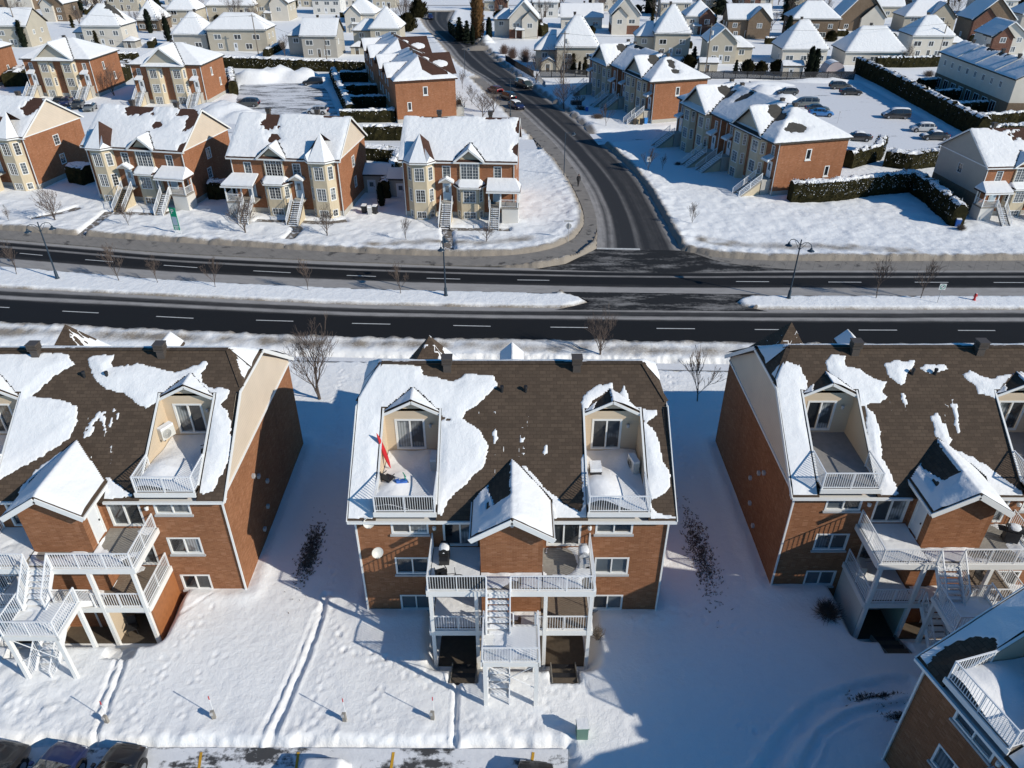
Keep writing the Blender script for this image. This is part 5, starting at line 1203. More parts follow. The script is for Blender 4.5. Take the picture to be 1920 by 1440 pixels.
            stairs(B, (ox+q, oy-1.5, 2.38), (ox+q, oy-4.6, .15), 1.6, 12, 'wood_grey', True, True, 'white_metal', 'stucco_beige', 'staircase', False)
        for sg in (a+.1, b-.1): d = MB(); d.bar((sg, oy-.05, .2), (sg, oy-.05, 7.2), .09); d.build('downspout', 'white_trim', B)
    return B

E_A = [(-2.6, 5.6, 2.3, .55), (5.2, 5.6, 1.6, .6), (6.9, 2.0, .8, 1.2)]
TA4 = townhouse_a('southernmost corner town house beside the side road, roof almost wholly under snow', (*G(863, 410), 0), R(-3), False, 3, 1.0, [(-3.2, 6.0, 2.2, .5), (4.5, 6.0, 1.4, .5), (7.3, 4.7, .5, 1.6), (7.4, 1.2, .7, .9)])
TA3 = townhouse_a('town house with turret at its right end, brown patch at ridge left of centre', (*G(549, 404), 0), R(-6.5), True, 4, 1.0, [(3.0, 4.9, 1.1, 1.5), (1.9, 2.4, .7, .5), (-5.4, 6.1, 2.0, .6)])
TA2 = townhouse_a('town house behind the green parking sign, turret left and covered porch right', (*G(277, 382), 0), R(-11), False, 5, 1.0, [(-1.8, 5.4, 2.3, .8), (5.3, 5.2, 1.6, .9), (6.7, 4.0, .9, 1.2), (2.2, 3.2, .8, .5), (7.0, .3, .6, .7)])
c1 = G(77.6, 357.7)
TA1 = townhouse_a('town house at the left edge with a large cream gable over its sunlit side wall', (c1[0]-7*math.cos(R(-11)), c1[1]-7*math.sin(R(-11)), 0), R(-11), True, 6, 1.0, [(-6.2, 4.8, 1.6, 1.6), (3.6, 3.9, 1.3, 1.6), (-2.6, 1.8, .8, .8), (4.8, 6, 2, 1)])
c5 = G(1819.5, 408)
TA5 = townhouse_a('town house at the right edge, grey siding and brick, small porch on its left', (c5[0]+6.2*math.cos(R(5)), c5[1]+6.2*math.sin(R(5)), 0), R(5), True, 7, .88, [(-2.5, 4.5, 3.2, 1.6), (1.0, 6, 4, .6)])
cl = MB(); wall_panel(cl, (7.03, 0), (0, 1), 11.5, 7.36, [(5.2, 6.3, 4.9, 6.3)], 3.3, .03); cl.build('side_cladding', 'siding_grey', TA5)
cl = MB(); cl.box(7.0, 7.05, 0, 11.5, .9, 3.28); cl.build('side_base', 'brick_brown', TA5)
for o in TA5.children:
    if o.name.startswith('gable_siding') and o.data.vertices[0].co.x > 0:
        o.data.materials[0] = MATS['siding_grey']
cB2 = G(62, 181); cB3 = G(253, 196)
rB = R(-6)
def fc(c, rz, q): return (c[0]+q*math.cos(rz), c[1]+q*math.sin(rz), 0)
TB2 = townhouse_b('gabled brick town house behind four parked cars, second from the left edge', fc(G(64, 182), R(-3), 7.1), R(-3), 1, 20, [], 'gabled brick town houses in the second row')
TB3 = townhouse_b('gabled brick town house left of the ploughed parking court, blue bin at its stair', fc(G(262, 195), R(-3), 7.1), R(-3), 1, 23, [(-1.5, 7, .6, .6)], 'gabled brick town houses in the second row')
TB1 = townhouse_b('gabled brick town house cut off by the left edge, behind the cream-gabled one', fc(G(-135, 168), R(-3), 7.1), R(-3), 1, 24, [], 'gabled brick town houses in the second row')
rC = R(-90+15.5)          # their fronts look west onto the side road
def west_front(se_base, rz, units, w=14.2): # south-east... front right corner = south-west corner of the block
    L = w*(units-.5)+.05*(units-1); return (se_base[0]-L*math.cos(rz), se_base[1]-L*math.sin(rz), 0)
TC2 = townhouse_b('double brick town house nearest the L-shaped hedge, grey roof partly bare', west_front(G(1434, 372), R(-75), 2), R(-75), 2, 21, [(1.9, 3.4, .9, 1.0), (5.2, 4.2, .8, 1.6)], 'double town houses east of the side road')
TC1 = townhouse_b('double brick town house farther up the side road, its south wall above the bins', west_front(G(1213, 235), R(-73), 2), R(-73), 2, 22, [(5.3, 5.6, .7, .7), (3.4, 5.5, 1.2, .8)], 'double town houses east of the side road')
rD = R(90+17)
c_ = G(856.5, 226); dx_, dy_ = math.cos(rD), math.sin(rD)
for n_, lb_ in ((0, 'long brick town house west of the side road, blank south wall above the lane'), (21.6, 'long brick town house farther along, half hidden behind the one with the blank wall')):
    townhouse_b(lb_, (c_[0]+(10.5+n_)*dx_, c_[1]+(10.5+n_)*dy_, 0), rD, 1, 25, [], 'long brick houses west of the side road', 'shingle_red', True, w=21.0, D=11.0)
# ------------------------------------------------------------------ long block at the right and the detached houses behind
def simple_wall(B, x0, x1, y0, y1, z, mat, wins, doors=(), base=None, glassm=('glass_dark', 'glass_mid', 'glass_mid', 'glass_curtain')):
    """wins: list of (side 0..3, u0,u1,z0,z1); side 0 front(-y) 1 east 2 back 3 west"""
    W, D = x1-x0, y1-y0; S = [((x0, y0), (1, 0), W), ((x1, y0), (0, 1), D), ((x1, y1), (-1, 0), W), ((x0, y1), (0, -1), D)]
    wm = MB()
    for i, (o, u, L) in enumerate(S):
        hs = [w[1:] for w in wins if w[0] == i]+[d[1:] for d in doors if d[0] == i]
        wall_panel(wm, o, u, L, z, hs, 0.0, .06)
    wm.build('wall', mat, B)
    for w in wins:
        o, u, L = S[w[0]]; window(B, o, u, w[1:], 'slide' if w[2]-w[1] > .8 else 'single', random.choice(glassm), depth=.05, fw=.09, proud=.03)
    for d in doors:
        o, u, L = S[d[0]]
        if d[2]-d[1] > 2:
            g = MB(); n = (u[1], -u[0]); a, b = d[1], d[2]
            g.poly([(o[0]+u[0]*a-n[0]*.03, o[1]+u[1]*a-n[1]*.03, d[3]), (o[0]+u[0]*b-n[0]*.03, o[1]+u[1]*b-n[1]*.03, d[3]), (o[0]+u[0]*b-n[0]*.03, o[1]+u[1]*b-n[1]*.03, d[4]), (o[0]+u[0]*a-n[0]*.03, o[1]+u[1]*a-n[1]*.03, d[4])]); g.build('garage_door', 'garage_white', B)
        else: door(B, o, u, d[1:], random.choice(['door_white', 'wood_stair']), True, .03)
def roof_snow(B, x0, x1, y0, y1, z, sl, mat, ends, seed, bare=0.0, slx=None, step=.45, hard=None, fn=None):
    ro = block_roof(B, x0, x1, y0, y1, z, sl, mat, ends, .14, slx)
    f = hip_fn(x0, x1, y0, y1, z, sl, 99, ends, slx); Rr = Roof(); Rr.add(f, (x0, x1, y0, y1)); els = []
    if bare: els = [(x0+(x1-x0)*(.75 if seed % 2 else .3), (y0+y1)/2-.3, (x1-x0)*bare, (y1-y0)*bare*.8)]
    snow_sheet(ro, Rr, (x0, x1, y0, y1), step, minus_ellipses(edge_mask((x0, x1, y0, y1), .2), els), .17, 'snow', seed, .08, hard)
    return ro, f
def house(label, loc, rz, W=9.5, D=9.0, H=5.4, kind='hip', mat='siding_tan', roofm='shingle_grey', wing=None, seed=0, bare=0.0, slope=.85, garage=False, porch=False, group='detached houses of the district', chimney=False, mirror=False, base=None):
    random.seed(seed*7+1); B = thing('house', label, 'house', loc, rz, group, sc=(-1, 1, 1) if mirror else 1.0)
    hw = W/2; two = H > 4.5; w = []; d = []
    ups = 3.2 if two else 1.0
    n = 3 if W > 10 else 2
    for k in range(n):
        c = W*(k+.5+random.uniform(-.08, .08))/n; ww = random.choice([.65, .75, .95]); w.append((0, c-ww, c+ww, ups, ups+1.25))
    if two:
        w.append((0, W*.62, W*.62+random.uniform(1.2, 2.0), .8, 2.2))
        if garage: d.append((0, .5, 3.4, .1, 2.4))
        else: w.append((0, W*.15, W*.15+1.2, .9, 2.2)); d.append((0, W*.42, W*.42+.95, .2, 2.35))
    elif garage: pass
    for s in (1, 3):
        for c in (D*.3, D*.7):
            if random.random() < .6: w.append((s, c-.5, c+.5, ups, ups+1.2))
        if two and random.random() < .6: w.append((s, D*.5-.5, D*.5+.5, .9, 2.1))
    w += [(2, W*.2, W*.2+1.3, ups, ups+1.2), (2, W*.65, W*.65+1.3, ups, ups+1.2)]
    simple_wall(B, -hw, hw, 0, D, H, mat, w, d)
    f = MB(); f.box(-hw-.04, hw+.04, -.04, D+.04, -.6, .35 if not base else 2.7)
    f.build('foundation', base or 'concrete', B)
    o = .45
    if kind == 'hip': ro, fn = roof_snow(B, -hw-o, hw+o, -o, D+o, H+.1, slope, roofm, (1, 1, 1, 1), seed, bare, min(slope*1.15, 1.4))
    elif kind == 'gx': ro, fn = roof_snow(B, -hw-o, hw+o, -o, D+o, H+.1, slope*.85, roofm, (0, 0, 1, 1), seed, bare)
    elif kind == 'gy': ro, fn = roof_snow(B, -hw-o, hw+o, -o, D+o, H+.1, slope, roofm, (1, 1, 0, 0), seed, bare)
    elif kind == 'hipg': ro, fn = roof_snow(B, -hw-o, hw+o, -o, D+o, H+.1, slope, roofm, (1, 1, 1, 1), seed, bare)
    if kind != 'gy':
        ft = MB(); ft.box(-hw-o, hw+o, -o-.07, -o-.005, H-.06, H+.10); ft.build('gutter', 'white_trim', B)
    else:
        ft = MB()
        for sg in (-1, 1): ft.bar((0, -o-.03, H+.1+(hw+o)*slope-.1), (sg*(hw+o), -o-.03, H), .05, .26)
        ft.build('trim', 'white_trim', B)
    def tri(y, x0, x1, z, zt, m, nm='gable', flip=False):
        g = MB(); p = [(x0, y, z), (x1, y, z), ((x0+x1)/2, y, zt)]; g.poly(p if not flip else p[::-1]); g.build(nm, m, B)
    if kind == 'gx':
        for sg in (-1, 1):
            g = MB(); p = [(sg*hw, 0, H), (sg*hw, D, H), (sg*hw, D/2, H+D/2*slope*.85+.2)]; g.poly(p if sg > 0 else p[::-1]); g.build('gable', mat, B)
    if kind == 'gy': tri(0, -hw, hw, H, H+hw*slope+.2, mat); tri(D, -hw, hw, H, H+hw*slope+.2, mat, 'gable', True)
    if kind in ('hipg', 'gx', 'gy') and seed % 3 != 1:       # projecting front gable
        gx = (W*.22 if seed % 2 else -W*.22); gw = W*.27; gz = H+.1+gw*.95
        g = MB(); g.slab([(gx-gw-.3, -1.3, H+.1-.28), (gx, -1.3, gz), (gx, D/2, gz), (gx-gw-.3, D/2, H+.1-.28)][::-1], .12); g.slab([(gx, -1.3, gz), (gx+gw+.3, -1.3, H+.1-.28), (gx+gw+.3, D/2, H+.1-.28), (gx, D/2, gz)][::-1], .12); go = g.build('front_gable', roofm, B)
        pm = MB(); wall_panel(pm, (gx-gw, -.9), (1, 0), 2*gw, H, [(gw-.75, gw+.75, ups, ups+1.3)], 0, .05); wall_panel(pm, (gx+gw, -.9), (0, 1), .9, H, (), 0); wall_panel(pm, (gx-gw, 0), (0, -1), .9, H, (), 0)
        pm.poly([(gx-gw, -.9, H), (gx+gw, -.9, H), (gx, -.9, gz-.15)]); pm.build('front_bay', random.choice([mat, mat, 'siding_pale', 'siding_pale', 'brick_red']), B)
        window(B, (gx-gw, -.9), (1, 0), (gw-.75, gw+.75, ups, ups+1.3), 'slide', random.choice(['glass_mid', 'glass_curtain']), depth=.04, fw=.09)
        gf = lambda x, y: gz-.95*np.abs(x-gx); Rg = Roof(); Rg.add(gf, (gx-gw-.3, gx+gw+.3, -1.3, D/2))
        snow_sheet(go, Rg, (gx-gw-.3, gx+gw+.3, -1.3, D/2), .4, edge_mask((gx-gw-.3, gx+gw+.3, -1.3, D/2), .2), .16, 'snow', seed+9, .06, lambda x, y: fn(x, y) > gf(x, y)+.1)
    if wing:                                            # (side, width, depth, height)
        sd, ww, wd, wh = wing; x0, x1 = (-hw-ww, -hw) if sd < 0 else (hw, hw+ww); y0 = D*.35
        wm = MB(); S2 = [((x0, y0), (1, 0), ww), ((x1, y0), (0, 1), wd), ((x1, y0+wd), (-1, 0), ww), ((x0, y0+wd), (0, -1), wd)]
        hole = (ww*.3, ww*.3+1.4, wh-1.7, wh-.5)
        for i, (oo, u, L) in enumerate(S2): wall_panel(wm, oo, u, L, wh, [hole] if i == 0 else [], 0, .05)
        wm.build('wing_wall', mat, B); window(B, *S2[0][:2], hole, 'slide', 'glass_mid', depth=.04, fw=.09)
        roof_snow(B, x0-(o if sd < 0 else -.02), x1+(o if sd > 0 else -.02), y0-o, y0+wd+o, wh+.05, slope*.8, roofm, (1, 0, 1, 1) if sd < 0 else (0, 1, 1, 1), seed+2)
    if porch:
        px = -W*.12; p = MB(); p.slab([(px-1.4, -1.7, 2.7), (px+1.4, -1.7, 2.7), (px+1.1, 0, 3.3), (px-1.1, 0, 3.3)], .12); po = p.build('porch_roof', roofm, B)
        s_ = MB(); s_.slab([(px-1.38, -1.68, 2.88), (px+1.38, -1.68, 2.88), (px+1.1, -.01, 3.47), (px-1.1, -.01, 3.47)], .15); s_.build('snow_cover', 'snow_smooth', po)
        for q in (-1.2, 1.2): c = MB(); c.box(px+q-.08, px+q+.08, -1.55, -1.39, 0, 2.6); c.build('post', 'white_trim', B)
    if kind in ('hip', 'hipg', 'gx'): 
        zt = float(fn(np.array(0.), np.array(D/2))); roof_vent(ro, (.8 if seed % 2 else -.8), D/2+.2, zt-.1, .6, .75)
    if chimney: c = MB(); c.box(hw*.5, hw*.5+.9, D*.6, D*.6+.9, 0.1, H+slope*D/2+1.6); c.build('chimney', 'siding_pale', B)
    return B
RZ0 = R(-2)
HS = [ # px left, px right, py base, kind, height, material, roof, extras, label
 (-40, 62, 90, 'gx', 5.6, 'siding_tan', 'shingle_grey', dict(seed=4, D=10), 'tan house with snowy ridge roof at the top left edge, pale gable on its right'),
 (86, 128, 42, 'gy', 5.6, 'brick_brown', 'shingle_grey', dict(garage=True, seed=2, slope=1.1), 'brown brick gabled house with arched garage, above the town house with four cars'),
 (162, 236, 90, 'hip', 5.6, 'siding_pale', 'shingle_grey', dict(seed=7, bare=.16, slope=1.0, wing=(-1, 4, 6, 3.5)), 'pale house whose hipped roof shows a dark bare corner and striped thaw lines'),
 (-20, 72, 20, 'hipg', 5.6, 'brick_brown', 'shingle_grey', dict(seed=5), 'brown house in the very top left corner'),
 (262, 300, 60, 'hip', 3.4, 'brick_brown', 'shingle_grey', dict(seed=8, slope=1.3), 'low brown house with steep pointed roof behind bare trees, upper left'),
 (318, 372, 48, 'hip', 4.6, 'siding_tan', 'shingle_grey', dict(seed=10, slope=1.0), 'house with broad white hipped roof just right of the pointed brown roof'),
 (330, 392, 96, 'hip', 4.2, 'siding_grey', 'shingle_grey', dict(seed=3, slope=1.0), 'house with shaded right roof slope directly behind the second gabled town house'),
 (395, 505, 98, 'hipg', 5.6, 'siding_tan', 'shingle_grey', dict(seed=13, D=8, slope=.8), 'wide grey-beige house with a large gable behind the snow heap of the parking court'),
 (392, 482, 42, 'hip', 5.2, 'siding_tan', 'shingle_grey', dict(seed=14, slope=1.0), 'house with large white hipped roof rising behind the wide grey-beige one'),
 (483, 545, 40, 'gy', 5.6, 'siding_tan', 'shingle_grey', dict(seed=15, porch=True), 'house with brick gable and dark arched windows, behind the small blue-shaded wing'),
 (570, 634, 110, 'gx', 5.4, 'siding_grey', 'shingle_grey', dict(seed=16, wing=(-1, 4.5, 6, 5.0)), 'grey house with a patio door behind the hedge of the parking court'),
 (588, 640, 28, 'hip', 5.2, 'siding_white', 'shingle_grey', dict(seed=17), 'white house far back, left of the winding street'),
 (650, 706, 62, 'hipg', 5.4, 'siding_pale', 'shingle_grey', dict(seed=18, porch=True), 'beige house with red brick porch bay left of the winding street'),
 (697, 752, 92, 'hip', 5.2, 'siding_tan', 'shingle_grey', dict(seed=19, wing=(-1, 5.5, 6, 4.2), slope=1.0), 'hip-roofed house with a low left wing just behind the long brick town house'),
 (700, 742, 16, 'hip', 5.2, 'siding_tan', 'shingle_grey', dict(seed=20), 'distant tan house above the bend of the street'),
 (955, 1008, 74, 'gy', 5.6, 'siding_pale', 'shingle_grey', dict(seed=21, wing=(-1, 4.6, 6, 5.0), porch=True, slope=1.0, base='brick_red'), 'pale double-gabled house beside the tall brown poplar'),
 (1043, 1119, 138, 'hip', 5.8, 'siding_tan', 'shingle_grey', dict(seed=22, wing=(-1, 5.0, 7, 4.6), slope=1.25, D=9), 'tan house with steep white hipped roof above the gazebo and small conifers'),
 (1052, 1128, 55, 'gx', 3.4, 'siding_pale', 'shingle_grey', dict(seed=25, chimney=True), 'low house with broad snowy roof and a tall beige chimney'),
 (1145, 1197, 66, 'gy', 5.6, 'siding_pale', 'shingle_grey', dict(seed=24, base='brick_red', slope=1.1), 'beige-over-brick gabled house among bare branches right of the tall chimney'),
 (1226, 1290, 108, 'hip', 5.8, 'siding_tan', 'shingle_grey', dict(seed=26, wing=(-1, 4.5, 6, 4.6), slope=1.25), 'steep-roofed tan house directly behind the upper double town house'),
 (1284, 1336, 66, 'hipg', 5.2, 'siding_pale', 'shingle_grey', dict(seed=27, porch=True), 'pale house with porch behind the steep-roofed tan one'),
 (1328, 1372, 122, 'gy', 5.2, 'siding_tan', 'shingle_grey', dict(seed=28, wing=(1, 4.8, 6, 3.6)), 'tan gabled house with a low right wing and deck beside a utility pole'),
 (1362, 1440, 74, 'gx', 5.4, 'brick_brown', 'shingle_grey', dict(seed=29), 'brown house with dark-edged gable behind the one with the deck'),
 (1464, 1546, 122, 'hip', 3.6, 'siding_pale', 'shingle_grey', dict(seed=30, slope=1.1, D=10), 'low pale bungalow with pyramid snow roof behind the white-roofed shed'),
 (1480, 1566, 76, 'hipg', 5.8, 'brick_brown', 'shingle_grey', dict(seed=31, garage=True), 'two-storey brown brick house with white garage door in the upper right'),
 (1582, 1692, 124, 'hip', 3.2, 'siding_pale', 'shingle_grey', dict(seed=32, slope=.95, D=10), 'wide low bungalow with spreading hipped roof at the corner of the long dark hedge'),
 (1572, 1652, 60, 'gy', 4.4, 'brick_brown', 'shingle_grey', dict(seed=33, slope=1.1), 'brown house with a big blue-shaded roof plane, centre of the upper right'),
 (1702, 1776, 112, 'hip', 5.6, 'siding_pale', 'shingle_grey', dict(seed=34, wing=(1, 4.5, 6, 3.6)), 'pale two-storey hip-roofed house beside the leaning-looking utility pole'),
 (1690, 1782, 62, 'hipg', 4.6, 'siding_tan', 'shingle_grey', dict(seed=35), 'tan house with snowy cross gable behind the pale two-storey one'),
 (1812, 1890, 78, 'gy', 5.8, 'brick_brown', 'shingle_grey', dict(seed=36, slope=.9), 'brown stone-fronted house with arched window near the top right edge'),
 (1850, 1915, 104, 'gy', 4.6, 'siding_pale', 'shingle_grey', dict(seed=38, slope=.7), 'pale house with blue-shaded roof just above the long white block'),
 (1908, 1985, 62, 'hip', 5.2, 'siding_grey', 'shingle_grey', dict(seed=39), 'grey house cut by the right edge near the top corner'),
 (1238, 1292, 34, 'gx', 4.8, 'siding_tan', 'shingle_grey', dict(seed=40), 'tan house with wide snowy roof at the top, above the steep-roofed tan one'),
 (1312, 1358, 26, 'hip', 4.6, 'siding_tan', 'shingle_grey', dict(seed=41), 'distant tan house at the top edge, left of the dark conifers'),
 (1392, 1446, 24, 'hipg', 4.8, 'siding_pale', 'shingle_grey', dict(seed=42), 'distant pale house at the top edge, behind the brown dark-gabled one'),
 (1632, 1690, 34, 'gx', 3.6, 'siding_tan', 'shingle_grey', dict(seed=43), 'low house with long snowy ridge at the top, above the blue-shaded roof'),
 (1706, 1766, 26, 'gx', 4.0, 'brick_brown', 'shingle_grey', dict(seed=44), 'distant brown house at the top edge, above the snowy cross gable'),
 (1126, 1176, 22, 'hip', 5.0, 'siding_pale', 'shingle_grey', dict(seed=45), 'distant pale house at the top edge, right of the tall chimney'),
 (1000, 1046, 34, 'gx', 5.0, 'siding_white', 'shingle_grey', dict(seed=46), 'white house behind the pale double-gabled one'),
 (908, 952, 22, 'gx', 3.6, 'siding_tan', 'shingle_grey', dict(seed=47), 'low tan house at the top edge behind the poplar'),
 (204, 262, 22, 'hip', 5.0, 'siding_tan', 'shingle_grey', dict(seed=48), 'tan house at the top edge behind the striped hipped roof'),
 (118, 168, 12, 'gx', 5.0, 'siding_pale', 'shingle_grey', dict(seed=49), 'pale house at the top edge, second from the left corner'),
 (1830, 1900, 30, 'hipg', 5.0, 'siding_pale', 'shingle_grey', dict(seed=50), 'pale house with snowy cross gables at the top right'),
 (1480, 1540, 20, 'hip', 4.8, 'siding_tan', 'shingle_grey', dict(seed=52), 'distant tan house at the top edge behind the brown brick one with the garage'),
 (540, 590, 14, 'hip', 4.8, 'siding_tan', 'shingle_grey', dict(seed=53), 'distant tan house at the top edge left of the white one'),
 (440, 486, 8, 'gx', 4.8, 'brick_brown', 'shingle_grey', dict(seed=54), 'distant brown house at the top edge, above the large white hipped roof'),
 (310, 352, 10, 'gx', 4.8, 'siding_pale', 'shingle_grey', dict(seed=55), 'distant pale house at the top edge, above the pointed brown roof'),
 (640, 690, 14, 'hip', 4.8, 'siding_pale', 'shingle_grey', dict(seed=56), 'distant pale house at the top edge, above the beige one with brick porch'),
]
for (xl, xr, yb, kind, H, mat, rfm, ex, lab) in HS:
    a, b = G(xl, yb), G(xr, yb); W = b[0]-a[0]; ex = dict(ex); D = ex.pop('D', 9.0); W = max(7.0, min(W, 17))
    house(lab, ((a[0]+b[0])/2, a[1], 0), RZ0, W, D, H, kind, mat, rfm, **ex)
# rows farther back, seen only as a fringe of roofs
rnd = random.Random(4); proto = []
k = 0
for row, yb in enumerate((-14, -38, -62)):
    for px in range(-60, 2050, 78 if row == 0 else 64):
        if 790 < px < 850: continue
        g = G(px+rnd.uniform(-14, 14), yb+rnd.uniform(-4, 4)); 
        if len(proto) < 5:
            h = house('distant house of the farthest rows, only its snowy roof showing at the top edge', (g[0], g[1], 0), RZ0, rnd.uniform(10, 14), 9.5, rnd.choice([3.8, 5.2]), ['hip', 'gx', 'hipg', 'hip', 'gy'][len(proto)], rnd.choice(['siding_pale', 'siding_tan', 'brick_brown']), seed=60+len(proto), group='farthest rows of houses'); proto.append(h)
        else:
            h = copy_tree(proto[k % 5]); h.location = (g[0], g[1], 0); h.rotation_euler = (0, 0, RZ0+rnd.choice([0, R(8), R(-8), R(90)])); k += 1
# long two-storey block, upper right
a, b = G(1767, 98.4, 7.3), G(1902.5, 147.7, 7.3)
E_ = thing('terraced_block', 'long pale two-storey terrace with a row of small paired windows, brown brick ground floor', 'house', (b[0]-.2, b[1]-1.0, 0), R(-1.5))
L = a[1]-b[1]+1.0; ew = []
for i in range(8):
    q = 2.2+i*(L-4)/8.0; ew.append((3, q, q+.95, 5.1, 6.3))
simple_wall(E_, 0, 8.6, 0, L, 7.2, 'siding_pale', ew+[(0, 4.5, 5.6, 4.9, 6.2)])
g = MB(); g.box(-.05, 8.65, -.05, L+.05, -.3, 3.3); g.build('ground_storey', 'brick_brown', E_)
for i in range(8):
    q = 1.4+i*(L-4)/8.0; window(E_, (-.05, L), (0, -1), (q, q+1.9, .6, 2.7), 'door2', 'glass_dark', depth=-.03, fw=.08, proud=.06, name='patio_door')
ro = block_roof(E_, -.4, 9.0, -.4, L+.4, 7.35, .50, 'shingle_grey', (1, 1, 0, 0)); fn = hip_fn(-.4, 9.0, -.4, L+.4, 7.35, .50, 99, (1, 1, 0, 0)); Rr = Roof(); Rr.add(fn, (-.4, 9.0, -.4, L+.4))
snow_sheet(ro, Rr, (-.4, 9.0, -.4, L+.4), .35, minus_ellipses(edge_mask((-.4, 9.0, -.4, L+.4), .2), [(6.4, L*.45, 2.3, L*.6)]), .15, 'snow', 77, .1)
for i in range(5): roof_vent(ro, 4.4, 3+i*(L-6)/4, 9.6, .6, .7)
for i in range(3):
    f = MB(); f.box(-.1, 8.7, L*(i+1)/4-.08, L*(i+1)/4+.08, 7.3, 7.36); f.bar((-.3, L*(i+1)/4, 7.62), (4.3, L*(i+1)/4, 9.98), .2, .12); f.build('party_wall', 'siding_white', E_)
tri = MB(); tri.poly([(0, 0, 7.2), (8.6, 0, 7.2), (4.3, 0, 9.4)]); tri.build('gable', 'siding_pale', E_)
tri = MB(); tri.poly([(4.3, L, 9.4), (8.6, L, 7.2), (0, L, 7.2)]); tri.build('gable', 'siding_pale', E_)

# ------------------------------------------------------------------ sheds, gazebo, fences
def shed(label, loc, rz, W, D, H, kind, mat, group=None, name='garden_shed', cat='shed'):
    B = thing(name, label, cat, loc, rz, group); simple_wall(B, -W/2, W/2, 0, D, H, mat, [], [(0, W*.3, W*.3+1.1, .05, 1.95)])
    roof_snow(B, -W/2-.2, W/2+.2, -.2, D+.2, H+.08, .55, 'shingle_grey', (0, 0, 1, 1) if kind == 'gx' else (1, 1, 1, 1) if kind == 'hip' else (1, 1, 0, 0), int(W*10), 0, step=.3)
    if kind == 'gy':
        t = MB(); t.poly([(-W/2, 0, H), (W/2, 0, H), (0, 0, H+W/2*.55)]); t.build('gable', mat, B)
    if kind == 'gx':
        for sg in (-1, 1):
            t = MB(); p = [(sg*W/2, 0, H), (sg*W/2, D, H), (sg*W/2, D/2, H+D/2*.55)]; t.poly(p if sg > 0 else p[::-1]); t.build('gable', mat, B)
    return B
for (px, py, W, D, H, kd, mt, lb) in [(1327, 138, 4.2, 3, 2.2, 'gx', 'siding_tan', 'beige shed behind the dark fence below the tan gabled house with the deck'),
                                       (1484, 146, 4.6, 3, 2.4, 'gx', 'siding_pale', 'pale shed with flat snow roof behind the fence before the low pale bungalow'),
                                       (1028, 137, 3.6, 3, 2.1, 'gy', 'siding_tan', 'small gabled shed beside the gazebo on the side road'),
                                       (672, 104, 3.8, 3.8, 1.9, 'hip', 'siding_tan', 'low round-looking snowy gazebo left of the long brick town house'),
                                       (452, 95, 4, 4, 1.6, 'hip', 'siding_grey', 'snow-covered garden canopy in front of the wide grey-beige house'),
                                       (1040, 126, 3.4, 3.4, 2.5, 'hip', 'siding_grey', 'two-tier snowy gazebo behind the small gabled shed'),
                                       (245, 92, 3.4, 3.4, 1.8, 'hip', 'siding_grey', 'snowy garden canopy between the two gabled town houses'),
                                       (703, 365, 4.4, 3.4, 2.6, 'gx', 'siding_grey', 'grey shed with blue-shaded snow roof between the turret end and the corner town house'),
                                       (755, 372, 3.6, 3.2, 2.5, 'gx', 'siding_grey', 'grey shed tight against the left wall of the corner town house')]:
    g = G(px, py); shed(lb, (g[0], g[1], .1), R(-3), W, D, H, kd, mt)
t = thing('tent_shelter', 'snow-dusted grey fabric shelter with rounded roof behind the fence at the top right', 'shelter', (*G(1565, 140), .1), 0)
m = MB(); n = 12; L2 = 4.2
for i in range(n):
    a0, a1 = math.pi*i/n, math.pi*(i+1)/n; p = lambda a, y: (-2.2*math.cos(a), y, 2.6*math.sin(a)**.8)
    m.poly([p(a0, 0), p(a1, 0), p(a1, L2), p(a0, L2)])
m.poly([(-2.2*math.cos(math.pi*i/n), 0, 2.6*math.sin(math.pi*i/n)**.8) for i in range(n+1)]); m.build('cover', 'tarp_grey', t)
m = MB()
for i in range(3, 9):
    a0, a1 = math.pi*i/n, math.pi*(i+1)/n; p = lambda a, y: (-2.25*math.cos(a), y, 2.7*math.sin(a)**.8)
    m.poly([p(a0, .1), p(a1, .1), p(a1, L2-.1), p(a0, L2-.1)])
m.build('snow_cover', 'snow_smooth', t)
def fence(label, pts, h, mat='dark_metal', board=True, group='fences'):
    P = [G(*p) for p in pts]; o = P[0]; t = thing('fence', label, 'fence', (*o, 0), 0, group)
    m = MB(); po = 0
    for (x0, y0), (x1, y1) in zip(P[:-1], P[1:]):
        L = math.hypot(x1-x0, y1-y0); n = max(1, int(L/.16)); 
        a = Vector((x0-o[0], y0-o[1], 0)); b = Vector((x1-o[0], y1-o[1], 0))
        m.bar(a+Vector((0, 0, h-.15)), b+Vector((0, 0, h-.15)), .05, .08); m.bar(a+Vector((0, 0, .3)), b+Vector((0, 0, .3)), .05, .08)
        for i in range(n):
            c = a.lerp(b, (i+.5)/n); m.box(c.x-.06, c.x+.06, c.y-.02, c.y+.02, 0, h-.05+.03*random.random())
        k = max(1, int(L/2.6))
        for i in range(k+1):
            c = a.lerp(b, i/k); q = MB(); q.box(c.x-.06, c.x+.06, c.y-.06, c.y+.06, 0, h+.05); q.build('post', mat, t)
    m.build('boards', mat, t)
fence('black board fence along the far side of the right parking lot', [(1245, 150), (1400, 150), (1500, 151), (1600, 150)], 1.9, 'black_plastic')
fence('dark board fence following the side road in front of the brown shrubs', [(948, 118), (975, 135), (1000, 149)], 1.9, 'black_plastic')
fence('dark fence behind the shaded lawn right of the side road, below the sheds', [(1012, 148), (1100, 147), (1200, 150)], 1.9, 'black_plastic')
fence('short pale panel fence at the kerb beside the parked green van', [(1005, 150), (1022, 168)], 1.6, 'grey_trim')
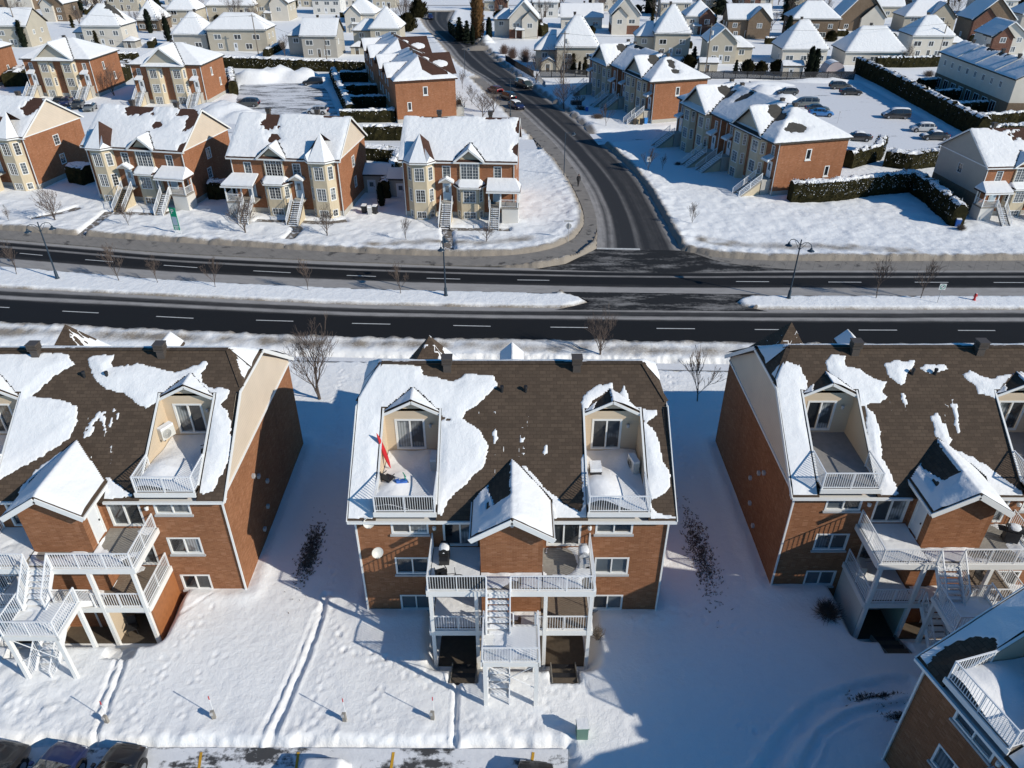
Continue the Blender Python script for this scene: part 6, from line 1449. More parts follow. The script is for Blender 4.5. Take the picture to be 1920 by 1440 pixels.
# brown masonry and siding panels
def wood_screen(B, x, sg):
    m = MB(); m.box(x-.05, x+.05, -2.9, 0, -.9, 1.75); m.build('privacy_screen', 'wood_orange', B)
wood_screen(APT_L, 4.16, 1)
m = MB(); m.box(-4.22, -4.10, -2.85, 0, -.9, 1.75); m.build('privacy_screen', 'siding_white', APT_R)
# ------------------------------------------------------------------ bare trees, conifers, hedges
def bare_tree_mesh(seed, h=6.0, spread=.55, levels=5, upright=.35, trunk_h=.28, thick=.10, nb=3):
    rnd = random.Random(seed); tr = MB(); br = MB(); r0 = thick
    p = Vector((0, 0, -.1)); q = Vector((rnd.uniform(-.1, .1), rnd.uniform(-.1, .1), h*trunk_h)); tr.tube(p, q, r0, r0*.78, 7)
    def grow(p, d, L, r, lv):
        n = 2; a = p
        for i in range(n):
            d = (d+Vector((rnd.uniform(-.2, .2), rnd.uniform(-.2, .2), rnd.uniform(-.05, .18)))).normalized(); b = a+d*L/n; rb = r*(1-.28*(i+1)/n)
            (br).tube(a, b, max(r*(1-.28*i/n), .013), max(rb, .011), 5 if lv < 2 else 3, False); a = b
            if lv < levels-1 and i < n-1 or (lv < levels-1 and rnd.random() < .5):
                sd = (d+Vector((rnd.uniform(-1, 1), rnd.uniform(-1, 1), rnd.uniform(-.2, .6)))*spread*1.1).normalized(); grow(a, sd, L*.6, rb*.55, lv+1)
        if lv < levels:
            for k in range(nb if lv < 2 else 2):
                t = 2*math.pi*(k+rnd.random())/nb; sd = (d+Vector((math.cos(t), math.sin(t), upright))*spread*rnd.uniform(.6, 1.2)).normalized(); grow(a, sd, L*rnd.uniform(.62, .8), rb*.62, lv+1)
    # leader plus side limbs
    for k in range(4):
        t = 2*math.pi*(k+rnd.random()*.6)/4; grow(q-Vector((0, 0, h*.05*k)), Vector((math.cos(t)*spread, math.sin(t)*spread, 1)).normalized(), h*.26, r0*.5, 1)
    grow(q, Vector((rnd.uniform(-.1, .1), rnd.uniform(-.1, .1), 1)), h*.30, r0*.7, 1)
    return tr, br
TREE_P = {}
def tree_proto(key, **kw):
    tr, br = bare_tree_mesh(**kw); t = tr.build('trunk', 'bark'); b = br.build('crown', 'twig'); TREE_P[key] = (t.data, b.data)
    for o in (t, b): bpy.data.objects.remove(o)
tree_proto('small', seed=1, h=4.2, spread=.42, levels=4, thick=.045, nb=3)
tree_proto('small2', seed=2, h=4.0, spread=.40, levels=4, thick=.04, nb=3)
tree_proto('wide', seed=3, h=4.6, spread=.75, levels=5, thick=.10, trunk_h=.22, nb=3)
tree_proto('big', seed=4, h=7.5, spread=.60, levels=5, thick=.15, trunk_h=.2, nb=3)
tree_proto('big2', seed=5, h=8.5, spread=.50, levels=5, thick=.16, trunk_h=.22, nb=3)
def tree(key, px, py, label, s=1.0, rz=None, group='bare trees', loc=None, z=.15):
    g = loc or G(px, py); T = thing('bare_tree', label, 'tree', (g[0], g[1], z), rz if rz is not None else random.uniform(0, 6.28), group, s)
    a, b = TREE_P[key]; link('trunk', a, T); link('crown', b, T); return T
random.seed(31)
for i, (px, py, s, w) in enumerate([(32, 517, .92, 'nearest the left edge'), (224, 529, .98, 'right of the double lamp post'), (297, 533, .78, 'third from the left edge'), (404, 541, .82, 'in the middle of the left median'), (578, 547, .85, 'below the second town house stairs'), (752, 553, .80, 'just left of the central lamp post'), (1642, 562, 1.1, 'right of the right-hand lamp post'), (1725, 562, 1.0, 'left of the white arrow sign')]):
    tree('small' if i % 2 else 'small2', px, py, 'slender bare tree on the snowy median, '+w, s, group='young trees along the median')
for px, py, k, s, w in [(105, 417, 'wide', .95, 'between the left-edge town house and the path'), (461, 441, 'wide', 1.02, 'in front of the porch of the third town house'), (614, 445, 'wide', .8, 'in front of the turret bay, third town house'), (243, 427, 'small', .75, 'left of the green parking sign'), (762, 454, 'small2', .75, 'between the third and the corner town house'), (912, 457, 'wide', .55, 'in front of the corner town house stairs'), (20, 420, 'small2', .5, 'at the left edge by the boulevard pavement'),
                       (600, 752, 'big', .92, 'between the left and middle apartment buildings'), (1307, 757, 'small', 1.15, 'between the middle and right apartment buildings'), (1125, 672, 'big', .62, 'behind the middle apartment building, twigs over the footpath'),
                       (858, 222, 'wide', 1.0, 'west of the side road behind the corner town house'), (905, 225, 'wide', 1.1, 'beside the lamp post near the blue car'), (925, 215, 'big', .7, 'leaning over the blue car'), (885, 200, 'small', 1.0, 'on the strip between brick wall and side road'), (868, 170, 'small2', 1.0, 'beside the north end of the long brick wall'),
                       (1057, 205, 'wide', 1.2, 'in front of the upper double town house'), (1083, 205, 'wide', .8, 'by the dark planter on the shaded lawn'), (1136, 240, 'small', 1.0, 'before the bins of the upper double town house'), (1214, 325, 'small', .9, 'on the shaded lawn by the speed limit sign'), (1242, 322, 'small2', .6, 'thin sapling right of the speed limit sign'), (1297, 425, 'small', .7, 'on the trampled snow above the junction'),
                       (1005, 160, 'big2', .8, 'behind the green van, dark trunk'), (1052, 158, 'big2', 1.0, 'rising before the tan house with conifers'), (133, 180, 'big', .9, 'in front of the second gabled town house'), (215, 182, 'big', .85, 'between the gabled town houses'), (335, 190, 'wide', .9, 'in front of the gabled town house by the parking court'), (535, 107, 'big', .7, 'dark and snow-laden beside the grey house wing'), (313, 62, 'big2', .8, 'in front of the white hipped roof, upper left'),
                       (255, 60, 'big2', .8, 'beside the pointed brown roof'), (1255, 80, 'big2', .75, 'behind the steep-roofed tan house'), (1230, 40, 'big2', .9, 'tall and dark near the top, right of the beige-over-brick house'), (1445, 60, 'big2', .8, 'between the two brown houses, upper right'), (1590, 120, 'big', .6, 'in front of the wide low bungalow'), (1700, 125, 'big', .7, 'by the corner of the dark hedge')]:
    tree(k, px, py, 'bare tree '+w, s)
rnd = random.Random(9)
for i in range(80):
    px = rnd.uniform(-20, 1940); py = rnd.choice([-30, -18, -8, 2, 12, 20, 30, 40, 52])+rnd.uniform(-4, 4)
    if 770 < px < 880: px += 150
    tree(rnd.choice(['big', 'big2']), px, py, 'bare tree standing among the distant houses near the top edge', rnd.uniform(.9, 1.3), group='distant bare trees')
# conifers: cones of drooping needle clumps
def conifer_mesh(seed, h, r, col='spruce', columnar=False, n=900):
    rnd = random.Random(seed); m = MB()
    for i in range(n):
        t = rnd.random()**.8; z = .15+t*(h-.2)
        rr = r*((1-t)**(.8 if not columnar else .35))*(.75+.35*math.sin(z*5+seed)) if not columnar else r*min(1, (1-t)*3.0+.1)*min(1, .6+t*3)
        a = rnd.uniform(0, 6.283); q = rr*(.55+.5*rnd.random()); c = Vector((math.cos(a)*q, math.sin(a)*q, z)); s = (.10+.16*rnd.random())*(.6+r*.35)
        d = Vector((math.cos(a), math.sin(a), -.35 if not columnar else 1.6)).normalized(); e = Vector((-math.sin(a), math.cos(a), rnd.uniform(-.4, .4)))*s
        m.add([c-e, c+e, c+d*s*2.2+e*.3, c+d*s*2.2-e*.3], [(0, 1, 2, 3)])
    k = MB(); k.lathe([(r*.62, .15), (r*.55, h*.35), (r*.28, h*.7), (.02, h*.96)] if not columnar else [(r*.5, .1), (r*.8, h*.4), (r*.6, h*.8), (.02, h)], (0, 0, 0), 9); m.add(k.v, k.f)
    t_ = MB(); t_.tube((0, 0, -.1), (0, 0, h*.5), .12, .06, 6); return m.build('crown', col), t_.build('trunk', 'bark')
CON = {}
for key, a in dict(spruce=(1, 6.5, 1.9, 'spruce', False), cone=(2, 4.2, .8, 'cedar', False, 500), column=(3, 5.0, .75, 'spruce', True, 600), bush=(4, 2.2, 1.3, 'cedar', True, 500), poplar=(5, 13.5, 1.9, 'dry_leaf', True, 3200), small=(6, 3.4, .6, 'cedar', False, 350)).items():
    o, t_ = conifer_mesh(*a); CON[key] = (o.data, t_.data); bpy.data.objects.remove(o); bpy.data.objects.remove(t_)
def conifer(key, px, py, label, s=1.0, name='conifer', cat='tree', group='evergreens'):
    T = thing(name, label, cat, (*G(px, py), .05), random.uniform(0, 6), group, s); link('crown', CON[key][0], T); link('trunk', CON[key][1], T)
conifer('poplar', 896, 74, 'tall columnar poplar with rusty brown leaves beside the winding street', 1.0, 'poplar', 'tree', None)
for px, py, k, s, w in [(1063, 137, 'small', 1.5, 'first of the small conifers behind the gazebo'), (1074, 139, 'cone', 1.1, 'second of the small conifers behind the gazebo'), (1086, 141, 'small', .9, 'shortest of the small conifers before the tan wall'), (1096, 142, 'cone', 1.0, 'last of the small conifers, by the upper double town house'),
                       (862, 78, 'spruce', 1.0, 'dark conifer left of the poplar'), (876, 80, 'spruce', .9, 'dark conifer close against the poplar'), (917, 76, 'column', 1.2, 'dark narrow conifer right of the poplar'), (886, 84, 'column', 1.0, 'low dark conifer in front of the poplar'),
                       (1514, 146, 'column', 1.3, 'narrow dark conifer beside the pale shed'), (1524, 146, 'column', 1.2, 'second narrow dark conifer beside the pale shed'), (1455, 140, 'bush', 1.3, 'round cedar left of the pale shed'), (1378, 140, 'spruce', .5, 'low evergreen behind the fence below the deck'), (1400, 140, 'bush', 1.3, 'wide evergreen behind the black fence'), (1425, 141, 'bush', 1.2, 'evergreen between the two sheds'), (1290, 132, 'bush', 1.4, 'evergreen left of the beige shed'), (1300, 118, 'spruce', .6, 'dark conifer behind the double town house roof'),
                       (1475, 40, 'spruce', 1.7, 'large dark conifer near the top, left of the brown brick house'), (1350, 28, 'spruce', 1.6, 'large dark conifer at the top edge above the tan houses'), (1218, 25, 'spruce', 1.7, 'tall dark conifer at the top edge, centre right'), (716, 388, 'column', .62, 'clipped cedar between the third and corner town houses'), (862, 405, 'small', .8, 'small green cedar left of the low bay, corner town house'), (888, 405, 'small', .8, 'small cedar right of the low bay, corner town house'), (697, 358, 'small', .8, 'slim cedar by the grey shed'), (806, 222, 'bush', .8, 'dark shrub against the long brick wall'), (862, 205, 'bush', .7, 'dark shrub by the side stairs of the long brick town house'), (765, 60, 'bush', 2.2, 'large snowy shrub at the street bend'), (785, 35, 'bush', 2.4, 'large grey shrub beside the far street')]:
    conifer(k, px, py, w, s)
for i in range(26):
    px = rnd.uniform(0, 1920); py = rnd.choice([-25, -12, 4, 14, 24])
    if 770 < px < 860: continue
    conifer(rnd.choice(['spruce', 'spruce', 'column']), px, py, 'dark conifer standing among the distant houses near the top edge', rnd.uniform(1.0, 1.5), group='distant conifers')
def shrub(px, py, r, h, label, n=260, seed=1, mat='twig', group='leafless shrubs'):
    rnd = random.Random(seed); T = thing('shrub', label, 'shrub', (*G(px, py), .1), 0, group); m = MB()
    for i in range(n):
        a = rnd.uniform(0, 6.283); e = rnd.uniform(.25, 1.5); d = Vector((math.cos(a)*math.cos(e)*r, math.sin(a)*math.cos(e)*r, math.sin(e)*h))*rnd.uniform(.7, 1.05); k = d*.5+Vector((rnd.uniform(-.15, .15), rnd.uniform(-.15, .15), .1))
        b0 = Vector((rnd.uniform(-.2, .2)*r, rnd.uniform(-.2, .2)*r, 0)); m.tube(b0, b0+k, .016, .011, 3, False); m.tube(b0+k, b0+d, .011, .005, 3, False)
        m.tube(b0+k, b0+k+Vector((rnd.uniform(-.4, .4)*r, rnd.uniform(-.4, .4)*r, .35*h)), .008, .004, 3, False)
    m.build('branches', mat, T)
shrub(1548, 1158, 1.0, 1.0, 'round leafless shrub beside the white screen of the right apartment building', 380, 2)
shrub(1800, 435, .8, .9, 'reddish shrub beside the blue bin at the right edge', 200, 3)
shrub(1270, 312, .8, .6, 'low dark shrub before the double town house stairs', 160, 4)
for i, (px, py, r, h) in enumerate([(960, 112, 2.2, 3.4), (985, 118, 2.6, 3.8), (1010, 122, 2.4, 3.2), (945, 104, 1.8, 3.0), (1030, 112, 2.4, 3.6)]): shrub(px, py, r, h, 'tall brown leafless shrub behind the dark fence, '+['leftmost but one', 'middle of the clump', 'right of the middle', 'leftmost of the clump', 'rearmost of the clump'][i], 420, 10+i, 'bark_red')
shrub(1088, 210, 1.6, 1.2, 'snowy bare shrub before the upper double town house', 300, 20); shrub(1120, 225, 1.8, 1.1, 'wide bare shrub left of the upper stairs', 300, 21)
shrub(1120, 1200, .5, 1.0, 'thin dead plant stems right of the middle patio', 60, 22, 'dead_grass'); shrub(1740, 145, 2.0, 1.6, 'pale leafless shrub behind the long dark hedge', 300, 23)
# dead grass left by the thaw between the buildings
for k, (px, py, rx, ry) in enumerate([(583, 1040, .55, 2.3), (1312, 1040, .75, 3.6), (1655, 1315, 1.5, .28), (1690, 1350, .9, .2)]):
    rnd = random.Random(k); g = G(px, py); m = MB()
    for i in range(1000 if k < 2 else 500):
        a = rnd.gauss(0, .5)*rx; b = rnd.gauss(0, .5)*ry; q = rnd.uniform(0, 6.28); x, y = g[0]+a, g[1]+b; s = rnd.uniform(.05, .13)
        m.add([(x, y, .16), (x+math.cos(q)*s, y+math.sin(q)*s, .24), (x+math.cos(q)*s*1.6, y+math.sin(q)*s*1.6, .33+rnd.random()*.08)], [(0, 1, 2)])
        m.add([(x-s*.4, y, .22), (x+s*.4, y, .22), (x+math.cos(q)*s, y+math.sin(q)*s, .36)], [(0, 1, 2)])
    o = m.build('dead_grass', 'dead_grass'); setp(o, 'flattened brown grass showing through thin snow', 'grass', kind='stuff')
# hedges: a clipped cedar body, loose sprays over it, snow along the top
def hedge(label, pts, w=1.3, h=2.4, snow=.9, dens=26, seed=0, side_snow=.12):
    P = [Vector((*G(*p), 0)) if len(p) == 2 else Vector(p) for p in pts]; o = P[0].copy(); T = thing('hedge', label, 'hedge', tuple(o), 0, 'clipped cedar hedges'); rnd = random.Random(seed)
    body = MB(); snow_m = MB(); sp = MB(); dust = MB()
    L = 0; n_ = [];
    path = [P[0]]
    for a, b in zip(P[:-1], P[1:]):
        k = max(1, int((b-a).length/.45))
        for i in range(1, k+1): path.append(a.lerp(b, i/k))
    prof = [(-.5, 0), (-.52, .35), (-.50, .7), (-.42, .95), (-.15, 1.0), (.15, 1.0), (.42, .95), (.50, .7), (.52, .35), (.5, 0)]; N = len(prof); rows = []
    for i, p in enumerate(path):
        d = (path[min(i+1, len(path)-1)]-path[max(i-1, 0)]).normalized(); s = Vector((-d.y, d.x, 0)); row = []
        for (u, v) in prof:
            q = p+s*u*w; nz = mnoise.noise(q*0.8+Vector((0, 0, v*2)))*.38+mnoise.noise(q*2.3+Vector((0, 0, v*5)))*.22
            row.append(p+s*(u*w+(1 if u > 0 else -1)*nz*(v > 0)*.8)+Vector((0, 0, v*h+nz*(.6 if v > .9 else .1)))-o)
        rows.append(row)
    V = [q for r in rows for q in r]; F = [(i*N+j, i*N+j+1, (i+1)*N+j+1, (i+1)*N+j) for i in range(len(rows)-1) for j in range(N-1)]; F += [tuple(range(N-1, -1, -1)), tuple((len(rows)-1)*N+j for j in range(N))]
    body.add(V, F)
    SV = []
    for i, r in enumerate(rows):
        for j in (3, 4, 5, 6):
            nz = mnoise.noise((r[j]+o)*1.6)*.5+.5; t = .03+.26*nz*(1 if j in (4, 5) else .3); SV.append(r[j]+Vector((mnoise.noise((r[j]+o)*3)*.12, mnoise.noise((r[j]+o)*3+Vector((9, 0, 0)))*.12, t if nz > (.30 if j in (4, 5) else .46) else -.14)))
    for i in range(len(rows)-1):
        for j in range(3):
            vs = [SV[i*4+j], SV[i*4+j+1], SV[(i+1)*4+j+1], SV[(i+1)*4+j]]
            if snow and rnd.random() < snow+.25: snow_m.add(vs, [(0, 1, 2, 3)])
    for i in range(len(rows)-1):
        for j in range(N-1):
            a, b, c, d = rows[i][j], rows[i][j+1], rows[i+1][j+1], rows[i+1][j]; nr = (b-a).cross(d-a)
            if nr.length < 1e-6: continue
            nr.normalize(); nr = -nr if nr.dot((a+b+c+d)/4-(path[i]-o+Vector((0, 0, h*.45)))) < 0 else nr
            k = int(dens*(b-a).length*.45)
            for _ in range(k):
                s_, t_ = rnd.random(), rnd.random(); q = a.lerp(b, s_).lerp(d.lerp(c, s_), t_); e = Vector((rnd.uniform(-1, 1), rnd.uniform(-1, 1), rnd.uniform(-.2, 1)))*.12; l = nr*rnd.uniform(.04, .2)+Vector((rnd.uniform(-.08, .08), rnd.uniform(-.08, .08), .10))
                if rnd.random() < side_snow and j not in (0, N-2): dust.add([q+nr*.10-e*.6, q+nr*.10+e*.6, q+l+e*.4+nr*.05], [(0, 1, 2)])
                else: sp.add([q-e*.6, q+e*.6, q+l], [(0, 1, 2)])
    b = MB(); b.add(body.v, body.f); b.add(sp.v, sp.f); bo = b.build('foliage', 'cedar', T)
    if snow: s = MB(); s.add(snow_m.v, snow_m.f); s.add(dust.v, dust.f); setp(s.build('snow_cover', 'snow_smooth', T), kind='stuff')
    return T
hedge('L-shaped hedge, front leg running right from the double town house to its corner', [(1478, 380), (1560, 377), (1640, 366), (1705, 360)], 1.5, 2.9, .9, 34, 1, .30)
hedge('L-shaped hedge, side leg running from its corner down towards the blue bin', [(1705, 358), (1745, 385), (1792, 428)], 1.6, 2.9, .95, 34, 2, .1)
hedge('long dark hedge running diagonally beside the right parking lot', [(1606, 138), (1660, 165), (1720, 198), (1780, 232), (1838, 263)], 1.8, 3.6, .45, 18, 3, .03)
hedge('hedge behind the double town house, between its back wall and the parking lot', [(1586, 318), (1640, 302), (1648, 285)], 1.6, 2.6, .9, 20, 4, .1)
hedge('bushy hedge along the lower end of the right parking lot', [(1655, 312), (1700, 318), (1760, 310)], 2.2, 2.6, .7, 20, 5, .35)
hedge('rounded hedge piece tucked against the side wall of the double town house', [(1505, 350), (1530, 345)], 2.0, 2.6, .9, 20, 6, .1)
hedge('long snow-topped hedge behind the parking court', [(402, 128), (480, 130), (560, 134), (640, 136), (690, 138)], 1.8, 2.7, .95, 12, 7, .25)
hedge('snow-topped hedge on the right side of the parking court', [(626, 148), (640, 180), (660, 222)], 1.6, 2.4, 1, 14, 8, .1)
hedge('narrow hedge strip left of the snow heap', [(434, 150), (440, 178)], 1.6, 2.7, 1, 14, 9, .15)
hedge('short hedge beside the blue bin of the gabled town house', [(408, 172), (424, 172)], 2.0, 2.4, 1, 14, 10, .15)
hedge('hedge behind the lane between third and corner town house', [(684, 262), (766, 262)], 1.5, 2.4, 1, 16, 11, .1)
hedge('lower hedge between lane and grey shed', [(688, 300), (758, 306)], 2.0, 2.2, .8, 16, 12, .3)
hedge('tall snow-covered hedge descending left of the corner town house', [(750, 312), (735, 345), (722, 375)], 1.5, 2.6, 1, 18, 13, .2)
for i, (a, b, w) in enumerate([((640, 155), (715, 155), 'uppermost'), ((645, 182), (722, 180), 'second from the top'), ((655, 204), (735, 202), 'third from the top'), ((640, 232), (742, 230), 'lowest and widest')]): hedge('yard hedge left of the long brick town house, '+w, [a, b], 1.7, 2.4, 1, 12, 20+i, .15)
for i, (a, b, w) in enumerate([((1718, 168), (1800, 166), 'topmost'), ((1745, 190), (1850, 186), 'second'), ((1775, 215), (1905, 208), 'third'), ((1812, 238), (1960, 230), 'fourth'), ((1845, 262), (1990, 250), 'lowest')]): hedge('garden hedge between the long dark hedge and the pale terrace, '+w, [a, b], 1.7, 2.2, 1, 12, 30+i, .2)
hedge('garden hedge on the far side of the dark diagonal hedge, beside the bungalow', [(1640, 128), (1700, 128), (1765, 126)], 1.6, 2.6, .5, 10, 36, .1)
hedge('snowy hedge sloping down beside the garden of the wide grey-beige house', [(500, 108), (530, 92)], 1.6, 2.0, 1, 12, 37, .2)
hedge('dark hedge block between the left-edge and the second town house', [(148, 340), (176, 345)], 3.2, 2.6, .9, 14, 40, .05)
hedge('dark hedge block between the second and third town house', [(398, 372), (438, 372)], 2.4, 2.5, .9, 16, 41, .05)
hedge('upright hedge beyond the shaded wall of the second town house', [(430, 330), (440, 312)], 2.2, 2.7, .9, 14, 42, .1)
hedge('dark hedge between the first two gabled town houses', [(28, 165), (50, 150)], 4, 3.2, .3, 8, 43, .03)
hedge('dark hedge between the gabled town houses behind the bare tree', [(215, 160), (245, 140)], 4, 3.2, .3, 8, 44, .03)
hedge('hedge behind the second gabled town house', [(215, 118), (262, 118)], 1.6, 2.4, 1, 10, 45, .2)
hedge('dark evergreen hedge beside the winding street left of the poplar', [(850, 60), (868, 78)], 3, 3.4, .4, 8, 46, .1)
hedge('snowy hedge in the upper left between brown house and hipped roof', [(125, 32), (150, 34)], 2.5, 3, .8, 8, 47, .2)
hedge('hedge right of the pale double-gabled house', [(1010, 70), (1022, 68)], 2.5, 3.6, .3, 8, 48, .1)

# garden shrubs and low hedges that fill the plots between the detached houses
rnd = random.Random(77); pr = [None, None]
for i in range(110):
    px = rnd.uniform(0, 1920); py = rnd.choice([14, 26, 40, 52, 66, 80, 92])+rnd.uniform(-3, 3); 
    if 770 < px < 930 or (px > 640 and py > 70 and px < 1250): continue
    lab = 'dark evergreen bush in the gardens of the detached houses'
    conifer(rnd.choice(['bush', 'bush', 'cone', 'column']), px, py, lab, rnd.uniform(.7, 1.4), 'garden_bush', 'shrub', 'garden evergreens')
for i in range(22):
    px = rnd.uniform(20, 1880); py = rnd.choice([18, 34, 48, 70, 84])
    if 740 < px < 960 or (px > 640 and py > 60 and px < 1250): continue
    L_ = rnd.uniform(14, 34)
    T = hedge('clipped hedge dividing gardens of the detached houses', [(px, py), (px+L_, py+rnd.uniform(-1, 1))] if rnd.random() < .5 else [(px, py), (px+(960-px)*-.012, py+L_*.45)], 1.5, 2.0, .9, 4, 200+i, .1)
    T['group'] = 'garden hedges among the detached houses'
# ------------------------------------------------------------------ vehicles
# side profiles: x along the car (front +), stations: (x, belt z, roof z, half width at belt, half width at roof, bottom z)
CARS = {
 'suv':   dict(L=4.6, st=[(-2.28, .80, .80, .72, .72, .45), (-2.18, 1.02, 1.10, .86, .70, .32), (-1.85, 1.05, 1.60, .90, .66, .26), (-.9, 1.04, 1.70, .92, .68, .24), (.1, 1.02, 1.70, .92, .68, .24), (.75, 1.0, 1.55, .92, .66, .24), (1.25, .99, 1.03, .90, .80, .24), (1.9, .92, .93, .86, .80, .26), (2.2, .78, .79, .78, .74, .32), (2.3, .60, .60, .70, .68, .40)], win=(2, 6)),
 'van':   dict(L=5.0, st=[(-2.48, .85, .85, .78, .76, .45), (-2.42, 1.08, 1.55, .90, .72, .32), (-2.1, 1.10, 1.74, .94, .72, .26), (-.9, 1.08, 1.80, .95, .73, .24), (.4, 1.05, 1.78, .95, .73, .24), (1.15, 1.02, 1.55, .94, .72, .24), (1.8, .98, 1.02, .90, .80, .24), (2.2, .90, .91, .84, .78, .28), (2.45, .72, .72, .76, .72, .34), (2.5, .55, .55, .70, .68, .4)], win=(2, 6)),
 'sedan': dict(L=4.6, st=[(-2.28, .78, .78, .74, .72, .42), (-2.15, .96, .97, .84, .78, .30), (-1.55, 1.0, 1.03, .88, .74, .24), (-.95, .99, 1.38, .89, .62, .22), (-.1, .97, 1.45, .90, .62, .22), (.5, .95, 1.36, .90, .62, .22), (1.15, .93, .97, .88, .76, .22), (1.8, .86, .87, .84, .78, .24), (2.15, .74, .75, .76, .72, .30), (2.3, .56, .56, .68, .66, .38)], win=(3, 5)),
 'hatch': dict(L=4.2, st=[(-2.08, .82, .82, .72, .70, .42), (-2.0, .98, 1.10, .84, .66, .30), (-1.6, 1.01, 1.44, .88, .62, .24), (-.8, .99, 1.52, .89, .63, .22), (.1, .97, 1.50, .89, .63, .22), (.65, .95, 1.38, .89, .62, .22), (1.2, .93, .97, .87, .76, .22), (1.7, .86, .87, .82, .76, .24), (2.0, .74, .75, .74, .70, .30), (2.1, .56, .56, .66, .64, .38)], win=(2, 5)),
}
def car(kind, loc, heading, paint_, label, snow=0.0, group='parked cars', name='parked_car', cat='car'):
    K = CARS[kind]; st = K['st']; B = thing(name, label, cat, loc, heading, group); N = 11
    def ring(s):
        x, b, r, wb, wr, z0 = s; m = (b+z0)/2
        half = [(wb*.86, z0), (wb*.99, z0+.12), (wb*1.0, m), (wb*.985, b-.05), (wb*.97, b), (wr+ (wb*.97-wr)*.30, b+(r-b)*.62), (wr, r-.03*(r > b+.1)), (wr*.6, r+.02), (0, r+.03)]
        return [(x, y, z) for y, z in half]+[(x, -y, z) for y, z in half[::-1][1:]]
    rings = [ring(s) for s in st]; n = len(rings[0]); V = [v for r in rings for v in r]; body = []; glass_ = []
    w0, w1 = K['win']
    for i in range(len(st)-1):
        for j in range(n-1):
            f = (i*n+j, (i+1)*n+j, (i+1)*n+j+1, i*n+j+1)
            side = j in (4, n-6); side2 = j in (5, n-7)
            g = False
            if w0 <= i <= w1-1 and side: g = True
            if w0 <= i <= w1-1 and side2: g = True
            if (i == w1 or i == w0-1) and st[i][2]-st[i][1]+st[i+1][2]-st[i+1][1] > .25 and 4 <= j <= n-6: g = True
            (glass_ if g else body).append(f)
    body.append(tuple(range(n-1, -1, -1))); body.append(tuple((len(st)-1)*n+j for j in range(n)))
    for i in range(len(st)-1): body.append((i*n, i*n+n-1, (i+1)*n+n-1, (i+1)*n))
    m = MB(); m.add(V, body); bo = m.build('body', paint_, B, True)
    m = MB()
    # window panes, sit a little proud so pillars read between them
    for f in glass_:
        q = [Vector(V[k]) for k in f]; c = sum(q, Vector())/4; m.add([c+(p-c)*.93+Vector((0, math.copysign(.004, c.y) if abs(c.y) > .3 else 0, .004)) for p in q], [(0, 1, 2, 3)])
    gb = MB(); gb.add(V, glass_); gb.build('pillars', paint_, bo, True); m.build('windows', 'glass_dark', B)
    ax = (K['L']*.31, -K['L']*.295)
    for x in ax:
        for s in (-1, 1):
            y = s*.84; w = MB(); w.tube((x, y-s*.10, .33), (x, y+s*.08, .33), .33, .33, 18); wo = w.build('wheel', 'tyre', B); r = MB(); r.tube((x, y+s*.082, .33), (x, y+s*.09, .33), .20, .20, 12); r.build('rim', 'rim', wo)
            a = MB(); a.tube((x, y+s*.035, .36), (x, y+s*.055, .36), .40, .40, 18); a.build('wheel_arch', 'black_plastic', B)
    xf, xb = st[-2][0], st[0][0]
    for s in (-1, 1):
        h = MB(); h.box(xf-.18, xf+.045, s*.62-.13, s*.62+.13, .62, .74); h.build('headlight', 'head_clear', B)
        h = MB(); h.box(xb-.01, xb+.12, s*.66-.11, s*.66+.11, .72, .98); h.build('taillight', 'tail_red', B)
        h = MB(); h.box(.75, .93, s*.98-.07, s*.98+.07, .98, 1.1); h.build('mirror', paint_, B)
    h = MB(); h.box(xf+.0, xf+.09, -.45, .45, .40, .56); h.build('grille', 'black_plastic', B)
    if snow > 0:
        zt = max(s[2] for s in st); xs = [s[0] for s in st if s[2] > zt-.35]; X, Y = np.meshgrid(np.linspace(min(xs)-.05, max(xs)+.1, 16), np.linspace(-.62, .62, 10))
        R2 = np.interp(X, [s[0] for s in st], [s[2] for s in st]); e = np.minimum(np.minimum(X-X.min(), X.max()-X), .62-np.abs(Y)); grid_mesh('snow_cover', X, Y, R2+.015+snow*sstep(0, .2, e), 'snow_smooth', bo)
        if snow > .09:
            X, Y = np.meshgrid(np.linspace(1.25, st[-2][0], 10), np.linspace(-.7, .7, 10)); R2 = np.interp(X, [s[0] for s in st], [s[2] for s in st]); e = np.minimum(np.minimum(X-X.min(), X.max()-X), .7-np.abs(Y)); grid_mesh('snow_cover', X, Y, R2+.01+snow*.7*sstep(0, .2, e), 'snow_smooth', bo)
    return B
def carpx(kind, px, py, hd, pt, lab, snow=0, **k): g = G(px, py); return car(kind, (g[0], g[1], k.pop('z', .06)), R(hd), pt, lab, snow, **k)
carpx('hatch', 1476, 178, 176, 'car_grey', 'grey hatchback, topmost of the left row in the right parking lot', .02)
carpx('van', 1509, 200, 174, 'car_silver', 'silver minivan between the grey hatchback and the blue car', 0)
carpx('sedan', 1531, 210, -8, 'car_teal', 'dark sedan half hidden behind the bright blue car', 0)
carpx('sedan', 1538, 218, -8, 'car_blue', 'bright blue car at the end of the left row', 0)
carpx('suv', 1574, 167, -4, 'car_grey', 'dark grey sport utility car at the far corner of the lot, by the hedge', .04)
carpx('sedan', 1594, 178, -6, 'car_black', 'black car just in front of the far corner sport utility car', 0)
carpx('van', 1678, 222, 176, 'car_black', 'black minivan with snow on its roof, alone beside the long hedge', .10)
carpx('hatch', 1728, 247, 174, 'car_white', 'white hatchback with snowy roof near the lower end of the lot', .08)
carpx('sedan', 1750, 262, 176, 'car_black', 'black car with snowy roof, lowest of the right row', .10)
carpx('sedan', 1606, 264, 172, 'car_black', 'black car deep in snow behind the double town house', .16)
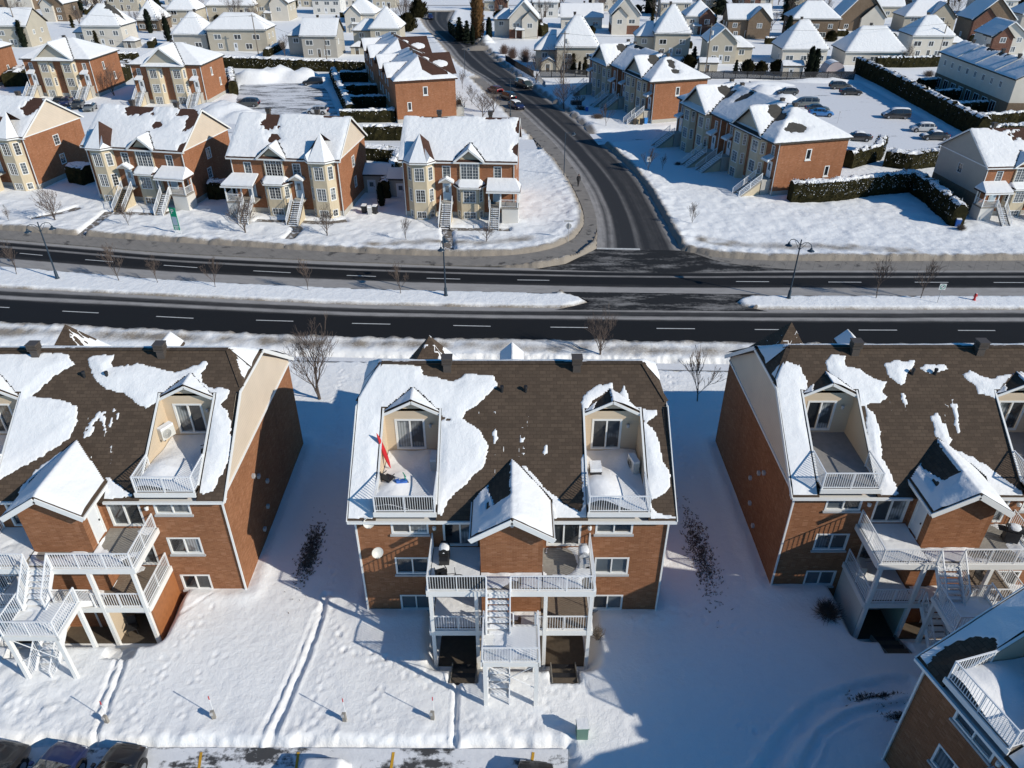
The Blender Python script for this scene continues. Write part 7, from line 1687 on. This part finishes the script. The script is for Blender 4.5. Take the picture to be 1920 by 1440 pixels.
carpx('suv', 466, 200, 180, 'car_grey', 'dark station car in the parking court, parked on bare asphalt', 0)
carpx('suv', 588, 160, 180, 'car_black', 'black car in the shade at the right end of the snow heap', 0)
carpx('hatch', 596, 214, 176, 'car_white', 'white hatchback in the lower right of the parking court', 0)
for i, (px, py, pt, w, sn) in enumerate([(112, 196, 'car_black', 'first, nearly black', 0), (126, 197, 'car_navy', 'second, dark blue', 0), (148, 202, 'car_grey', 'third, grey with red tail light', .0), (170, 208, 'car_silver', 'fourth, silver with snow on top', .07)]):
    carpx('sedan', px, py, -78, pt, 'car in the row behind the cream gable, '+w, sn)
carpx('van', 982, 164, -57, 'car_green', 'dark green van parked against the shaded kerb of the side road', .05)
carpx('hatch', 928, 174, 124, 'car_red', 'dark red car driving up the side road', 0, z=.01)
carpx('suv', 952, 187, 120, 'car_black', 'black car behind the blue one on the side road, under bare branches', 0, z=.01)
carpx('hatch', 968, 204, -60, 'car_navy', 'deep blue car on the side road, white flecks on the bonnet', .02, z=.01)
carpx('suv', 807, 36, -80, 'car_navy', 'small dark car far up the winding street', 0, z=.01)
carpx('sedan', 85, 1498, 79, 'car_navy', 'dark blue car at the bottom edge, parked nose out', 0)
carpx('sedan', 205, 1500, 82, 'car_black', 'black car at the bottom edge right of the blue one', 0)
carpx('suv', -28, 1496, 79, 'car_black', 'black car cut by the bottom left corner', 0)
g = G(592, 1528); c = car('sedan', (g[0], g[1], .0), R(90), 'car_black', 'car buried under a thick rounded mound of snow at the bottom edge', 0)
X, Y = np.meshgrid(np.linspace(-2.4, 2.4, 40), np.linspace(-1.25, 1.25, 24)); prof = np.interp(X, [-2.4, -1.9, -1.0, .5, 1.2, 2.1, 2.4], [.1, 1.15, 1.6, 1.55, 1.15, .95, .1]); Zm = prof*sstep(1.27, .75, np.abs(Y))**.6+.05*fbm(X*2, Y*2, 3, 3); hole = (np.hypot((X+.2)/.9, Y/.62) < 1)
grid_mesh('snow_cover', X, Y, Zm, 'snow_smooth', c, ~hole)
carpx('sedan', 998, 1536, 84, 'car_black', 'dark car with only its tail showing below the green utility box', .02)

# ------------------------------------------------------------------ street furniture
def double_lamp(px, py, lean, label, rz, sc=1.0):
    B = thing('street_lamp', label, 'street lamp', (*G(px, py), 0), rz, 'double lamp posts on the median', sc); H = 6.4
    m = MB(); m.lathe([(.22, 0), (.24, .1), (.17, .25), (.15, .9), (.10, 1.0), (.085, 1.2), (.06, H)], (0, 0, .1), 12); m.lathe([(.10, 0), (.10, .12)], (0, 0, H-.9), 10); m.lathe([(.10, 0), (.10, .12)], (0, 0, H*.45), 10); m.build('pole', 'lamp_blue', B, True)
    for s in (-1, 1):
        a = MB(); pts = [(0, 0, H-.5), (s*.35, 0, H-.15), (s*.7, 0, H-.05), (s*1.0, 0, H-.15), (s*1.12, 0, H-.42)]
        for p, q in zip(pts[:-1], pts[1:]): a.tube(p, q, .035, .035, 7)
        a.tube((0, 0, H-1.0), (s*.6, 0, H-.15), .022, .022, 6); ao = a.build('arm', 'lamp_blue', B)
        l = MB(); l.lathe([(.04, .35), (.10, .30), (.13, .16), (.34, .02), (.36, -.02), (.0, -.02)], (s*1.12, 0, H-.80), 14); lo = l.build('lamp_shade', 'lamp_blue', B)
        l = MB(); l.lathe([(.0, -.13), (.16, -.11), (.26, -.05), (.28, -.022)], (s*1.12, 0, H-.80), 12); l.build('lens', 'sign_white', lo)
    return B
double_lamp(109, 525, 0, 'double-armed lamp post at the left end of the median', R(25))
double_lamp(836, 557, 0, 'double-armed lamp post near the median nose, seen edge-on in front of the corner town house', R(84))
double_lamp(1478, 562, 0, 'double-armed lamp post on the right-hand median', R(-40))
def single_lamp(px, py, label, H, arm, rz=0):
    B = thing('street_lamp', label, 'street lamp', (*G(px, py), 0), rz, 'single-armed lamp posts of the side road'); m = MB(); m.lathe([(.15, 0), (.13, .5), (.07, .6), (.05, H)], (0, 0, .1), 10); m.build('pole', 'lamp_blue', B)
    a = MB(); a.tube((0, 0, H-.1), (arm, 0, H+.15), .03, .03, 6); a.tube((0, 0, H-.8), (arm*.5, 0, H), .02, .02, 5); a.build('arm', 'lamp_blue', B)
    l = MB(); l.lathe([(.05, .35), (.12, .25), (.32, .02), (0, .0)], (arm, 0, H-.25), 12); lo = l.build('lamp_shade', 'lamp_blue', B); l = MB(); l.lathe([(0, -.1), (.2, -.07), (.27, -.002)], (arm, 0, H-.25), 10); l.build('lens', 'sign_white', lo)
single_lamp(1057, 335, 'single lamp post on the pavement beside the walking person', 6.6, 1.2)
single_lamp(957, 218, 'single lamp post beside the deep blue car', 6.6, 1.1)
single_lamp(872, 148, 'single lamp post beyond the long brick town house', 6.4, 1.0)
def pole_utility(px, py, H, label, tr=False):
    B = thing('utility_pole', label, 'utility pole', (*G(px, py), 0), 0, 'wooden utility poles'); m = MB(); m.tube((0, 0, -.2), (0, 0, H), .16, .11, 8); m.build('pole', 'pole_wood', B)
    c = MB(); c.bar((-.9, 0, H-.5), (.9, 0, H-.5), .1, .12); c.build('crossarm', 'pole_wood', B)
    if tr: t = MB(); t.lathe([(0, 0), (.28, 0), (.3, .9), (0, .95)], (.45, 0, H-2.4), 12); t.build('transformer', 'ac_beige', B)
PL = [(43, 88, 10.5, 'utility pole against the tan house at the top left edge', False), (485, 104, 10, 'utility pole in front of the wide grey-beige house', False), (614, 122, 6.5, 'short utility pole at the parking court corner', False), (1056, 160, 11, 'utility pole in front of the tan house with conifers', True), (1322, 140, 11, 'utility pole beside the beige shed', True), (1757, 112, 9, 'utility pole beside the pale two-storey hip-roofed house', False)]
for p in PL: pole_utility(*p)
w = MB()
for (a, b) in zip(PL[:-1], PL[1:]):
    p = Vector((*G(a[0], a[1]), a[2]-.4)); q = Vector((*G(b[0], b[1]), b[2]-.4))
    for off in (0, ):
        pts = [p.lerp(q, t/14)-Vector((0, 0, 1.4*4*(t/14)*(1-t/14)+off)) for t in range(15)]
        for u, v in zip(pts[:-1], pts[1:]): w.tube(u, v, .022, .022, 4, False)
setp(w.build('overhead_wire', 'dark_metal'), 'thin dark wire strung between the wooden utility poles', 'wire')
def letter_mesh(txt, size, mat, parent, loc, rot, name='lettering'):
    cu = bpy.data.curves.new(name, 'FONT'); cu.body = txt; cu.size = size; cu.extrude = .004; cu.align_x = 'CENTER'; cu.align_y = 'CENTER'
    o = bpy.data.objects.new(name, cu); COL.objects.link(o); dg = bpy.context.evaluated_depsgraph_get(); me = bpy.data.meshes.new_from_object(o.evaluated_get(dg)); bpy.data.objects.remove(o)
    me.materials.clear(); me.materials.append(MATS[mat]); r = link(name, me, parent); r.location = loc; r.rotation_euler = rot; return r
# green parking banner
B = thing('parking_sign', 'tall green banner sign with a white P on two posts on the snowy lawn', 'sign', (*G(336, 445), 0), R(-14)); m = MB(); m.box(-.42, .42, -.03, .03, .95, 3.7); m.build('panel', 'green_sign', B)
for s in (-1, 1): m = MB(); m.box(s*.36-.03, s*.36+.03, .035, .08, -.2, 3.6); m.build('post', 'white_metal', B)
letter_mesh('P', .80, 'sign_white', B, (-.06, -.036, 3.22), (R(90), 0, 0), 'letter')
m = MB(); m.box(-.33, .33, -.042, -.032, 1.55, 2.6); m.build('picture_field', 'door_blue', B)
m = MB(); m.box(-.33, .33, -.04, -.034, 1.36, 1.46); m.build('text_bar', 'sign_white', B); m = MB(); m.box(-.25, .25, -.04, -.034, 1.2, 1.28); m.build('text_bar', 'sign_white', B)
m = MB(); m.add([(-.3, -.04, 1.08), (-.08, -.04, .98), (-.08, -.04, 1.18)], [(0, 1, 2)]); m.box(-.08, .28, -.04, -.034, 1.05, 1.11); m.build('arrow', 'sign_white', B)
# turn sign on the median
B = thing('traffic_sign', 'white square sign with a black arrow in a green ring on the right median', 'sign', (*G(1756, 571), 0), R(-5)); m = MB(); m.tube((0, 0, 0), (.0, 0, 1.7), .03, .03, 6); m.build('post', 'grey_trim', B); m = MB(); m.box(-.32, .32, -.045, -.03, 1.65, 2.3); p = m.build('panel', 'sign_white', B)
m = MB(); n = 24
for i in range(n):
    a, b = 2*math.pi*i/n, 2*math.pi*(i+1)/n; m.add([(math.cos(a)*.26, -.05, 1.975+math.sin(a)*.26), (math.cos(b)*.26, -.05, 1.975+math.sin(b)*.26), (math.cos(b)*.205, -.05, 1.975+math.sin(b)*.205), (math.cos(a)*.205, -.05, 1.975+math.sin(a)*.205)], [(0, 1, 2, 3)])
m.build('ring', 'green_sign', p); m = MB(); m.bar((-.07, -.052, 1.84), (-.07, -.052, 1.98), .05, .01); m.bar((-.07, -.052, 1.98), (.06, -.052, 2.03), .05, .01); m.add([(.04, -.053, 1.95), (.15, -.053, 2.05), (.02, -.053, 2.12)], [(0, 1, 2)]); m.build('arrow', 'black_plastic', p)
# street name and stop sign seen from behind
B = thing('traffic_sign', 'back of an octagonal sign with street-name blades above, on the corner lawn', 'sign', (*G(1065, 455), 0), 0); m = MB(); m.tube((0, 0, 0), (0, 0, 2.75), .035, .035, 6); m.build('post', 'grey_trim', B)
m = MB(); pts = [(math.cos(math.pi*(2*i+1)/8)*.36, .04, 2.05+math.sin(math.pi*(2*i+1)/8)*.36) for i in range(8)]; m.poly(pts); m.poly([(x, .05, z) for x, y, z in pts][::-1]); m.build('panel', 'grey_trim', B); m = MB(); m.box(-.55, .55, -.02, .0, 2.6, 2.78); m.build('name_blade', 'grey_trim', B)
B = thing('traffic_sign', 'speed limit sign reading 40 in the shade of the double town house', 'sign', (*G(1214, 325), 0), R(8)); m = MB(); m.tube((0, 0, 0), (0, 0, 2.4), .03, .03, 6); m.build('post', 'grey_trim', B); m = MB(); m.box(-.3, .3, -.045, -.03, 1.75, 2.5); p = m.build('panel', 'sign_white', B); letter_mesh('40', .42, 'black_plastic', p, (0, -.05, 2.08), (R(90), 0, 0), 'digits')
for px, py, lb, h in [(1086, 428, 'thin grey sign post at the kerb of the corner lawn', 2.4), (18, 415, 'thin post standing in the snow near the left edge', 2.2), (240, 420, 'thin marker post left of the green parking banner', 1.6), (1570, 232, 'thin pole at the edge of the right parking lot, below the blue car', 2.2)]:
    B = thing('sign_post', lb, 'post', (*G(px, py), 0), 0); m = MB(); m.tube((0, 0, 0), (0, 0, h), .03, .03, 6); m.build('post', 'grey_trim', B); m = MB(); m.box(-.12, .12, -.04, -.03, h-.35, h-.02); m.build('plate', 'grey_trim', B)
def hydrant(px, py, lb):
    B = thing('fire_hydrant', lb, 'fire hydrant', (*G(px, py), .2), 0, 'fire hydrants'); m = MB(); m.lathe([(.17, 0), (.17, .06), (.11, .08), (.11, .55), (.14, .57), (.14, .62), (.10, .72), (.03, .8), (0, .8)], (0, 0, 0), 12); m.build('barrel', 'red_paint', B)
    for s in (-1, 1): m = MB(); m.tube((s*.08, 0, .45), (s*.2, 0, .45), .055, .055, 8); m.build('nozzle', 'red_paint', B)
    m = MB(); m.lathe([(.11, .64), (.07, .76), (0, .8)], (0, 0, .01), 10); m.build('bonnet', 'sign_white', B)
hydrant(1825, 566, 'red fire hydrant with white bonnet on the right median'); hydrant(976, 248, 'red fire hydrant on the snow north of the corner town house')
# wood stakes in the yard, utility box, bins
for px, py, w_ in [(205, 1362, 'leftmost of the row of four'), (404, 1353, 'second of the row of four'), (648, 1357, 'third of the four'), (812, 1354, 'rightmost of the row of four')]:
    B = thing('plug_post', 'snow-marker rod with red tip on a short stump, '+w_, 'post', (*G(px, py), .1), R(random.uniform(-20, 20)), 'outlet posts along the parking edge')
    m = MB(); m.box(-.09, .09, -.07, .07, -.1, .75); m.build('stump', 'wood_grey', B); m = MB(); m.box(-.12, .02, -.11, -.07, .55, .75); m.build('outlet', 'grey_trim', B)
    m = MB(); m.tube((.05, .08, 0), (.05, .08, 1.75), .018, .018, 6); r = m.build('rod', 'sign_white', B); m = MB(); m.tube((.05, .08, 1.55), (.05, .08, 1.8), .026, .026, 6); m.build('tip', 'red_paint', r)
B = thing('utility_box', 'small green electrical box with snow on its lid at the end of the parking strip', 'electrical box', (*G(1090, 1384), .25), R(2)); m = MB(); m.box(-.27, .27, -.25, .25, -.3, .82); m.box(-.3, .3, -.28, .28, .82, .86); m.build('cabinet', 'green_box', B); m = MB(); m.box(-.28, .28, -.25, .26, .862, .96); m.build('snow_cover', 'snow_smooth', B)
def bin_(loc, mat, lb, grp='wheeled bins', snow=True):
    B = thing('wheeled_bin', lb, 'bin', loc, random.uniform(-.3, .3), grp); m = MB(); m.add([(-.24, -.26, .05), (.24, -.26, .05), (.24, .26, .05), (-.24, .26, .05), (-.3, -.34, 1.0), (.3, -.34, 1.0), (.3, .34, 1.0), (-.3, .34, 1.0)], [(0, 3, 2, 1), (4, 5, 6, 7), (0, 1, 5, 4), (1, 2, 6, 5), (2, 3, 7, 6), (3, 0, 4, 7)]); m.build('bin_body', mat, B)
    m = MB(); m.slab([(-.32, -.36, 1.04), (.32, -.36, 1.04), (.32, .4, 1.1), (-.32, .4, 1.1)], .05); l = m.build('lid', mat, B)
    if snow: m = MB(); m.slab([(-.28, -.32, 1.16), (.28, -.32, 1.16), (.28, .34, 1.2), (-.28, .34, 1.2)], .11); m.build('snow_cover', 'snow_smooth', l)
    for s in (-1, 1): m = MB(); m.tube((s*.26, .28, .1), (s*.31, .28, .1), .1, .1, 10); m.build('wheel', 'tyre', B)
for px, py, mt, w_, sn in [(1190, 236, 'wood_stair', 'brown one left of the black', False), (1202, 236, 'black_plastic', 'black one in the middle', False), (1210, 234, 'blue_light', 'bright blue one at the wall corner', False), (1100, 212, 'blue_plastic', 'blue one among snowy shrubs', True), (1792, 428, 'blue_plastic', 'blue one with snow at the hedge end', True), (403, 186, 'blue_plastic', 'blue one at the right stair of the gabled town house', True), (684, 402, 'black_plastic', 'dark one at the left of the trio by the grey shed', True), (694, 405, 'grey_trim', 'grey one in the trio by the grey shed', True), (704, 403, 'black_plastic', 'dark one at the right of the trio by the grey shed', True), (424, 172, 'green_sign', 'green one left of the snow heap', False)]:
    bin_((*G(px, py), .15), mt, 'wheeled bin, '+w_, snow=sn)
# planter on the shaded lawn
B = thing('planter', 'dark square planter on the shaded lawn left of the stairs', 'planter', (*G(1080, 200), .1), .2); m = MB(); m.box(-1.0, 1.0, -.6, .6, 0, 1.0); m.box(-.9, .9, -.5, .5, 1.0, 1.05); m.build('box', 'black_plastic', B)

# ------------------------------------------------------------------ the walking person
def person(px, py, label):
    B = thing('person', label, 'person', (*G(px, py), .13), R(200)); V = [(0, 0, .95), (0, .01, 1.15), (0, .02, 1.38), (0, .03, 1.50), (0, .05, 1.60), (0, .055, 1.72),
         (.10, 0, .90), (.11, .08, .50), (.11, .16, .08), (.11, .27, .05), (-.10, 0, .90), (-.11, -.06, .50), (-.11, -.20, .12), (-.11, -.09, .05),
         (.20, .02, 1.42), (.25, -.04, 1.14), (.24, .06, .90), (-.20, .02, 1.42), (-.25, .06, 1.14), (-.23, .20, .95)]
    Ed = [(0, 1), (1, 2), (2, 3), (3, 4), (4, 5), (0, 6), (6, 7), (7, 8), (8, 9), (0, 10), (10, 11), (11, 12), (12, 13), (2, 14), (14, 15), (15, 16), (2, 17), (17, 18), (18, 19)]
    rad = [.16, .165, .18, .07, .085, .08, .105, .07, .05, .045, .105, .07, .05, .045, .085, .06, .045, .085, .06, .045]
    me = bpy.data.meshes.new('body'); me.from_pydata(V, Ed, []); o = link('body', me, B); md = o.modifiers.new('skin', 'SKIN'); sv = me.skin_vertices
    for i, r in enumerate(rad): sv[0].data[i].radius = (r, r*.8 if i < 3 else r)
    sv[0].data[0].use_root = True; s2 = o.modifiers.new('sub', 'SUBSURF'); s2.levels = 2; s2.render_levels = 2; me.materials.append(MATS['coat_black'])
    m = MB(); m.lathe([(0, -.11), (.06, -.10), (.085, -.03), (.085, .04), (.06, .1), (0, .125)], (0, .07, 1.66), 12); m.build('face', 'skin', B, True); m = MB(); m.lathe([(.098, -.02), (.10, .05), (.075, .11), (0, .14)], (0, .055, 1.67), 12); m.build('hood', 'coat_black', B, True)
    for x, y, z in ((.24, .07, .84), (-.23, .22, .89)): m = MB(); m.lathe([(0, -.09), (.035, -.07), (.04, 0), (.03, .05), (0, .06)], (x, y, z), 8); m.build('glove', 'black_plastic', B, True)
person(1084, 351, 'person in a long dark hooded coat walking along the pavement by the side road')

# ------------------------------------------------------------------ things on the balconies and terraces
def world(B, x, y, z):
    a = B.rotation_euler[2]; return (B.location[0]+x*math.cos(a)-y*math.sin(a), B.location[1]+x*math.sin(a)+y*math.cos(a), z)
def ac(loc, rz, lb, snow=True):
    B = thing('air_conditioner', lb, 'air conditioner', loc, rz, 'outdoor air conditioning units'); m = MB(); m.box(-.42, .42, -.17, .17, .08, .72); m.build('casing', 'ac_beige', B)
    for s in (-1, 1): m = MB(); m.box(s*.3-.04, s*.3+.04, -.15, .15, 0, .08); m.build('foot', 'dark_metal', B)
    g = MB(); 
    for k in range(5): g.lathe([(.05+.05*k, 0), (.065+.05*k, 0), (.065+.05*k, .01)], (0, 0, 0), 16)
    g.v = [(x-.1, -.178-z, y+.4) for x, y, z in g.v]; g.build('fan_grille', 'dark_metal', B)
    if snow: m = MB(); m.box(-.41, .41, -.17, .17, .722, .86); m.build('snow_cover', 'snow_smooth', B)
def bbq(loc, rz, lb, snow=True, mat='black_plastic'):
    B = thing('barbecue', lb, 'barbecue', loc, rz, 'barbecues on the balconies'); m = MB(); m.box(-.35, .35, -.25, .25, .1, .8); m.build('cart', mat, B)
    m = MB(); n = 8
    for i in range(n):
        a, b = math.pi*i/n, math.pi*(i+1)/n; m.add([(-.36, -.27*math.cos(a), .85+.27*math.sin(a)), (.36, -.27*math.cos(a), .85+.27*math.sin(a)), (.36, -.27*math.cos(b), .85+.27*math.sin(b)), (-.36, -.27*math.cos(b), .85+.27*math.sin(b))], [(0, 1, 2, 3)])
    for s in (-.36, .36): m.add([(s, -.27*math.cos(math.pi*i/n), .85+.27*math.sin(math.pi*i/n)) for i in range(n+1)], [tuple(range(n+1))])
    m.build('hood', mat, B)
    for s in (-1, 1): m = MB(); m.box(s*.55-.17, s*.55+.17, -.22, .22, .76, .80); m.build('side_shelf', mat, B); m = MB(); m.tube((s*.3, .2, .1), (s*.36, .2, .1), .1, .1, 10); m.build('wheel', 'tyre', B)
    if snow: m = MB(); m.lathe([(.0, .16), (.2, .15), (.34, .10), (.38, -.02)], (0, 0, .98), 14); m.v = [(x, y*.72, z) for x, y, z in m.v]; m.build('snow_cover', 'snow_smooth', B, True)
def dish(loc, rz, lb, s=.30):
    B = thing('satellite_dish', lb, 'satellite dish', loc, rz, 'satellite dishes'); m = MB(); m.lathe([(0, 0), (s*.5, .03), (s*.85, .09), (s, .13)], (0, 0, 0), 18)
    M = Matrix.Rotation(R(68), 3, 'X'); m.v = [tuple(M @ Vector(v)+Vector((0, -.35, .1))) for v in m.v]; m.build('reflector', 'ac_beige', B, True); a = MB(); a.tube((0, 0, 0), (0, -.34, .08), .02, .02, 6); a.tube((0, -.36, -.25), (0, -.8, .05), .012, .012, 5); a.build('arm', 'grey_trim', B)
C_, L_, R2_ = APT_C, APT_L, APT_R
dish(world(C_, -7.5, 0, 7.15), R(20), 'satellite dish near the top left corner of the middle building'); dish(world(C_, -7.3, 0, 5.0), R(25), 'lower satellite dish on the left wing of the middle building', .31)
ac(world(C_, -4.25, 3.2, 7.98), R(-90), 'narrow air conditioner by the right wall of the left roof terrace, middle building'); ac(world(C_, 6.6, 3.0, 7.98), R(-75), 'air conditioner on the right roof terrace of the middle building')
ac(world(L_, 4.25, 3.6, 8.6), R(60), 'white air conditioner hung on the terrace side wall of the left building'); ac(world(R2_, -3.7, -.8, 2.2), R(80), 'air conditioner on the lower balcony of the right building', False)
bbq(world(C_, -3.5, -1.0, 5.1), R(90), 'snow-capped barbecue at the left end of the middle building upper balcony'); bbq(world(C_, 3.7, -1.2, 5.1), R(-90), 'covered barbecue at the right end of the middle building upper balcony', True, 'grey_trim')
bbq(world(R2_, 3.4, -1.3, 5.1), R(-20), 'black barbecue on the right end of the right building upper balcony', True); bbq(world(R2_, -1.0+1.2, -4.6, -.6), R(10), 'black barbecue under the stairs of the right building', False)
# kayak leaning in the terrace corner, covered chair, toys
B = thing('kayak', 'long red kayak leaning against the beige wall of the left roof terrace', 'kayak', world(C_, -6.62, 3.0, 8.1), R(80)); m = MB(); n = 14; prof = [(0.02+.15*math.sin(math.pi*i/n)**.7, i/n*2.35) for i in range(n+1)]; m.lathe(prof, (0, 0, 0), 10); M = Matrix.Rotation(R(-14), 3, 'X')
m.v = [tuple(M @ Vector((x, y*.6, z))) for x, y, z in m.v]; m.build('hull', 'red_paint', B, True); m = MB(); m.v = []; m.lathe([(0, -.02), (.12, -.02), (.14, .02)], (0, 0, 0), 10); m.v = [tuple(M @ Vector((x*.5, -.085+z*.2, 1.2+y*1.9))) for x, y, z in m.v]; m.build('cockpit', 'black_plastic', B)
def chair(loc, rz, lb, mat='black_plastic', cloth=None):
    B = thing('garden_chair', lb, 'chair', loc, rz, 'garden chairs'); 
    for x in (-.24, .24):
        for y in (-.24, .24): m = MB(); m.tube((x, y, 0), (x, y, .42 if y < 0 else .95), .02, .02, 6); m.build('leg', mat, B)
    m = MB(); m.box(-.27, .27, -.27, .27, .42, .46); m.build('seat', cloth or mat, B); m = MB(); m.slab([(-.26, .26, .5), (.26, .26, .5), (.26, .34, .98), (-.26, .34, .98)], .03); m.build('backrest', cloth or mat, B)
    for x in (-.27, .27): m = MB(); m.bar((x, -.24, .66), (x, .26, .68), .04, .03); m.build('armrest', mat, B)
chair(world(C_, -6.55, 1.7, 8.05), R(150), 'black chair half buried in snow below the red kayak'); chair(world(R2_, -6.6, 3.4, 7.95), R(60), 'dark chair in the shaded corner of the right building roof terrace'); chair(world(L_, 6.7, 2.6, 8.0), R(-70), 'black chair by the right wall of the left building roof terrace')
chair(world(R2_, 2.6, -1.6, 2.2), R(10), 'chair on the lower right balcony of the right building'); chair(world(C_, -3.6, -2.2, 5.12), R(200), 'black wire chair behind the upper left railing, middle building'); chair(world(L_, 2.2, -2.2, -.85), R(20), 'black chair on the ground-floor patio of the left building')
B = thing('toy_scooter', 'blue and green child ride-on toy poking out of terrace snow', 'toy', world(C_, -5.85, 1.6, 8.1), .5); m = MB(); m.box(-.3, .3, -.12, .12, .12, .28); m.box(-.3, -.1, -.1, .1, .28, .42); m.build('deck', 'blue_plastic', B); m = MB(); m.tube((.25, 0, .2), (.2, 0, .62), .03, .03, 6); m.bar((.2, -.2, .62), (.2, .2, .62), .04, .04); m.build('handlebar', 'green_sign', B)
for x in (-.25, .28): m = MB(); m.tube((x, -.1, .1), (x, .1, .1), .1, .1, 10); m.build('wheel', 'tyre', B)
B = thing('storage_bin', 'dark box with thick snow cap on the right roof terrace, middle building', 'box', world(C_, 4.45, 2.3, 8.0), .03); m = MB(); m.box(-.3, .3, -.35, .35, 0, .62); m.box(-.32, .32, -.37, .37, .62, .67); m.build('box', 'black_plastic', B); m = MB(); m.box(-.31, .31, -.35, .36, .672, .9); m.build('snow_cover', 'snow_smooth', B)
# bicycle behind the railing
B = thing('bicycle', 'bicycle with snow on its wheels behind the left upper railing, middle building', 'bicycle', world(C_, -3.2, -2.6, 5.12), R(8))
def ringm(cx, cz, r, t, n=20):
    m = MB()
    for i in range(n):
        a, b = 2*math.pi*i/n, 2*math.pi*(i+1)/n; m.tube((cx+r*math.cos(a), 0, cz+r*math.sin(a)), (cx+r*math.cos(b), 0, cz+r*math.sin(b)), t, t, 5, False)
    for i in range(6): a = math.pi*i/6; m.tube((cx-r*math.cos(a), 0, cz-r*math.sin(a)), (cx+r*math.cos(a), 0, cz+r*math.sin(a)), .005, .005, 3, False)
    return m
for x in (-.5, .5): ringm(x, .34, .32, .022).build('wheel', 'tyre', B)
m = MB(); 
for a, b in (((-.5, 0, .34), (-.1, 0, .34)), ((-.1, 0, .34), (-.22, 0, .78)), ((-.22, 0, .78), (.38, 0, .75)), ((-.1, 0, .34), (.38, 0, .7)), ((.5, 0, .34), (.36, 0, .85)), ((-.5, 0, .34), (-.2, 0, .74))): m.tube(a, b, .018, .018, 6)
m.build('frame', 'dark_metal', B); m = MB(); m.bar((-.32, 0, .86), (-.12, 0, .86), .12, .05); m.build('saddle', 'black_plastic', B); m = MB(); m.bar((.36, -.25, .92), (.36, .25, .92), .03, .03); m.build('handlebar', 'dark_metal', B)
# dark netting behind the left railings of the middle building
for (x0, x1, y, z0, z1, P) in ((-4.12, -1.35, -2.93, 5.2, 6.1, C_), (-6.93, -4.0, -.30, 8.05, 8.95, C_)):
    m = MB(); rr = random.Random(3)
    for i in range(1100):
        x = rr.uniform(x0, x1); z = rr.uniform(z0, z1); q = rr.uniform(0, 6.28); s = .055; m.add([(x, y, z), (x+math.cos(q)*s, y+.01, z+math.sin(q)*s), (x+math.cos(q+1.2)*s, y+.02, z+math.sin(q+1.2)*s)], [(0, 1, 2)])
    m.box(x0, x1, y+.035, y+.045, z0, z1); m.build('privacy_netting', 'black_plastic', P)
# wooden steps in front of the ground-floor rooms
for B_, x, lb in ((C_, -2.55, 'dark wooden walkway before the left ground-floor room, middle building'), (C_, 2.75, 'dark wooden walkway before the right ground-floor room, middle building'), (R2_, -2.6, 'dark wooden walkway before the ground-floor room, right building')):
    T = thing('wooden_walkway', lb, 'walkway', world(B_, x, -4.7, 0), 0, 'wooden walkways to the ground-floor rooms')
    for k in range(4): m = MB(); m.box(-.62, .62, -.0+k*.42, .38+k*.42, -.02-k*.2, .06-k*.2); m.build('step', 'black_plastic' if k % 2 else 'wood_stair', T)
    for s in (-.68, .64): m = MB(); m.slab([(s, 0, .22), (s+.05, 0, .22), (s+.05, 1.7, -.45), (s, 1.7, -.45)], .35); m.build('side_board', 'wood_grey', T)
